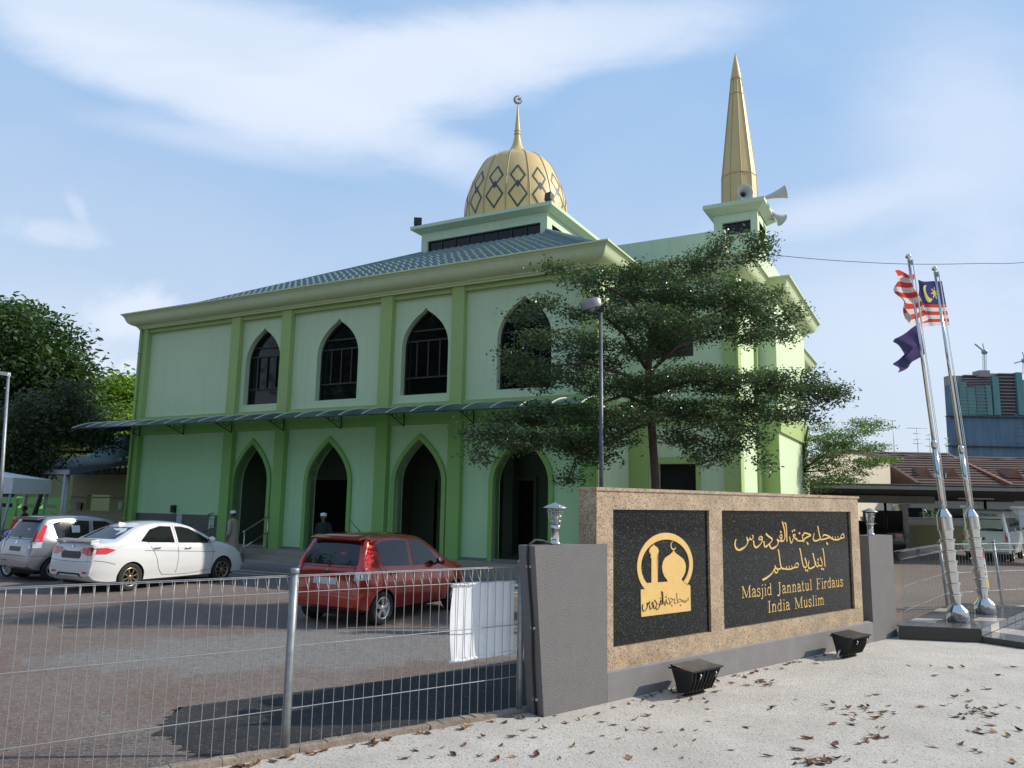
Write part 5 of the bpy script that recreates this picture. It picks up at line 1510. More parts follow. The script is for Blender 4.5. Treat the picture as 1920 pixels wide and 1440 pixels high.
HATCH = dict(L=3.50, W=1.62, belt=.93, rr=.70, rk=.13, fr=.9, fk=.24, tum=.34, ra=.325, rw=.285, wheels=(.60, 2.90),
    top=[(0, .60), (.02, .74), (.05, .90), (.10, .98), (.20, 1.22), (.30, 1.42), (.36, 1.50), (.50, 1.525), (.9, 1.545), (1.5, 1.53), (1.95, 1.46), (2.30, 1.28), (2.60, 1.08), (2.80, 1.00), (3.15, .93), (3.36, .80), (3.46, .66), (3.5, .56)],
    bot=[(0, .34), (.15, .26), (.4, .22), (3.1, .22), (3.38, .24), (3.5, .32)],
    beltc=[(0, .99), (.6, .96), (1.8, .90), (2.4, .89), (3.5, .80)],
    side_glass=[[(.62, 1.00), (1.38, .965), (1.42, 1.41), (1.10, 1.43), (.72, 1.42), (.52, 1.36)], [(1.50, .96), (2.22, .945), (2.33, 1.00), (2.06, 1.28), (1.86, 1.39), (1.52, 1.415)]],
    rear_glass=[(-.58, 1.02), (.58, 1.02), (.56, 1.14), (.50, 1.39), (.30, 1.42), (-.30, 1.42), (-.50, 1.39), (-.56, 1.14)],
    front_glass=[(-.62, 1.12), (.62, 1.12), (.50, 1.42), (-.50, 1.42)],
    gaps=[[(.50, 1.38), (.58, 1.0), (.88, .76), (.93, .62)], [(1.45, 1.43), (1.45, .94), (1.44, .6), (1.42, .30)], [(2.42, .96), (2.40, .7), (2.38, .32)], [(.95, .30), (1.8, .285), (2.5, .30)], [(.03, .60), (.3, .60), (.36, .58)], [(2.44, .94), (2.9, .90), (3.2, .82)]],
    handles=[(.86, .86), (1.62, .84)], mirror=(2.20, .99),
    decals=[('tail_lamp', [(.60, .93), (.685, .93), (.68, 1.05), (.63, 1.20), (.60, 1.22), (.59, 1.08)], 'B', 'tail_red'),
            ('reverse_lamp', [(.60, .78), (.69, .78), (.69, .92), (.60, .92)], 'B', 'tail_clear'),
            ('tail_lamp', [(.10, .94), (.27, .94), (.30, 1.06), (.40, 1.30), (.33, 1.33), (.20, 1.12)], 'R', 'tail_red'), ('tail_lamp', [(.10, .94), (.27, .94), (.30, 1.06), (.40, 1.30), (.33, 1.33), (.20, 1.12)], 'L', 'tail_red'),
            ('reverse_lamp', [(.06, .79), (.25, .79), (.27, .93), (.09, .93)], 'R', 'tail_clear'), ('reverse_lamp', [(.06, .79), (.25, .79), (.27, .93), (.09, .93)], 'L', 'tail_clear'),
            ('badge', [(-.045, .89), (0, .865), (.045, .89), (.045, .925), (0, .95), (-.045, .925)], 'B', 'chrome'),
            ('number_plate', [(-.25, .70), (.25, .70), (.25, .81), (-.25, .81)], 'B', 'horn'),
            ('headlight', [(.42, .66), (.68, .70), (.66, .84), (.45, .78)], 'F', 'tail_clear')],
    rear_gaps=[[(-.74, .60), (0, .60), (.74, .60)], [(-.60, .66), (-.56, 1.0)], [(.60, .66), (.56, 1.0)], [(-.58, .99), (0, .985), (.58, .99)]], spokes=5, spw=(.022, .042))
MT['red_paint'] = paint('metallic_red_paint', (.34, .020, .010), .45)
MT['silver_paint'] = paint('silver_paint', (.25, .26, .285), .6)
MT['white_paint'] = paint('white_car_paint', (.62, .63, .64), 0)
def extras_hatch(o, mt, spoiler=True):
    b = [c for c in o.children if c.name.startswith('body')][0]
    v = [(.40, -.56, 1.515), (.40, .56, 1.515), (.20, .54, 1.475), (.20, -.54, 1.475), (.40, -.56, 1.49), (.40, .56, 1.49), (.21, .54, 1.445), (.21, -.54, 1.445)]
    MB().add(v, [(0, 3, 2, 1), (4, 5, 6, 7), (0, 1, 5, 4), (1, 2, 6, 5), (2, 3, 7, 6), (3, 0, 4, 7)]).build('roof_spoiler', mt, b)
    MB().tube([(.085, 0, 1.0), (.12, -.03, 1.05), (.16, -.18, 1.12)], .008, 6).build('rear_wiper', MT['black_metal'], b)
    MB().tube([(.90, 0, 1.55), (.55, 0, 1.80)], [.008, .004], 6).build('aerial', MT['black_metal'], b)
rp = gnd(710, 1171); hd = R(28)
fwd = Vector((math.sin(hd), math.cos(hd), 0)); rgt = Vector((math.cos(hd), -math.sin(hd), 0))
org = lambda p, P, h: Vector((p.x, p.y, 0)) - Vector((math.sin(R(h)), math.cos(R(h)), 0))*P['wheels'][0] - Vector((math.cos(R(h)), -math.sin(R(h)), 0))*(P['W']/2-.10)
red = car('hatchback_car', 'red five door hatchback parked behind the wire fence', org(rp, HATCH, 28), 28, HATCH, MT['red_paint'], MT['alloy'], 'cars parked in front of the mosque')
extras_hatch(red, MT['red_paint']); red.scale = (1, 1, .965)
SILV = dict(HATCH); sp_p = gnd(97, 1089)
SILV['decals'] = HATCH['decals'][:7] + [('number_plate', [(-.25, .70), (.25, .70), (.25, .81), (-.25, .81)], 'B', 'plate')] + HATCH['decals'][8:] + [('bumper_slot', [(.30, .46), (.50, .46), (.50, .475), (.30, .475)], 'B', 'gap')]
silver = car('hatchback_car', 'silver hatchback parked at the left, beside the white saloon', org(sp_p, SILV, 33), 33, SILV, MT['silver_paint'], MT['alloy'], 'cars parked in front of the mosque')
extras_hatch(silver, MT['silver_paint'])
MB().box(-.10, .10, -.004, 0, -.09, .09).build('paper_notice', MT['paper'], [c for c in silver.children if c.name.startswith('body')][0], loc=(1.05, -.715, 1.22), rot=(R(-18), 0, 0))
SEDAN = dict(L=4.25, W=1.66, belt=.93, rr=.75, rk=.16, fr=1.1, fk=.26, tum=.50, ra=.335, rw=.300, wheels=(.90, 3.42),
    top=[(0, .62), (.02, .80), (.06, .98), (.12, 1.04), (.30, 1.06), (.52, 1.09), (.75, 1.19), (1.05, 1.34), (1.35, 1.43), (1.75, 1.475), (2.2, 1.46), (2.6, 1.36), (3.0, 1.16), (3.22, 1.03), (3.5, .96), (3.85, .86), (4.08, .74), (4.2, .60), (4.25, .50)],
    bot=[(0, .36), (.12, .25), (.5, .20), (3.9, .19), (4.15, .20), (4.25, .28)],
    beltc=[(0, .98), (.6, 1.0), (1.2, .97), (2.2, .93), (3.1, .90), (4.25, .78)],
    side_glass=[[(1.12, 1.06), (1.35, 1.03), (2.02, 1.00), (2.00, 1.365), (1.70, 1.38), (1.42, 1.31)], [(2.12, .995), (3.04, .955), (3.10, .98), (2.75, 1.19), (2.50, 1.31), (2.30, 1.355), (2.11, 1.365)]],
    rear_glass=[(-.56, 1.12), (.56, 1.12), (.46, 1.36), (-.46, 1.36)],
    front_glass=[(-.64, 1.08), (.64, 1.08), (.50, 1.39), (-.50, 1.39)],
    gaps=[[(1.30, 1.04), (1.34, .98), (1.50, .72), (1.58, .45), (1.70, .30)], [(2.06, 1.38), (2.08, .98), (2.10, .7), (2.06, .32)], [(3.04, .94), (3.10, .75), (3.05, .36)], [(1.70, .30), (2.4, .275), (3.05, .34)],
          [(.02, .70), (.28, .66), (.50, .60)], [(1.2, .86), (2.2, .80), (3.2, .74)]],
    handles=[(1.52, .90), (2.36, .865)], mirror=(2.98, 1.02),
    decals=[('tail_lamp', [(.34, .84), (.56, .79), (.685, .80), (.685, .95), (.60, .97), (.36, .92)], 'B', 'tail_red'),
            ('tail_lamp', [(.02, .83), (.30, .82), (.50, .90), (.30, .955), (.05, .95)], 'R', 'tail_red'), ('tail_lamp', [(.02, .83), (.30, .82), (.50, .90), (.30, .955), (.05, .95)], 'L', 'tail_red'),
            ('number_plate', [(-.30, .72), (.30, .72), (.34, .80), (.30, .87), (-.30, .87), (-.34, .80)], 'B', 'plate'),
            ('badge', [(-.04, .95), (.04, .95), (.05, 1.0), (-.05, 1.0)], 'B', 'chrome'),
            ('bumper_light', [(.45, .42), (.62, .42), (.58, .46), (.46, .46)], 'B', 'tail_red'),
            ('diffuser', [(-.45, .34), (-.36, .42), (.36, .42), (.45, .34), (.38, .34), (.32, .385), (-.32, .385), (-.38, .34)], 'B', 'gap'),
            ('headlight', [(.42, .64), (.70, .70), (.66, .80), (.45, .74)], 'F', 'tail_clear')],
    rear_gaps=[[(-.74, .68), (-.4, .66), (0, .66), (.4, .66), (.74, .68)]], spokes=8, spw=(.010, .016), handle_mt=MT['chrome'])
wp = gnd(238, 1108)
white = car('saloon_car', 'white saloon with a boot spoiler parked between the silver car and the steps', org(wp, SEDAN, 28), 28, SEDAN, MT['white_paint'], MT['bronze_rim'], 'cars parked in front of the mosque')
wb_ = [c for c in white.children if c.name.startswith('body')][0]
MB().add([(.03, -.62, 1.075), (.03, .62, 1.075), (.24, .60, 1.10), (.24, -.60, 1.10), (.03, -.62, 1.10), (.03, .62, 1.10), (.22, .58, 1.125), (.22, -.58, 1.125)],
         [(0, 3, 2, 1), (4, 5, 6, 7), (0, 1, 5, 4), (1, 2, 6, 5), (2, 3, 7, 6), (3, 0, 4, 7)]).box(.05, .22, -.60, -.56, 1.02, 1.08).box(.05, .22, .56, .60, 1.02, 1.08).build('boot_spoiler', MT['white_paint'], wb_)
MB().add([(1.05, -.02, 1.37), (1.05, .02, 1.37), (1.30, .04, 1.40), (1.30, -.04, 1.40), (1.08, 0, 1.47), (1.2, 0, 1.45)], [(0, 4, 5, 3), (1, 2, 5, 4), (2, 3, 5), (0, 1, 4)]).build('shark_fin_aerial', MT['white_paint'], wb_)
# dark car in the shade of the carport, and the funeral van
DARK = dict(SEDAN)
MT['dark_paint'] = paint('dark_brown_paint', (.03, .022, .018), .2)
dk = car('saloon_car', 'dark saloon in the deep shade of the carport, left of the white van', Vector((17.6, 35.0, 0)), -68, DARK, MT['dark_paint'], MT['alloy'])
VAN = dict(L=4.7, W=1.72, belt=1.12, rr=.35, rk=.06, fr=1.0, fk=.22, tum=.16, ra=.36, rw=.33, wheels=(1.0, 3.6),
    top=[(0, .9), (.03, 1.4), (.08, 1.85), (.18, 2.02), (.5, 2.08), (2.5, 2.08), (3.3, 2.04), (3.8, 1.80), (4.2, 1.30), (4.5, 1.08), (4.65, .9), (4.7, .7)],
    bot=[(0, .40), (.2, .30), (4.4, .28), (4.7, .36)],
    side_glass=[[(.35, 1.20), (1.75, 1.20), (1.75, 1.75), (.35, 1.75)], [(1.85, 1.20), (3.0, 1.20), (3.0, 1.75), (1.85, 1.75)], [(3.1, 1.20), (3.85, 1.20), (3.6, 1.65), (3.1, 1.72)]],
    rear_glass=[(-.66, 1.22), (.66, 1.22), (.60, 1.72), (-.60, 1.72)],
    front_glass=[(-.7, 1.3), (.7, 1.3), (.6, 1.9), (-.6, 1.9)],
    gaps=[[(1.8, 1.9), (1.8, .4)], [(3.05, 1.9), (3.05, .4)]], handles=[(1.95, 1.05)], mirror=(3.8, 1.25),
    decals=[('tail_lamp', [(.70, .80), (.80, .80), (.80, 1.18), (.70, 1.18)], 'B', 'tail_red'), ('number_plate', [(.0, .86), (.45, .86), (.45, .97), (.0, .97)], 'B', 'plate'),
            ('headlight', [(.5, .8), (.75, .8), (.75, 1.0), (.5, 1.0)], 'F', 'tail_clear')],
    rear_gaps=[[(-.74, .70), (0, .70), (.74, .70)]], spokes=6, spw=(.02, .03))
MT['van_white'] = paint('van_white_paint', (.62, .66, .62), 0)
vpos = at(1893, 1050, 31.5); vpos.z = 0
van = car('van', 'white funeral van with lettering over its rear window, parked under the carport', vpos - Vector((math.cos(R(40)), -math.sin(R(40)), 0))*.80, 40, VAN, MT['van_white'], MT['alloy'])
van['category'] = 'van'
vb = [c for c in van.children if c.name.startswith('body')][0]
MB().add([], []).box(.02, .05, -.62, .62, 1.26, 1.68).build('curtain', mat('cream_curtain', (.45, .50, .42), .8, var=.1), vb)
def block_text(text, k, mt, parent, loc, rot):
    """plain capitals made of strokes"""
    C = {'V': [[(0,1),(.3,0),(.6,1)]], 'A': [[(0,0),(.3,1),(.6,0)],[(.12,.38),(.48,.38)]], 'N': [[(0,0),(0,1),(.55,0),(.55,1)]], 'J': [[(.4,1),(.4,.15),(.2,0),(0,.15)]],
         'E': [[(.5,0),(0,0),(0,1),(.5,1)],[(0,.5),(.42,.5)]], 'Z': [[(0,1),(.5,1),(0,0),(.5,0)]], 'H': [[(0,0),(0,1)],[(.5,0),(.5,1)],[(0,.5),(.5,.5)]], ' ': []}
    mb = MB(); x = 0
    tot = sum(.8 if c != ' ' else .5 for c in text)
    for c in text:
        for st_ in C[c]:
            for a_, b_ in zip(st_, st_[1:]): mb.bar(((x+a_[0]-tot/2)*k, 0, a_[1]*k), ((x+b_[0]-tot/2)*k, 0, b_[1]*k), .13*k, .01)
        x += .8 if c != ' ' else .5
    return mb.build('lettering', mt, parent, loc=loc, rot=rot)
block_text('VAN JENAZAH', .118, MT['navy_print'], vb, (.055, 0, 1.81), (R(8), 0, R(-90)))

# ================================================================ PEOPLE
MT['skin'] = mat('brown_skin', (.20, .10, .06), .6); MT['hair'] = mat('black_hair', (.012, .010, .009), .6)
MT['robe'] = mat('beige_robe', (.36, .29, .23), .85, var=.06, vscale=8, bump=.3, bscale=12); MT['cap_white'] = mat('white_prayer_cap', (.68, .74, .82), .8)
MT['black_cloth'] = mat('black_clothes', (.015, .015, .020), .85); MT['maroon_shirt'] = mat('dark_shirt', (.035, .014, .02), .8); MT['sandal'] = mat('dark_sandals', (.03, .02, .015), .8)
def skinned(nm, chains, mt, parent, levels=1):
    """chains of (point, radius) that share their first points -> one smooth body"""
    verts, edges, rad, idx = [], [], [], {}
    for ch in chains:
        prev = None
        for p, r_ in ch:
            key = tuple(round(c, 4) for c in p)
            if key not in idx: idx[key] = len(verts); verts.append(p); rad.append(r_)
            if prev is not None and prev != idx[key]: edges.append((prev, idx[key]))
            prev = idx[key]
    me = bpy.data.meshes.new(nm); me.from_pydata(verts, edges, [])
    o_ = bpy.data.objects.new(nm, me); COL.objects.link(o_)
    o_.modifiers.new('s', 'SKIN')
    for i, v in enumerate(me.skin_vertices[0].data):
        r_ = rad[i]; v.radius = r_ if isinstance(r_, tuple) else (r_, r_); v.use_root = (i == 0)
    sb = o_.modifiers.new('d', 'SUBSURF'); sb.levels = levels+1; sb.render_levels = levels+1
    dg = bpy.context.evaluated_depsgraph_get()
    m2 = bpy.data.meshes.new_from_object(o_.evaluated_get(dg), depsgraph=dg)
    bpy.data.objects.remove(o_)
    m2.materials.clear(); m2.materials.append(mt)
    for p in m2.polygons: p.use_smooth = True
    q = bpy.data.objects.new(nm, m2); COL.objects.link(q); q.parent = parent
    return q
def person(label, loc, rz, H, robe, cap, arms, robe_len=.06, head_turn=0, top_only=None, hair=True):
    """faces local -y"""
    o = thing('person', label, 'person', loc, rz)
    k = H/1.70
    S = lambda x, y, z: (x*k, y*k, z*k)
    pel = (S(0, 0, .92), .13*k)
    neck = (S(0, -.01, 1.43), .055*k)
    chains = [[pel, (S(0, .01, 1.12), .125*k), (S(0, .015, 1.30), .145*k), neck, (S(0, -.03, 1.50), .052*k), (S(0, -.035, 1.555), .078*k), (S(0, -.03, 1.62), .088*k), (S(0, -.02, 1.675), .05*k)]]
    for sx in (-1, 1):
        chains.append([pel, (S(.09*sx, 0, .86), .09*k), (S(.10*sx, -.02, .48), .058*k), (S(.10*sx, .02, .09), .038*k), (S(.10*sx, -.04, .035), .035*k), (S(.105*sx, -.15, .03), .026*k)])
        el, wr = arms[0 if sx < 0 else 1]
        sh = (S(.175*sx, .01, 1.37), .055*k)
        chains.append([(S(0, .015, 1.30), .145*k), sh, (S(*el), .042*k), (S(*wr), .028*k)])
        d = (Vector(wr)-Vector(el)).normalized()
        palm = Vector(wr)+d*.07
        chains.append([(S(*wr), .028*k), (S(*palm), .034*k)])
        side = d.cross(Vector((sx, 0, 0))).normalized() if abs(d.x) < .9 else Vector((0, 1, 0))
        for f_ in range(4):
            b = palm + side*(.024-.016*f_)*1.0 + d*.02; tip = b + d*(.055-.006*abs(f_-1)) + Vector((-.012*sx, -.012, 0))
            chains.append([(S(*palm), .034*k), (S(*b), .011*k), (S(*tip), .008*k)])
        th = Vector(wr)+d*.03+side*.03; chains.append([(S(*wr), .028*k), (S(*th), .012*k), (S(*(th+d*.04+side*.012)), .009*k)])
    skin = skinned('body', chains, MT['skin'], o)
    hc = Vector(S(0, -.03, 1.60))
    if robe:
        pr = []
        levels = [(robe_len, .29, .30), (.30, .26, .27), (.60, .225, .22), (.90, .20, .185), (1.10, .185, .165), (1.28, .195, .135), (1.38, .185, .115), (1.435, .10, .085), (1.455, .065, .065)] if top_only is None else top_only
        n_ = 28; mb = MB()
        for li, (z, rx, ry) in enumerate(levels):
            for j in range(n_):
                a_ = 2*math.pi*j/n_
                w_ = 1+.05*math.sin(a_*7+z*3)*max(0, 1-z/1.2)
                mb.v.append(S(rx*w_*math.cos(a_), .012+ry*w_*math.sin(a_), z))
        for i in range(len(levels)-1):
            for j in range(n_):
                mb.f.append((i*n_+j, i*n_+(j+1) % n_, (i+1)*n_+(j+1) % n_, (i+1)*n_+j)); mb.m.append(0); mb.sm.append(True)
        mb.build('robe' if top_only is None else 'shirt', robe, o)
        for sx in (-1, 1):
            el, wr = arms[0 if sx < 0 else 1]
            fr = .35 if top_only else .62
            ml = Vector(el).lerp(Vector(wr), fr)
            MB().tube([S(.13*sx, .01, 1.37), S(.19*sx, .01, 1.355), S(*el), S(*ml)], [.075*k, .078*k, .066*k, .062*k], 12, cap=False).build('sleeve', robe, o)
    if top_only:
        for sx in (-1, 1): MB().tube([S(.08*sx, 0, .93), S(.10*sx, 0, .75), S(.105*sx, -.02, .48), S(.105*sx, .015, .08)], [.105*k, .10*k, .075*k, .06*k], 12).build('trouser_leg', MT['black_cloth'], o)
    # head: hair or cap, face
    if hair:
        h_ = MB().sphere((0, 0, 0), .092*k, .105*k, .10*k, 18, 12)
        keep = [i for i, v in enumerate(h_.v)]
        h_.f = [f for f in h_.f if sum(h_.v[i][2] for i in f)/4 > (-.05*k if sum(h_.v[i][1] for i in f)/4 > 0 else .035*k)]; h_.m = [0]*len(h_.f); h_.sm = [True]*len(h_.f)
        h_.build('hair', MT['hair'], o, loc=hc+Vector((0, .008*k, .012*k)))
    if cap:
        MB().lathe([(.098*k, .0), (.100*k, .055*k), (.090*k, .085*k), (.05*k, .10*k), (0, .104*k)], 22).build('prayer_cap', MT['cap_white'], o, loc=hc+Vector((0, .008*k, .025*k)))
    fc = MB().sphere((0, -.095*k, -.005*k), .013*k, .018*k, .022*k, 10, 6).build('nose', MT['skin'], o, loc=hc)
    for sx in (-1, 1):
        MB().sphere((sx*.032*k, -.078*k, .012*k), .012*k, .01*k, .006*k, 8, 6).build('eye', MT['hair'], o, loc=hc)
        MB().sphere((sx*.090*k, .005*k, -.002*k), .010*k, .018*k, .028*k, 8, 6).build('ear', MT['skin'], o, loc=hc)
    MB().sphere((0, -.082*k, -.045*k), .025*k, .008*k, .006*k, 10, 6).build('mouth', MT['sandal'], o, loc=hc)
    for sx in (-1, 1): MB().sphere((sx*.10*k, -.07*k, .018*k), .045*k, .125*k, .018*k, 12, 6).build('shoe', MT['sandal'], o)
    return o
mp = bw(1.93, -1.02, .0)
person('man in a long beige robe and white cap walking down the mosque steps', mp, BR+R(-78), 1.62, MT['robe'], True,
       [((-.24, -.04, 1.08), (-.20, -.26, .96)), ((.25, .06, 1.10), (.27, .02, .86))], hair=True)
person('man in black clothes and white cap standing before the second arch', bw(5.30, -.60, 0), BR+R(10), 1.62, MT['black_cloth'], True,
       [((-.25, .03, 1.10), (-.26, -.04, .86)), ((.25, .03, 1.10), (.27, -.03, .86))], robe_len=.14)
pp = at(44, 985, 27.5); pp.z = 0
person('dark haired man in a dark shirt behind the silver hatchback', pp, R(-75), 1.62, MT['maroon_shirt'], False,
       [((-.25, .0, 1.12), (-.22, -.20, 1.0)), ((.25, .02, 1.10), (.24, -.12, .92))], top_only=[(.88, .17, .13), (1.05, .165, .125), (1.28, .195, .135), (1.37, .185, .115), (1.42, .10, .085), (1.44, .065, .065)])

# ================================================================ LEFT: motorbike, cone, tent, sheds
MT['blue_gloss'] = mat('blue_helmet', (.02, .09, .55), .15, coat=1); MT['orange'] = mat('orange_plastic', (.75, .10, .02), .5); MT['reflect'] = mat('pale_reflector', (.65, .62, .58), .5)
bkp = at(6, 1052, 20.0); bkp.z = 0
bike = thing('motorcycle', 'black motorcycle with white fairing parked at the left edge beside the silver car', 'motorcycle', bkp + Vector((-.35, .2, 0)), R(-28))
for x in (-.62, .62):
    w = bpy.data.objects.new('wheel', None); COL.objects.link(w); w.parent = bike; w.location = (x, 0, .29); w.rotation_euler = (R(90), 0, 0)
    MB().lathe([(.25, -.05), (.28, -.045), (.295, 0), (.28, .045), (.25, .05), (.235, 0), (.25, -.05)], 30).build('tyre', MT['tyre'], w)
    q = MB().lathe([(.22, -.02), (.24, -.02), (.24, .02), (.22, .02), (.22, -.02)], 30)
    for k_ in range(6): q.bar((0, 0, 0), (.225*math.cos(k_*math.pi/3), .225*math.sin(k_*math.pi/3), 0), .018)
    q.build('rim', MT['alloy'], w)
MB().tube([(-.62, .06, .29), (-.1, .10, .36), (.15, .08, .42)], .03, 8).tube([(.62, 0, .29), (.42, 0, .80), (.36, 0, .98)], .028, 8).tube([(-.60, 0, .62), (-.1, 0, .56), (.28, 0, .66), (.40, 0, .85)], .05, 8).build('frame', MT['black_metal'], bike)
MB().sphere((.02, 0, .40), .17, .13, .14, 14, 10).build('engine', MT['galv'], bike)
MB().sphere((-.35, 0, .78), .40, .13, .07, 18, 10).build('saddle', MT['black_rubber'], bike)
MB().sphere((-.40, 0, .62), .36, .12, .12, 18, 10).build('tail_fairing', MT['black_metal'], bike)
MB().sphere((.42, 0, .70), .14, .16, .24, 16, 10).build('front_fairing', MT['white_paint'], bike)
MB().tube([(.30, -.34, 1.02), (.36, -.12, .99), (.38, 0, .97), (.36, .12, .99), (.30, .34, 1.02)], .016, 8).build('handlebar', MT['black_metal'], bike)
for sy in (-1, 1): MB().tube([(.34, sy*.2, 1.0), (.32, sy*.28, 1.14)], .007, 6).sphere((.32, sy*.30, 1.17), .02, .06, .04, 12, 8).build('mirror', MT['black_metal'], bike)
MB().tube([(-.05, -.1, .25), (-.55, -.13, .30), (-.85, -.14, .38)], [.03, .045, .05], 12).build('exhaust', MT['steel_dull'], bike)
hp = at(19, 1003, 19.8)
hl = thing('helmet', 'glossy blue and white crash helmet hanging on the motorcycle', 'helmet', hp, 0)
MB().sphere((0, 0, 0), .125, .14, .125, 20, 14).build('shell', MT['blue_gloss'], hl)
MB().lathe([(.10, -.14), (.128, -.10), (.126, -.075), (.10, -.06)], 22).build('lower_band', MT['white_paint'], hl)
cnp = at(26, 994, 26.0)
lw_ = thing('planter', 'low dark masonry block carrying the traffic cone', 'planter', (cnp.x, cnp.y, 0), R(20))
MB().box(-1.4, .9, -.2, .5, 0, cnp.z).build('masonry', MT['grey_base'], lw_)
MB().box(-1.45, .95, -.25, .55, cnp.z-.05, cnp.z).v
cone = thing('traffic_cone', 'orange traffic cone with a pale band standing behind the motorcycle', 'cone', cnp, 0)
MB().box(-.19, .19, -.19, .19, 0, .035).lathe([(.15, .035), (.105, .20), (.07, .36)], 24).build('cone_body', MT['orange'], cone)
MB().lathe([(.0705, .36), (.052, .45)], 24).build('reflective_band', MT['reflect'], cone)
MB().lathe([(.052, .45), (.035, .54), (.03, .545), (.0, .545)], 24).build('cone_tip', MT['orange'], cone)
MT['tent'] = mat('white_tent_cloth', (.62, .63, .64), .8, var=.05, bump=.2, bscale=5)
tp = at(20, 942, 24.5)
tent = thing('tent', 'white canopy tent corner at the left edge', 'tent', (tp.x, tp.y, 0), R(10))
mb = MB()
mb.add([(0, 0, 2.05), (-3, -.2, 2.05), (-3, 2.8, 2.05), (0, 3, 2.05), (-1.5, 1.4, 2.85), (0, 0, 2.55), (-3, -.2, 2.55), (-3, 2.8, 2.55), (0, 3, 2.55)],
       [(0, 1, 6, 5), (1, 2, 7, 6), (2, 3, 8, 7), (3, 0, 5, 8), (5, 6, 4), (6, 7, 4), (7, 8, 4), (8, 5, 4)])
mb.build('canopy', MT['tent'], tent)
for x, y in ((-.05, .05), (-2.9, -.1), (-.05, 2.9), (-2.9, 2.7)):
    MB().tube([(x-.25 if x > -1 else x, y, 0), (x, y, 2.1)], .045, 10).build('tent_pole', MT['galv'], tent)
# green boundary wall at the back left
MT['lime_wall'] = mat('lime_wall_paint', (.52, .58, .22), .8, var=.05, dirt=.2); MT['green_wall'] = mat('green_wall_paint', (.16, .38, .10), .8, var=.05, dirt=.2)
gw0, gw1 = at(-60, 985, 40), at(124, 985, 36); gw0.z = gw1.z = 0
dg_ = (gw1-gw0); lg = dg_.length; az_ = math.atan2(dg_.y, dg_.x)
gw = thing('boundary_wall', 'lime green boundary wall behind the parked cars at the left', 'wall', gw0, az_)
MB().box(0, lg, 0, .15, 0, 1.35).build('lower_wall', MT['green_wall'], gw)
MB().box(0, lg, 0, .18, 1.55, 1.85).build('top_rail', MT['green_wall'], gw)
for i in range(5):
    x = lg*(i+.15)/4.6
    MB().box(x, x+.3, -.05, .2, 0, 1.88).build('pier', MT['lime_wall'] if i < 2 else MT['green_wall'], gw)
# rear service building with tiled wall and pavilion roofs
MT['tile_wall'] = mat('beige_tiled_wall', (.26, .25, .19), .6, var=.06); MT['olive_wall'] = mat('olive_wall_paint', (.27, .29, .15), .8, var=.04)
MT['teal_sheet'] = mat('teal_roof_sheet', (.015, .17, .14), .5, var=.06); MT['slate_sheet'] = mat('grey_blue_roof_sheet', (.045, .07, .095), .45, var=.1)
a_, b_ = at(128, 985, 33), at(262, 985, 31); a_.z = b_.z = 0
dd = b_-a_; ll = dd.length
ann = thing('annexe_building', 'low beige tiled annexe with a wall opening, behind the left end of the mosque', 'building', a_, math.atan2(dd.y, dd.x))
ox0, ox1 = ll*.235, ll*.56
mb = MB(); holes(mb, 0, ll+1, 0, 1.30, [], 0, .2); mb.build('tiled_wall', MT['tile_wall'], ann)
mb = MB(); holes(mb, 0, ll+1, 1.30, 3.15, [(ox0, ox1, 1.40, 2.05)], 0, .2); mb.build('upper_wall', MT['olive_wall'], ann)
MB().box(-.02, ll+1, -.03, 0, 1.92, 1.97).build('pipe_rail', MT['black_metal'], ann)
MB().box(ll*.12, ll*.18, -.08, 0, 1.42, 1.72).build('meter_box', MT['black_metal'], ann)
MB().box(ll*.70, ll*.75, -.05, 0, 1.50, 1.80).build('paper_notice', MT['paper_green'], ann)
mb = MB()   # dark lattice truss carrying the roof
z0_, z1_ = 2.90, 3.55
mb.bar((.2, -.5, z0_), (ll+1, -.5, z0_), .07).bar((.2, -.5, z0_), (ll+1, -.5, z1_+.15), .07)
for i in range(1, 8):
    x = ll*i/7; zz = z0_+(z1_+.15-z0_)*x/ll
    mb.bar((x-.28, -.5, z0_), (x, -.5, zz), .05); mb.bar((x, -.5, zz), (x+.22, -.5, z0_), .05)
mb.build('roof_truss', MT['black_metal'], ann)
mb = MB().add([(ll*.28, -.6, 3.15), (ll+1, -.6, 3.75), (ll+1, .5, 4.65), (ll*.30, .5, 4.55)], [(0, 1, 2, 3)])
mb.build('teal_sheet', MT['teal_sheet'], ann)
mb = MB().add([(ll*.28, -1.2, 4.50), (ll+1, -1.6, 4.85), (ll+1, 1.5, 5.0), (ll*.60, 1.5, 4.95), (ll*.28, -1.2, 4.44), (ll+1, -1.6, 4.79), (ll+1, 1.5, 4.94), (ll*.60, 1.5, 4.89)], [(0, 1, 2, 3), (4, 5, 6, 7), (0, 1, 5, 4)])
mb.bar((ll*.5, -1.1, 4.5), (ll*.9, .3, 3.6), .06).build('upper_roof', MT['frame_dark'], ann)
sh = thing('shelter', 'open shelter with a low grey blue roof and white pipe posts, left of the annexe', 'shelter', at(128, 985, 29)*1.0, 0)
sh.location.z = 0; sh.rotation_euler = (0, 0, math.atan2(dd.y, dd.x))
q = MB().add([(-5.6, -.3, 2.92), (.2, -.3, 2.92), (1.3, 3.2, 3.75), (-3.4, 3.2, 3.75), (-5.6, -.3, 2.74), (.2, -.3, 2.74), (1.3, 3.2, 3.6), (-3.4, 3.2, 3.6)],
             [(0, 1, 2, 3), (4, 7, 6, 5), (0, 4, 5, 1), (1, 5, 6, 2), (2, 6, 7, 3), (3, 7, 4, 0)])
q.build('roof', MT['slate_sheet'], sh)
MB().box(-5.6, .22, -.36, -.30, 2.78, 2.95).build('gutter', MT['horn'], sh)
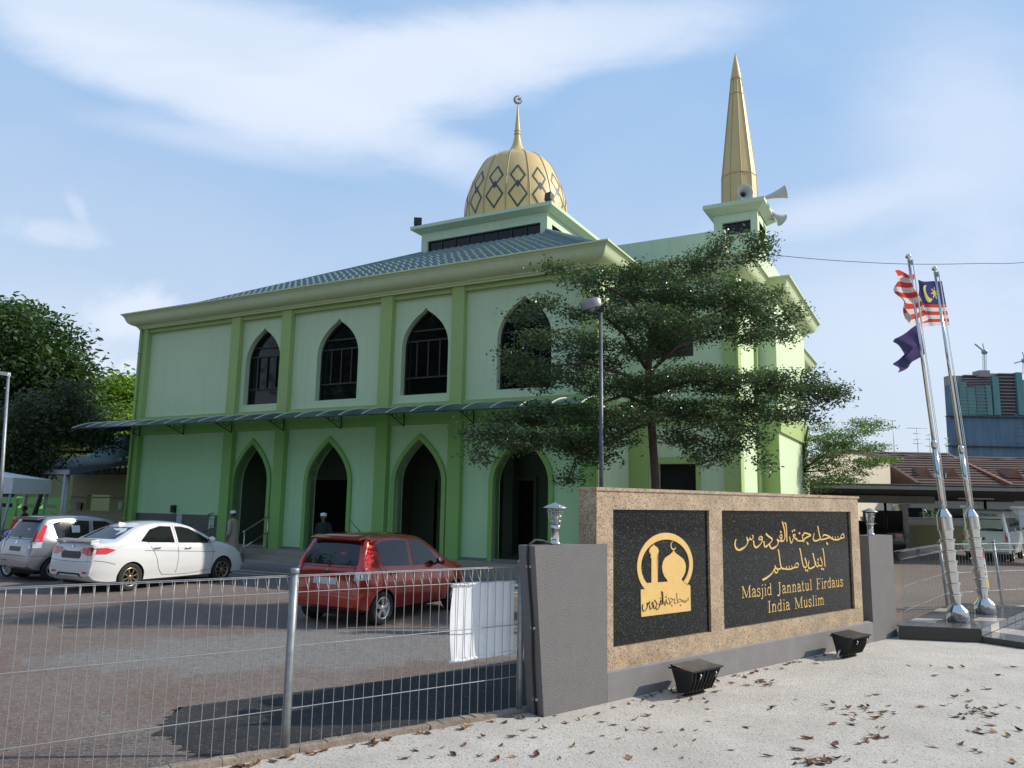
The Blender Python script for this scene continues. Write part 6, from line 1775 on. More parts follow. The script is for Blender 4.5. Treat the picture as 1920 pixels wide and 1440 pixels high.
for x in (-.15, -2.6, -5.3): MB().tube([(x, -.1, 0), (x, -.1, 2.8)], .07, 12).build('post', MT['horn'], sh)
MB().tube([(.02, -.33, 2.8), (.02, -.33, .2)], .05, 10).build('down_pipe', MT['horn'], sh)
MB().bar((-.15, -.1, 2.2), (-1.1, -.1, 2.75), .05).build('brace', MT['horn'], sh)
bb = thing('rear_building', 'pale green building behind the annexe with a banded parapet', 'building', at(60, 985, 46)*1.0, R(-20)); bb.location.z = 0
MB().box(-3, 7, 0, 5, 0, 4.2).build('wall', MT['olive_wall'], bb)
for z in (4.2, 4.55, 4.75): MB().box(-3.1-(z-4.2)*.3, 7.1, -.1-(z-4.2)*.5, 5, z, z+.18).build('parapet_band', MT['lime_wall'], bb)
# left edge lamp
lp = at(0, 1000, 21.0); lp.z = 0
ll_ = thing('lamp_post', 'slender pale lamp post with a flat head at the left edge', 'lamp', lp, 0)
tz = at(16, 702, 21.0)
MB().tube([(0, 0, 0), (tz.x-lp.x, 0, tz.z)], [.055, .035], 12).build('pole', MT['galv'], ll_)
MB().add([(tz.x-lp.x-.34, -.10, tz.z+.0), (tz.x-lp.x+.02, -.07, tz.z-.05), (tz.x-lp.x+.02, .07, tz.z-.05), (tz.x-lp.x-.34, .10, tz.z), (tz.x-lp.x-.34, -.09, tz.z+.09), (tz.x-lp.x+.02, -.06, tz.z+.05), (tz.x-lp.x+.02, .06, tz.z+.05), (tz.x-lp.x-.34, .09, tz.z+.09)],
         [(0, 3, 2, 1), (4, 5, 6, 7), (0, 1, 5, 4), (1, 2, 6, 5), (2, 3, 7, 6), (3, 0, 4, 7)]).build('lamp_head', MT['horn'], ll_)
# lamp post by the tree
lp = at(1129, 905, 13.4); lp.z = 0; tz = at(1126, 582, 13.4)
ls = thing('street_lamp', 'dark metal lamp post standing in front of the layered tree', 'lamp', lp, 0)
MB().tube([(0, 0, 0), (tz.x-lp.x, 0, tz.z)], [.045, .034], 16).build('pole', mat('weathered_dark_steel', (.10, .11, .13), .5, metal=.3, var=.35, vscale=7), ls)
MT['lamp_body'] = mat('grey_lamp_housing', (.26, .25, .27), .4, metal=.3)
hx, hz = tz.x-lp.x, tz.z
tilt = (0, R(-16), 0)
MB().lathe([(.155, -.03), (.165, .0), (.165, .11), (.15, .135), (.0, .15)], 28).build('lamp_head', MT['lamp_body'], ls, loc=(hx-.15, 0, hz+.06), rot=tilt).scale = (1.12, .72, 1)
MB().lathe([(0, -.11), (.07, -.10), (.12, -.07), (.152, -.02), (.155, .0)], 26).build('lens', MT['lamp_glass'], ls, loc=(hx-.15, 0, hz+.06), rot=tilt).scale = (1.12, .72, 1)
MB().sphere((hx-.15, 0, hz+.03), .045, n=12, k=8).build('bulb', MT['horn'], ls)
MB().box(hx-.02, hx+.06, -.05, .05, hz-.02, hz+.10).build('bracket', MT['black_metal'], ls)

# ================================================================ TREES
def tree(name, label, base, trunk, limbs, pads, leaf, mt_leaf, mt_bark, n_leaf, group=None, dens=1.0, cat='tree', droop=.3, flat=.5, clump=None, gap=-.3, nsc=.9):
    """pads: (centre, rx, ry, rz); leaves gather round twigs inside each pad"""
    o = thing(name, label, cat, base, 0, group)
    base = Vector(base)
    mb = MB().tube([tuple(Vector(p)-base) for p, r_ in trunk], [r_ for p, r_ in trunk], 12)
    mb.build('trunk', mt_bark, o)
    br = MB()
    for lb in limbs: br.tube([tuple(Vector(p)-base) for p, r_ in lb], [r_ for p, r_ in lb], 7)
    rnd = random.Random(hash(label) % 1000 if 0 else len(label)*37+n_leaf)
    V, Fc, Tn = [], [], []
    tot = sum(p[1]*p[2] + p[1]*p[3] for p in pads)
    for (c, rx, ry, rz) in pads:
        c = Vector(c)-base
        k_n = int(n_leaf*(rx*ry+rx*rz)/tot)
        ncl = max(4, int(k_n/(clump or 14)))
        ptint = rnd.uniform(-.10, .10)
        for _ in range(ncl):
            while True:
                q = Vector((rnd.uniform(-1, 1), rnd.uniform(-1, 1), rnd.uniform(-1, 1)))
                if q.length < 1: break
            q = q*(q.length**-.35 if q.length > .05 else 1)
            edge = q.length
            cc = c+Vector((q.x*rx, q.y*ry, q.z*rz))
            if noise.noise(Vector((cc.x, cc.y, cc.z*1.8))*nsc) < gap: continue
            tint = .30+.35*(q.z*.5+.5)+rnd.uniform(-.18, .22)+ptint  # random tone, plus light from above painted on the top of each pad
            if rnd.random() < .5:
                s0_ = cc + Vector((rnd.uniform(-.3, .3)*rx*.5, rnd.uniform(-.3, .3)*ry*.5, -rz*.2)); br.tube([tuple(s0_), tuple(cc)], [.006*leaf/.05, .003*leaf/.05], 3, cap=False)
            for _k in range(clump or 14):
                sp = leaf*1.9
                p = cc+Vector((rnd.gauss(0, sp), rnd.gauss(0, sp), rnd.gauss(0, sp*flat)-abs(rnd.gauss(0, sp*droop))))
                nn = Vector((rnd.gauss(0, .75), rnd.gauss(0, .75), 1)).normalized()
                ax = Vector((rnd.gauss(0, 1), rnd.gauss(0, 1), rnd.gauss(-.35, .5))).normalized()
                ax = (ax-nn*ax.dot(nn)).normalized(); bx = nn.cross(ax)
                l_ = leaf*rnd.uniform(.65, 1.25); w_ = l_*.46
                i0 = len(V)
                V += [tuple(p-ax*l_*.5), tuple(p-ax*l_*.12+bx*w_*.5+nn*w_*.12), tuple(p+ax*l_*.28+bx*w_*.42+nn*w_*.08), tuple(p+ax*l_*.5-nn*l_*.1), tuple(p+ax*l_*.28-bx*w_*.42+nn*w_*.08), tuple(p-ax*l_*.12-bx*w_*.5+nn*w_*.12)]
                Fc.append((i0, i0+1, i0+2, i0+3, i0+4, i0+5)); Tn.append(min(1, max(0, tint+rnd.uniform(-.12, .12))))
    br.build('branches', mt_bark, o)
    me = bpy.data.meshes.new('crown'); me.from_pydata(V, [], Fc); me.materials.append(mt_leaf)
    at_ = me.attributes.new('tint', 'FLOAT', 'FACE'); at_.data.foreach_set('value', Tn)
    q = bpy.data.objects.new('crown', me); COL.objects.link(q); q.parent = o
    return o
MT['bark'] = mat('brown_bark', (.10, .065, .045), .9, var=.3, vscale=9, bump=.6, bscale=20)
MT['bark_dark'] = mat('dark_bark', (.045, .036, .028), .9, var=.3, vscale=5, bump=.5, bscale=12)
MT['leaf_main'] = leaf_mat('glossy_leaves', (.018, .044, .012), (.085, .135, .045), .25, .32, .85)
MT['leaf_dark'] = leaf_mat('dark_leaves', (.012, .034, .008), (.060, .120, .022), .25, .5)
MT['leaf_bright'] = leaf_mat('bright_leaves', (.05, .11, .010), (.20, .33, .03), .35, .5)
MT['leaf_olive'] = leaf_mat('olive_leaves', (.022, .040, .014), (.085, .110, .040), .25, .45)
D0 = 15.3
Tp = lambda x, y, d=0: at(x, y, D0+d)
tb = Tp(1231, 905); tb = Vector((tb.x+.02, tb.y, 0))
trunk = [(tb, .13), (Tp(1229, 905), .085), (Tp(1222, 800), .08), (Tp(1216, 740), .075), (Tp(1216, 680), .07), (Tp(1226, 600), .06), (Tp(1262, 540), .045), (Tp(1330, 480), .03), (Tp(1392, 440), .012)]
PADS = [ # px, py, depth, half width px, half height px, half depth m
 (1392,452,-.2,62,24,.5),(1340,478,.2,70,26,.6),(1425,470,.0,30,18,.4),(1275,505,.5,75,24,.8),(1215,512,-.6,60,26,.6),(1090,512,-.9,62,24,.6),(1040,502,-.9,40,18,.5),(1150,530,-.3,70,30,.8),(1215,560,.8,110,34,1.0),
 (1320,545,-.4,110,34,1.0),(1400,560,.3,75,32,.9),(1455,585,.0,52,34,.6),(1040,572,-1.2,62,24,.6),(1120,585,-.6,60,26,.7),(1250,600,-.8,110,36,1.0),(1350,615,.6,100,36,1.0),(1430,625,-.3,60,26,.7),(990,590,-1.3,30,14,.4),
 (1060,635,-1.3,90,20,.7),(1150,650,-.5,70,26,.8),(1230,650,.4,60,26,.8),(980,665,-1.3,45,22,.6),(1010,700,-1.0,70,34,.8),(1090,680,.2,70,26,.8),(1140,715,-.6,80,30,.9),
 (1300,705,-.9,110,26,1.0),(1400,715,-.2,110,32,1.0),(1480,710,.3,70,32,.8),(1530,735,.0,50,30,.6),(1565,735,-.2,26,22,.4),(1230,720,.8,60,24,.9),(1520,775,-.1,38,26,.5),(1450,760,-.6,70,30,.8),
 (960,775,-1.2,60,22,.6),(905,805,-1.4,36,28,.5),(1030,775,-.8,90,30,.9),(1130,775,-1.2,100,32,1.0),(1240,765,-.3,80,28,1.0),(1340,770,.4,100,34,1.0),(960,820,-1.3,60,26,.6),(895,850,-1.4,22,34,.3),(1050,820,-1.0,80,26,.8),(1110,850,-.9,40,30,.4),
 (1060,880,-1.0,26,34,.3),(1150,810,-.5,70,26,.8),(1310,815,.2,80,28,.8),(1390,820,-.3,50,36,.5),(1440,850,-.3,20,38,.3),(1330,850,.2,36,26,.4),(1090,830,-.8,60,20,.6),(1470,790,.2,24,20,.4),(1380,790,-1,60,26,.6)]
pads = []
for x, y, d, rx, rz, ry in PADS:
    s_ = (D0+d)/F_PX
    pads.append((Tp(x, y, d), rx*s_*.98, ry*.85, rz*s_*.66))
limbs = [[(Tp(1216,740),.06),(Tp(1180,705,-.3),.04),(Tp(1100,680,-.7),.028),(Tp(1000,690,-1.2),.012)], [(Tp(1212,690),.05),(Tp(1170,625,-.2),.035),(Tp(1130,590,-.5),.022),(Tp(1050,575,-1.1),.010)],
 [(Tp(1216,760),.05),(Tp(1170,740,-.5),.035),(Tp(1090,770,-1.0),.02),(Tp(950,780,-1.3),.010)], [(Tp(1218,740),.05),(Tp(1290,715,-.5),.035),(Tp(1400,715,-.2),.025),(Tp(1560,735,-.1),.008)],
 [(Tp(1222,660),.05),(Tp(1290,610,.3),.035),(Tp(1380,570,.3),.02),(Tp(1460,580,0),.008)], [(Tp(1216,780),.045),(Tp(1300,775,.2),.03),(Tp(1400,800,-.2),.02),(Tp(1440,850,-.3),.008)],
 [(Tp(1222,620),.045),(Tp(1180,560,-.3),.03),(Tp(1090,515,-.8),.018),(Tp(1020,500,-.9),.008)], [(Tp(1217,790),.04),(Tp(1140,830,-.7),.025),(Tp(1080,860,-.9),.015),(Tp(1060,910,-1),.006)],
 [(Tp(1230,600),.04),(Tp(1250,540,.2),.025),(Tp(1215,500,-.4),.012)], [(Tp(1216,700),.04),(Tp(1270,650,-.5),.03),(Tp(1340,625,.4),.015)]]
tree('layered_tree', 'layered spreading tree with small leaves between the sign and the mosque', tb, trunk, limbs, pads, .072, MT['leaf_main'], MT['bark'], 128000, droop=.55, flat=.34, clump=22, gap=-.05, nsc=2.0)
def simple_tree(label, px, base_y, depth, crown, leaf, mt, n, trunk_r=.12, name='tree', group=None, th=.55):
    b = at(px, 930, depth); b.z = 0
    pads = [(at(x, y, depth+d), rx*depth/F_PX, ry, rz*depth/F_PX) for x, y, d, rx, rz, ry in crown]
    top = max(pads, key=lambda p: p[0].z)[0]
    tr_ = [(b, trunk_r), (b.lerp(top, .3)+Vector((.05, 0, 0)), trunk_r*.8), (b.lerp(top, .65), trunk_r*.5), (b.lerp(top, .95), trunk_r*.15)]
    lm = [[(b.lerp(top, .35+.1*(i % 4)), trunk_r*.5), (b.lerp(top, .4).lerp(p[0], .6), trunk_r*.25), (p[0], trunk_r*.08)] for i, p in enumerate(pads)]
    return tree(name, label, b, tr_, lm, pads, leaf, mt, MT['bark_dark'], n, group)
G = 'trees behind the parking area'
simple_tree('tall dark green tree at the left edge, towering over the sheds', 20, 0, 44, [(-30,620,0,90,60,3),(60,630,-1,75,55,3),(20,600,1,60,36,2.5),(-10,700,0,110,60,3),(90,700,-1,62,52,2.5),(110,690,-2,40,34,2),(60,770,0,120,50,3),(-20,800,1,100,50,3),(130,760,1,60,40,2.5)], .34, MT['leaf_dark'], 30000, .35, group=G)
simple_tree('bright yellow green tree directly left of the mosque', 225, 0, 52, [(210,745,0,62,40,3),(250,740,1,50,44,3),(180,770,0,40,34,2.5),(225,790,-1,60,34,3),(205,820,-1,60,26,2.5)], .36, MT['leaf_bright'], 12000, .3, group=G)
simple_tree('slender olive tree with a pale trunk in front of the shelter roof', 52, 0, 29.3, [(60,800,0,80,40,1.2),(130,790,.5,60,34,1.0),(20,830,-.3,60,34,1.0),(90,850,0,60,24,.9),(140,730,0,26,22,.6),(100,760,0,60,30,1.0),(40,870,-.2,50,20,.7),(0,880,0,40,18,.6),(165,820,.5,50,22,.8)], .15, MT['leaf_olive'], 20000, .09, group=G)
simple_tree('low dark tree behind the rear shed roofs', 150, 0, 60, [(150,830,0,70,30,3),(90,850,0,60,24,3),(200,845,0,50,22,3),(20,850,0,60,40,3)], .40, MT['leaf_dark'], 9000, .25, group=G)
# small layered tree at the right end of the mosque
b = at(1495, 930, 27); b.z = 0
crown2 = [(1620,790,.3,30,8,.8),(1590,812,0,46,9,1.0),(1560,825,0,40,10,1.0),(1640,800,0,26,7,.6),(1600,838,0,62,9,1.2),(1545,850,0,50,12,1.2),(1520,800,.5,30,12,1.0),(1530,870,0,40,10,1.0),(1600,868,0,60,8,1.0),(1650,862,0,40,6,.7),(1530,895,0,30,14,.9),(1580,885,0,44,9,.9),(1520,830,0,30,14,1),(1575,900,0,40,7,.8),(1520,915,0,22,14,.9),(1680,858,0,18,5,.4)]
D2_ = 27; pads2 = [(at(x, y, D2_+d), rx*D2_/F_PX, ry, rz*D2_/F_PX) for x, y, d, rx, rz, ry in crown2]
lm2 = [[(at(1500, 885, D2_), .03), (at((1500+p_[0])//2, (885+p_[1])//2+6, D2_), .018), (at(p_[0], p_[1], D2_), .006)] for p_ in crown2[::2]]
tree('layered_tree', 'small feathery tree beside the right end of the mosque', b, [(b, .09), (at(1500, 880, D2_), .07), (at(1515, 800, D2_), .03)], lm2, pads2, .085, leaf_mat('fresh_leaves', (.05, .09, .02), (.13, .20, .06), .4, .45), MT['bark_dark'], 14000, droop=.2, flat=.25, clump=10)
# roadside trees across the street, behind the viewer (seen only as reflections and shade)
proto = simple_tree('large roadside tree across the street', 960, 0, 30, [(960,500,0,150,110,4),(880,560,0,120,90,4),(1040,570,1,120,90,4),(960,640,-1,180,70,4)], .42, MT['leaf_dark'], 6000, .3, group='roadside trees across the street')
for i, (x, y, s_) in enumerate(((-24, -14, 1.0), (-15, -19, 1.15), (-6, -17, 1.0), (3, -21, 1.2), (-33, -8, 1.1), (12, -24, 1.1), (-42, 0, 1.2), (-27, 5, 1.2), (-33, 13, 1.25), (-36, 5, 1.4))):
    c = proto if i == 0 else copy_tree(proto)
    c.location = (x, y, 0); c.scale = (s_,)*3; c.rotation_euler = (0, 0, i*1.3)
    c['label'] = 'large roadside tree across the street, behind the viewer'

# ================================================================ RIGHT BACKGROUND
MT['corr'] = mat('grey_corrugated_sheet', (.20, .19, .17), .6, var=.15, vscale=3); MT['cream_wall'] = mat('cream_gable_paint', (.62, .55, .42), .8, var=.04, dirt=.15)
MT['white_wall'] = mat('white_house_paint', (.55, .56, .55), .8, var=.05, dirt=.2); MT['brown_tile'] = mat('brown_roof_tiles', (.085, .045, .035), .8, var=.25, vscale=3)
MT['rust_tile'] = mat('orange_ridge_tiles', (.20, .085, .05), .8, var=.2); MT['grey_sheet'] = mat('grey_roof_sheet', (.22, .24, .25), .5)
cpd = thing('carport', 'long open carport with a corrugated roof at the right', 'carport', (0, 0, 0))
cA, cB = at(1528, 907, 30), at(2150, 902, 30); zc = cA.z
mb = MB(); n_ = 190
for i in range(n_):
    x0, x1 = cA.x+(cB.x-cA.x)*i/n_, cA.x+(cB.x-cA.x)*(i+1)/n_
    xm = (x0+x1)/2
    mb.add([(x0, 30, zc), (xm, 30, zc+.05), (x1, 30, zc), (x0, 39.8, zc-.45), (xm, 39.8, zc-.40), (x1, 39.8, zc-.45)], [(0, 1, 4, 3), (1, 2, 5, 4)])
mb.build('corrugated_roof', MT['corr'], cpd)  # roof depth extended to keep the garden wall behind in shade
MB().box(cA.x, cB.x, 30.02, 30.10, zc-.16, zc-.03).build('eaves_beam', MT['corr'], cpd)
for i in range(8): MB().box(cA.x, cB.x, 31+i, 31.08+i, zc-.22-.04*i, zc-.10-.04*i).build('purlin', MT['black_metal'], cpd)
for x in (cA.x+.6, 17.6, 22.3): MB().tube([(x, 36.6, 0), (x, 36.6, zc-.3)], .06, 10).build('post', MT['black_metal'], cpd)
MB().box(19.0, 20.5, 33, 33.05, zc-.45, zc-.40).build('strip_light', MT['white_wall'], cpd)
bw_ = thing('boundary_wall', 'white garden wall with capped piers behind the dark car', 'wall', (0, 0, 0))
MB().box(18.0, 36, 40.0, 40.15, 0, 1.50).build('wall_face', MT['white_wall'], bw_)
MB().box(18.0, 36, 39.93, 40.2, 1.50, 1.62).build('coping', MT['galv'], bw_)
MB().box(18.6, 25.2, 39.92, 39.99, 0, 1.22).build('dado', MT['olive_wall'], bw_)
for x in (20.1, 23.6, 26.2, 29.5):
    p_ = MB().box(x-.22, x+.22, 39.85, 40.3, 0, 2.15).build('pier', MT['white_wall'], bw_)
    MB().box(x-.30, x+.30, 39.78, 40.38, 2.15, 2.28).box(x-.25, x+.25, 39.82, 40.33, 1.80, 1.84).build('pier_cap', MT['white_wall'], p_)
gt = thing('gate', 'dark metal gate left of the white garden wall', 'gate', (0, 0, 0))
MB().box(17.2, 19.1, 38.0, 38.1, .1, 1.95).build('gate_leaf', MT['black_metal'], gt)
MB().box(19.05, 19.15, 37.9, 38.0, .1, 1.2).box(19.15, 19.55, 37.9, 37.95, .2, .45).box(19.15, 19.55, 37.9, 37.95, .6, .85).build('gate_frame', MT['white_wall'], gt)
def small_plant(label, x, y, z, r_):
    o = thing('potted_palm', label, 'plant', (x, y, 0)); mb = MB(); rnd = random.Random(3)
    MB().lathe([(.1, 0), (.18, .3), (.2, .32), (.0, .3)], 14).build('pot', MT['rust_tile'], o)
    for i in range(60):
        a_ = rnd.uniform(0, 6.28); el_ = rnd.uniform(.1, 1.2); l_ = r_*rnd.uniform(.6, 1.1)
        d = Vector((math.cos(a_)*math.cos(el_), math.sin(a_)*math.cos(el_), math.sin(el_)))
        m0 = Vector((0, 0, z-r_*.4)); m1 = m0+d*l_*.6; m2 = m0+d*l_+Vector((0, 0, -l_*.3)); s_ = d.cross(Vector((0, 0, 1))).normalized()*.05
        mb.add([m0-s_*.4, m0+s_*.4, m1+s_, m1-s_], [(0, 1, 2, 3)]); mb.add([m1-s_, m1+s_, m2], [(0, 1, 2)])
    mb.build('fronds', MT['green_frond'], o)
    MB().tube([(0, 0, .3), (0, 0, z-r_*.3)], .04, 8).build('stem', MT['bark_dark'], o)
MT['green_frond'] = mat('palm_frond', (.07, .14, .03), .5, var=.3)
small_plant('feathery palm in a pot behind the white garden wall', 22.0, 41.0, 1.95, .75)
small_plant('leafy potted palm beside the houses above the van roof', 27.9, 41.0, 2.15, .9)
def house(label, x0, x1, y0, y1, ze, zr_, group, first=False):
    o = thing('terrace_house', label, 'house', (x0, y0, 0), 0, group)
    w, d = x1-x0, y1-y0
    MB().box(0, w, 3, d, 0, ze).build('wall', MT['white_wall'], o)
    MB().box(w*.1, w*.35, 2.9, 3, 0, 2.1).build('door', MT['void'], o)
    MB().box(w*.5, w*.85, 2.9, 3, .9, 2.1).build('window', MT['glass_dark'], o)
    rf = MB(); nr = 14
    for i in range(nr):
        t0, t1 = i/nr, (i+1)/nr
        ya, yb = (d*.55)*t0-.4, (d*.55)*t1-.4
        za, zb = ze-.25+(zr_-ze+.25)*t0, ze-.25+(zr_-ze+.25)*t1
        rf.add([(0, ya, za+.07), (w, ya, za+.07), (w, yb, zb), (0, yb, zb), (0, ya, za-.02), (w, ya, za-.02)], [(0, 1, 2, 3), (4, 5, 1, 0)])
    rf.add([(0, d*.55-.4, zr_), (w, d*.55-.4, zr_), (w, d+.4, ze-.2), (0, d+.4, ze-.2)], [(0, 1, 2, 3)])
    rf.add([(0, -.4, ze-.25), (0, d*.55-.4, zr_), (0, d+.4, ze-.2)], [(0, 1, 2)]); rf.add([(w, -.4, ze-.25), (w, d*.55-.4, zr_), (w, d+.4, ze-.2)], [(0, 1, 2)])
    roof = rf.build('roof', MT['brown_tile'], o)
    MB().bar((0, -.4, ze-.1), (0, d*.55-.4, zr_+.12), .22, .2).build('party_wall_ridge', MT['rust_tile'] if not first else MT['brown_tile'], roof)
    # two small gablets with a vent between them
    for gx in (w*.25, w*.55):
        q = MB().add([(gx-.38, 1.2, ze+.40), (gx+.38, 1.2, ze+.40), (gx, 1.2, ze+.98), (gx, 3.4, ze+.98), (gx-.38, 2.2, ze+.40), (gx+.38, 2.2, ze+.40)], [(0, 1, 2), (0, 2, 3, 4), (1, 5, 3, 2)])
        q.build('gablet', MT['rust_tile'], roof)
    v_ = MB().box(w*.33, w*.47, 1.15, 1.6, ze+.15, ze+.62).build('roof_vent', MT['white_wall'], roof)
    MB().box(w*.35, w*.45, 1.13, 1.15, ze+.22, ze+.62).build('vent_opening', MT['void'], v_)
    return o
HG = 'brown roofed terrace houses'
labs = ['brown tiled terrace house next to the cream gable', 'brown tiled terrace house behind the left flagpole', 'brown tiled terrace house behind the right flagpole, with grey roof sheets', 'brown tiled terrace house at the right edge beneath the tower']
hx = at(1668, 905, 48).x
for i, lab in enumerate(labs):
    h = house(lab, hx+5.4*i, hx+5.4*(i+1)-.05, 45+.0*i, 57, 3.55, 5.75-.22*i, HG, i == 0)
    if i == 2:
        MB().add([(1.0, 3.4, 5.02), (2.6, 3.4, 5.02), (4.0, .4, 3.9), (2.6, .4, 3.9)], [(0, 1, 2, 3)]).build('roof_sheet', MT['grey_sheet'], h)
gb = thing('end_house', 'cream gable wall of the end house, left of the brown roofs', 'house', (0, 0, 0))
ga = [at(1440, 905, 37), at(1668, 905, 46), at(1668, 858, 46), at(1592, 846, 43), at(1440, 880, 37)]
n_ = len(ga)
q = MB().add([tuple(Vector((p.x, p.y, p.z if i > 1 else 0))) for i, p in enumerate(ga)]+[(p.x+.0, p.y+8, p.z if i > 1 else 0) for i, p in enumerate(ga)], [tuple(range(n_)), tuple(range(2*n_-1, n_-1, -1))]+[(i, (i+1) % n_, n_+(i+1) % n_, n_+i) for i in range(n_)])
q.build('gable_wall', MT['cream_wall'], gb)
MB().bar(tuple(ga[2]+Vector((0, -.05, .05))), tuple(ga[3]+Vector((0, -.05, .05))), .12, .14).bar(tuple(ga[3]+Vector((0, -.05, .05))), tuple(ga[4]+Vector((0, -.05, .05))), .12, .14).build('verge_tiles', MT['brown_tile'], gb)
MB().box(ga[0].x, ga[1].x-4.2, 33.5, 36.9, 2.3, 2.6).build('lean_to_roof', MT['corr'], gb)
# television aerials on the roofs
def aerial(label, px, top_y, base_y, depth, bars):
    t_ = at(px, top_y, depth); b_ = at(px, base_y, depth)
    o = thing('roof_aerial', label, 'aerial', b_, 0, 'thin television aerials over the roofs')
    h = t_.z-b_.z
    MB().tube([(0, 0, -1.0), (0, 0, h)], .022, 6).build('mast', MT['galv'], o)
    for dz, l_, tl in bars: MB().tube([(-l_/2, 0, h-dz-tl), (l_/2, .0, h-dz+tl)], .018, 5).build('aerial_bar', MT['galv'], o)
aerial('thin aerial mast with one short bar, leftmost over the brown roofs', 1677, 789, 850, 50, [(0, .35, 0), (.05, .12, 0)])
aerial('tall aerial with four crossbars over the brown roofs', 1722, 803, 855, 50, [(0, 1.3, 0), (.35, .5, 0), (.72, .55, .06), (1.0, .6, 0)])
aerial('small aerial just left of the left flagpole', 1745, 815, 858, 50, [(0, .4, .06), (.3, .5, 0), (.75, .6, 0)])
aerial('small aerial between the two flagpoles', 1777, 822, 862, 50, [(0, .3, 0), (.38, .35, .02), (.95, .3, 0)])
aerial('faint aerial behind the feathery tree', 1547, 795, 830, 50, [(0, .2, 0), (.35, .5, 0), (.7, .4, .02)])
# overhead wires
def wire(label, pts, r_, name='overhead_wire'):
    o = thing(name, label, 'wire', (0, 0, 0))
    MB().tube([tuple(p) for p in smooth_pts([tuple(q) for q in pts], 6)], r_, 5).build('cable', MT['black_rubber'], o)
wire('thin high wire running from the minaret side over the flags', [at(1438, 477, 27), at(1560, 488, 28), at(1700, 495, 29), at(1830, 494, 30), at(1960, 488, 31), at(2300, 440, 34)], .012)
wire('thick low cable sagging across the brown roofs', [at(1480, 808, 29), at(1580, 830, 31), at(1680, 851, 33), at(1780, 860, 35), at(1920, 858, 37), at(2300, 820, 42)], .022)
# unfinished towers wrapped in netting
MT['net_blue'] = mat('blue_netting', (.10, .165, .22), .9, var=.22, vscale=.06); MT['net_green'] = mat('green_netting', (.12, .26, .25), .9, var=.18, vscale=.08)
for k_ in ('net_blue', 'net_green'):
    N = MT[k_].node_tree.nodes; L = MT[k_].node_tree.links
    nz = [n for n in N if n.type == 'TEX_NOISE'][0]; tc = [n for n in N if n.type == 'TEX_COORD'][0]
    mp = N.new('ShaderNodeMapping'); mp.inputs['Scale'].default_value = (6, 6, .5); L.new(tc.outputs['Object'], mp.inputs[0]); L.new(mp.outputs[0], nz.inputs[0])
MT['conc_far'] = mat('raw_concrete_frame', (.30, .27, .26), .9, var=.1); MT['void_far'] = mat('open_floor_shade', (.085, .07, .07), .9)
TD = 640
ts = TD/F_PX
def far(x, y): return at(x, y, TD)
tow = thing('tower_block', 'unfinished high rise wrapped in blue and green netting behind the flagpoles', 'building', (0, 0, 0))
def slab(x0, x1, ytop, ybot, dd_, depth, nm, mt, parent=tow):
    a_ = at(x0, ytop, TD+dd_); b_ = at(x1, ytop, TD+dd_); z0 = at(x0, ybot, TD+dd_).z if ybot else 0
    return MB().box(a_.x, b_.x, TD+dd_, TD+dd_+depth, z0, a_.z).build(nm, mt, parent)
slab(1779, 1860, 704, None, 6, 8, 'concrete_core', MT['conc_far']); slab(1855, 1915, 700, None, 6, 8, 'concrete_core', MT['conc_far']); slab(1915, 2040, 712, None, 6, 8, 'concrete_core', MT['conc_far'])
slab(1777, 1800, 722, 780, 0, 5, 'blue_netting', MT['net_blue']); slab(1781, 1800, 780, 900, -1, 6, 'blue_netting', MT['net_blue'])
slab(1800, 1930, 778, 900, -2, 6, 'blue_netting', MT['net_blue']); slab(1930, 2040, 770, 900, 0, 6, 'blue_netting', MT['net_blue'])
for x0, x1, yt in ((1798, 1812, 716), (1812, 1828, 726), (1829, 1846, 724), (1848, 1858, 722), (1860, 1872, 706), (1905, 1916, 698)): slab(x0, x1, yt, 778, 0 if x0 % 2 else -.8, 5, 'green_netting', MT['net_green'])
fl_ = MB()
for x0, x1, y0, y1 in ((1808, 1856, 703, 726), (1872, 1904, 700, 778), (1902, 1914, 778, 850)):
    y = y0
    while y < y1:
        a_, b_ = at(x0, y, TD+2), at(x1, y, TD+2)
        slab(x0, x1, y+.8, y+5.2, 3.0, 2, 'open_floor', MT['void_far'])
        slab(x0, x1, y-.5, y+1.0, 1.5, 4, 'floor_slab', MT['conc_far'])
        y += 6.2
y = 712
while y < 778:
    slab(1798, 1858, y, y+.9, -1.2, .5, 'floor_line', MT['conc_far']); y += 6.2
for y in (785, 800, 815, 828, 845): slab(1905, 1960, y, y+.8, -2.6, .5, 'floor_line', MT['conc_far'])
for y in (779, 835): slab(1776, 2040, y, y+2.2, -4, 3, 'catch_fan', MT['black_metal'])
slab(1836, 1856, 694, 706, -2, 10, 'roof_house', MT['conc_far'])
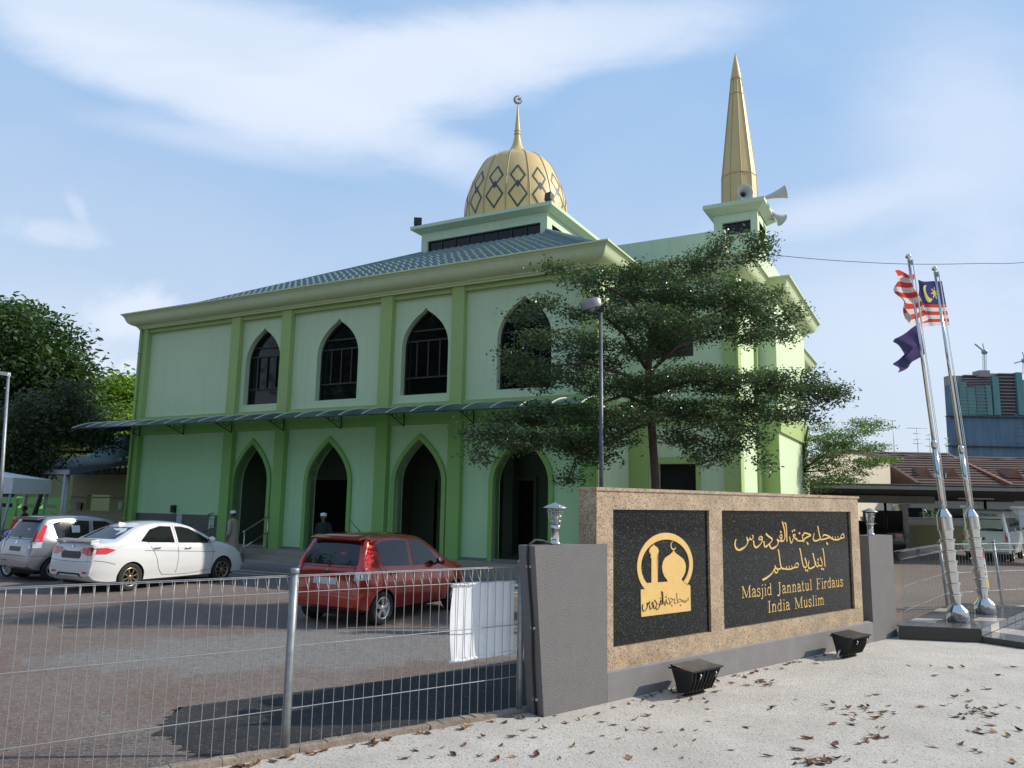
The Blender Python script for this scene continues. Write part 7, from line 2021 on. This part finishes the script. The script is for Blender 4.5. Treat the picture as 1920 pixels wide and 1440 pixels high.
def crane(label, x, y0, y1, jib, cj):
    o = thing('tower_crane', label, 'crane', (0, 0, 0), 0, 'tower cranes over the unfinished block')
    a_, b_ = at(x, y0, TD+4), at(x, y1, TD+4)
    mb = MB(); w = .9; n_ = 12
    for sx in (-w, w):
        for sy in (-w, w): mb.bar((a_.x+sx, a_.y+sy, a_.z), (b_.x+sx, b_.y+sy, b_.z), .25)
    for i in range(n_):
        z0_, z1_ = a_.z+(b_.z-a_.z)*i/n_, a_.z+(b_.z-a_.z)*(i+1)/n_
        mb.bar((a_.x-w, a_.y-w, z0_), (a_.x+w, a_.y-w, z1_), .2)
    mb.build('mast', MT['galv'], o)
    j = at(*jib, TD+4); c_ = at(*cj, TD+4)
    MB().bar(tuple(b_), tuple(j), .9, .9).bar(tuple(b_), tuple(c_), 1.1, 1.4).build('jib', MT['galv'], o)
    MB().sphere(tuple(b_), 2.6, 2.4, 2.2, 10, 8).build('cab', MT['galv'], o)
    MB().bar(tuple(b_), tuple(b_+Vector((-1.2, 0, 7.5))), .5).build('apex_frame', MT['galv'], o)
crane('small tower crane with a raised jib on the unfinished block', 1846, 696, 660, (1828, 645), (1848, 662))
crane('tower crane at the right edge with a level jib', 1921, 702, 676, (1902, 681), (1935, 672))

# ================================================================ DRY LEAVES
def dry_leaf_mats():
    out = []
    for i, (c, v) in enumerate((((.20, .085, .045), .25), ((.11, .045, .028), .3), ((.33, .17, .09), .2), ((.30, .22, .10), .2))):
        out.append(mat('dry_leaf_%s' % ('red', 'dark', 'tan', 'yellow')[i], c, .8, var=v, vscale=30))
    return out
DLM = dry_leaf_mats()
def leaf_mesh(seed, L_=.11, W_=.05):
    rnd = random.Random(seed); mb = MB(); nu, nv = 8, 4
    curl, roll = rnd.uniform(.5, 2.2), rnd.uniform(-.9, 1.8)
    for i in range(nu+1):
        u_ = i/nu; w_ = W_*math.sin(math.pi*min(1, u_**.85))*(.9+.1*rnd.random())+.002
        a_ = curl*(u_-.5)
        cx = L_*(math.sin(a_)/curl) if abs(curl) > .01 else L_*(u_-.5)
        cz = L_*(1-math.cos(a_))/curl
        for j in range(nv+1):
            v_ = (j/nv-.5)*2; b_ = roll*v_*.8
            y = w_*(math.sin(b_)/(roll*.8) if abs(roll) > .05 else v_); z = w_*(1-math.cos(b_))/(abs(roll)*.8+.05)*(1 if roll > 0 else 1)
            mb.v.append((cx, y*.5, cz + z*.5 + .004*rnd.random()))
    for i in range(nu):
        for j in range(nv):
            a_ = i*(nv+1)+j; mb.f.append((a_, a_+1, a_+nv+2, a_+nv+1)); mb.m.append(0); mb.sm.append(True)
    mb.tube([(-L_*.48, 0, .012), (-L_*.75, .006, .02)], .0016, 4)
    return mb
protos = []
spots = [(1240,1300),(1262,1302),(1273,1311),(1432,1280),(1530,1246),(1532,1240),(1505,1236),(1500,1243),(1386,1270),(1424,1278),(1448,1279),(1466,1256),(1435,1288),(1340,1290),(1371,1283),(1400,1287),(1409,1265),(1296,1314),(1327,1319),(1326,1332),(1270,1318),(1226,1327),(1212,1371),(1280,1371),(1305,1372),(1330,1355),(1446,1332),(1491,1314),(1547,1324),(1563,1319),(1630,1308),(1643,1305),(1745,1250),(1751,1269),(1783,1254),(1806,1253),(1870,1269),(1888,1254),(1900,1253),(1851,1294),(1815,1298),(1868,1329),(1590,1331),(1585,1342),(1630,1339),(1650,1345),(1668,1326),(1727,1325),(1726,1328),(1770,1325),(1640,1350),(1645,1366),(1655,1369),(1600,1361),(1561,1360),(1628,1388),(1510,1387),(1522,1386),(1564,1404),(1566,1397),(1489,1408),(1500,1409),(1590,1429),(1612,1397),(1660,1432),(1680,1431),(1570,1426),(1750,1403),(1800,1400),(1802,1397),(1836,1415),(1828,1410),(1860,1376),(1815,1372),(1830,1376),(1890,1383),(1911,1373),(1900,1433),(1440,1421),(1372,1409),(1280,1424),(1302,1391),(1268,1401),(1239,1375),(1400,1366),(1452,1327),(1560,1332),(1705,1250),(1847,1330),(1880,1325),(1910,1330),(1676,1342),(1790,1310),(1340,1300),(1320,1312),
 (1000,1385),(1020,1368),(985,1372),(958,1385),(940,1400),(905,1385),(870,1400),(1010,1355),(1040,1345),(1060,1358),(1085,1352),(1120,1341),(1095,1345),(1150,1330),(1180,1322),(1205,1316),(1150,1362),(1160,1388),(1190,1352),(1130,1382),(1075,1402),(1005,1420),(960,1422),(1050,1425),(900,1420),(930,1428),(850,1418),(810,1424),(780,1410),(760,1425),(830,1405),(1110,1415),(1180,1425),(1230,1408),(1175,1372),(980,1350),(1128,1356),(1215,1345)]
rnd = random.Random(11)
edge = []   # drift against the kerb
for i in range(46):
    s = rnd.uniform(-.6, 2.3); p = F1+FD*s-Vector((-FD.y, FD.x, 0))*(.10+abs(rnd.gauss(0, .05))); edge.append(p)
for i in range(26):  # drift against the sign base
    u_ = rnd.uniform(1.0, 6.9); edge.append(S0+SD*u_-SN*(.06+abs(rnd.gauss(0, .06))))
pile = []
for cx, cy, k_ in ((1632, 1337, 12), (1826, 1344, 14), (1530, 1432, 16), (1830, 1328, 5), (1640, 1386, 7), (1440, 1286, 5), (1840, 1373, 6)):
    for i in range(k_): pile.append(gnd(cx+rnd.gauss(0, 20), min(1438, cy+rnd.gauss(0, 4.5))))
allp = [gnd(x, y) for x, y in spots]+edge+pile
far_ones = 0
for k_ in range(10): protos.append(leaf_mesh(k_, .10, .05))
base_leaves = []
for i, p in enumerate(allp):
    kd = i % 10
    if i < 10:
        o = protos[kd].build('dry_leaf', DLM[(0, 1, 2, 1, 0, 3, 1, 2, 0, 1)[kd]]); o.data.set_sharp_from_angle(angle=R(80)); base_leaves.append(o)
    else:
        o = base_leaves[kd].copy(); COL.objects.link(o)
    o.location = (p.x, p.y, .012)
    s_ = rnd.uniform(.55, 1.15)
    o.scale = (s_, s_*rnd.uniform(.7, 1.2), s_*rnd.uniform(.6, 1.3)); o.rotation_euler = (rnd.uniform(-.3, .3), rnd.uniform(-.2, .2), rnd.uniform(0, 6.28))
    if i >= len(spots) and i < len(spots)+46: lab, gp = 'curled brown dry leaf drifted against the kerb below the fence', 'dry leaves along the kerb'
    elif i >= len(spots)+46 and i < len(spots)+72: lab, gp = 'small brown dry leaf lying against the foot of the sign', 'dry leaves along the sign'
    else: lab, gp = 'brown dry leaf lying on the open pale concrete', 'dry leaves on the pale concrete'
    tag(o, lab, 'leaf', gp)
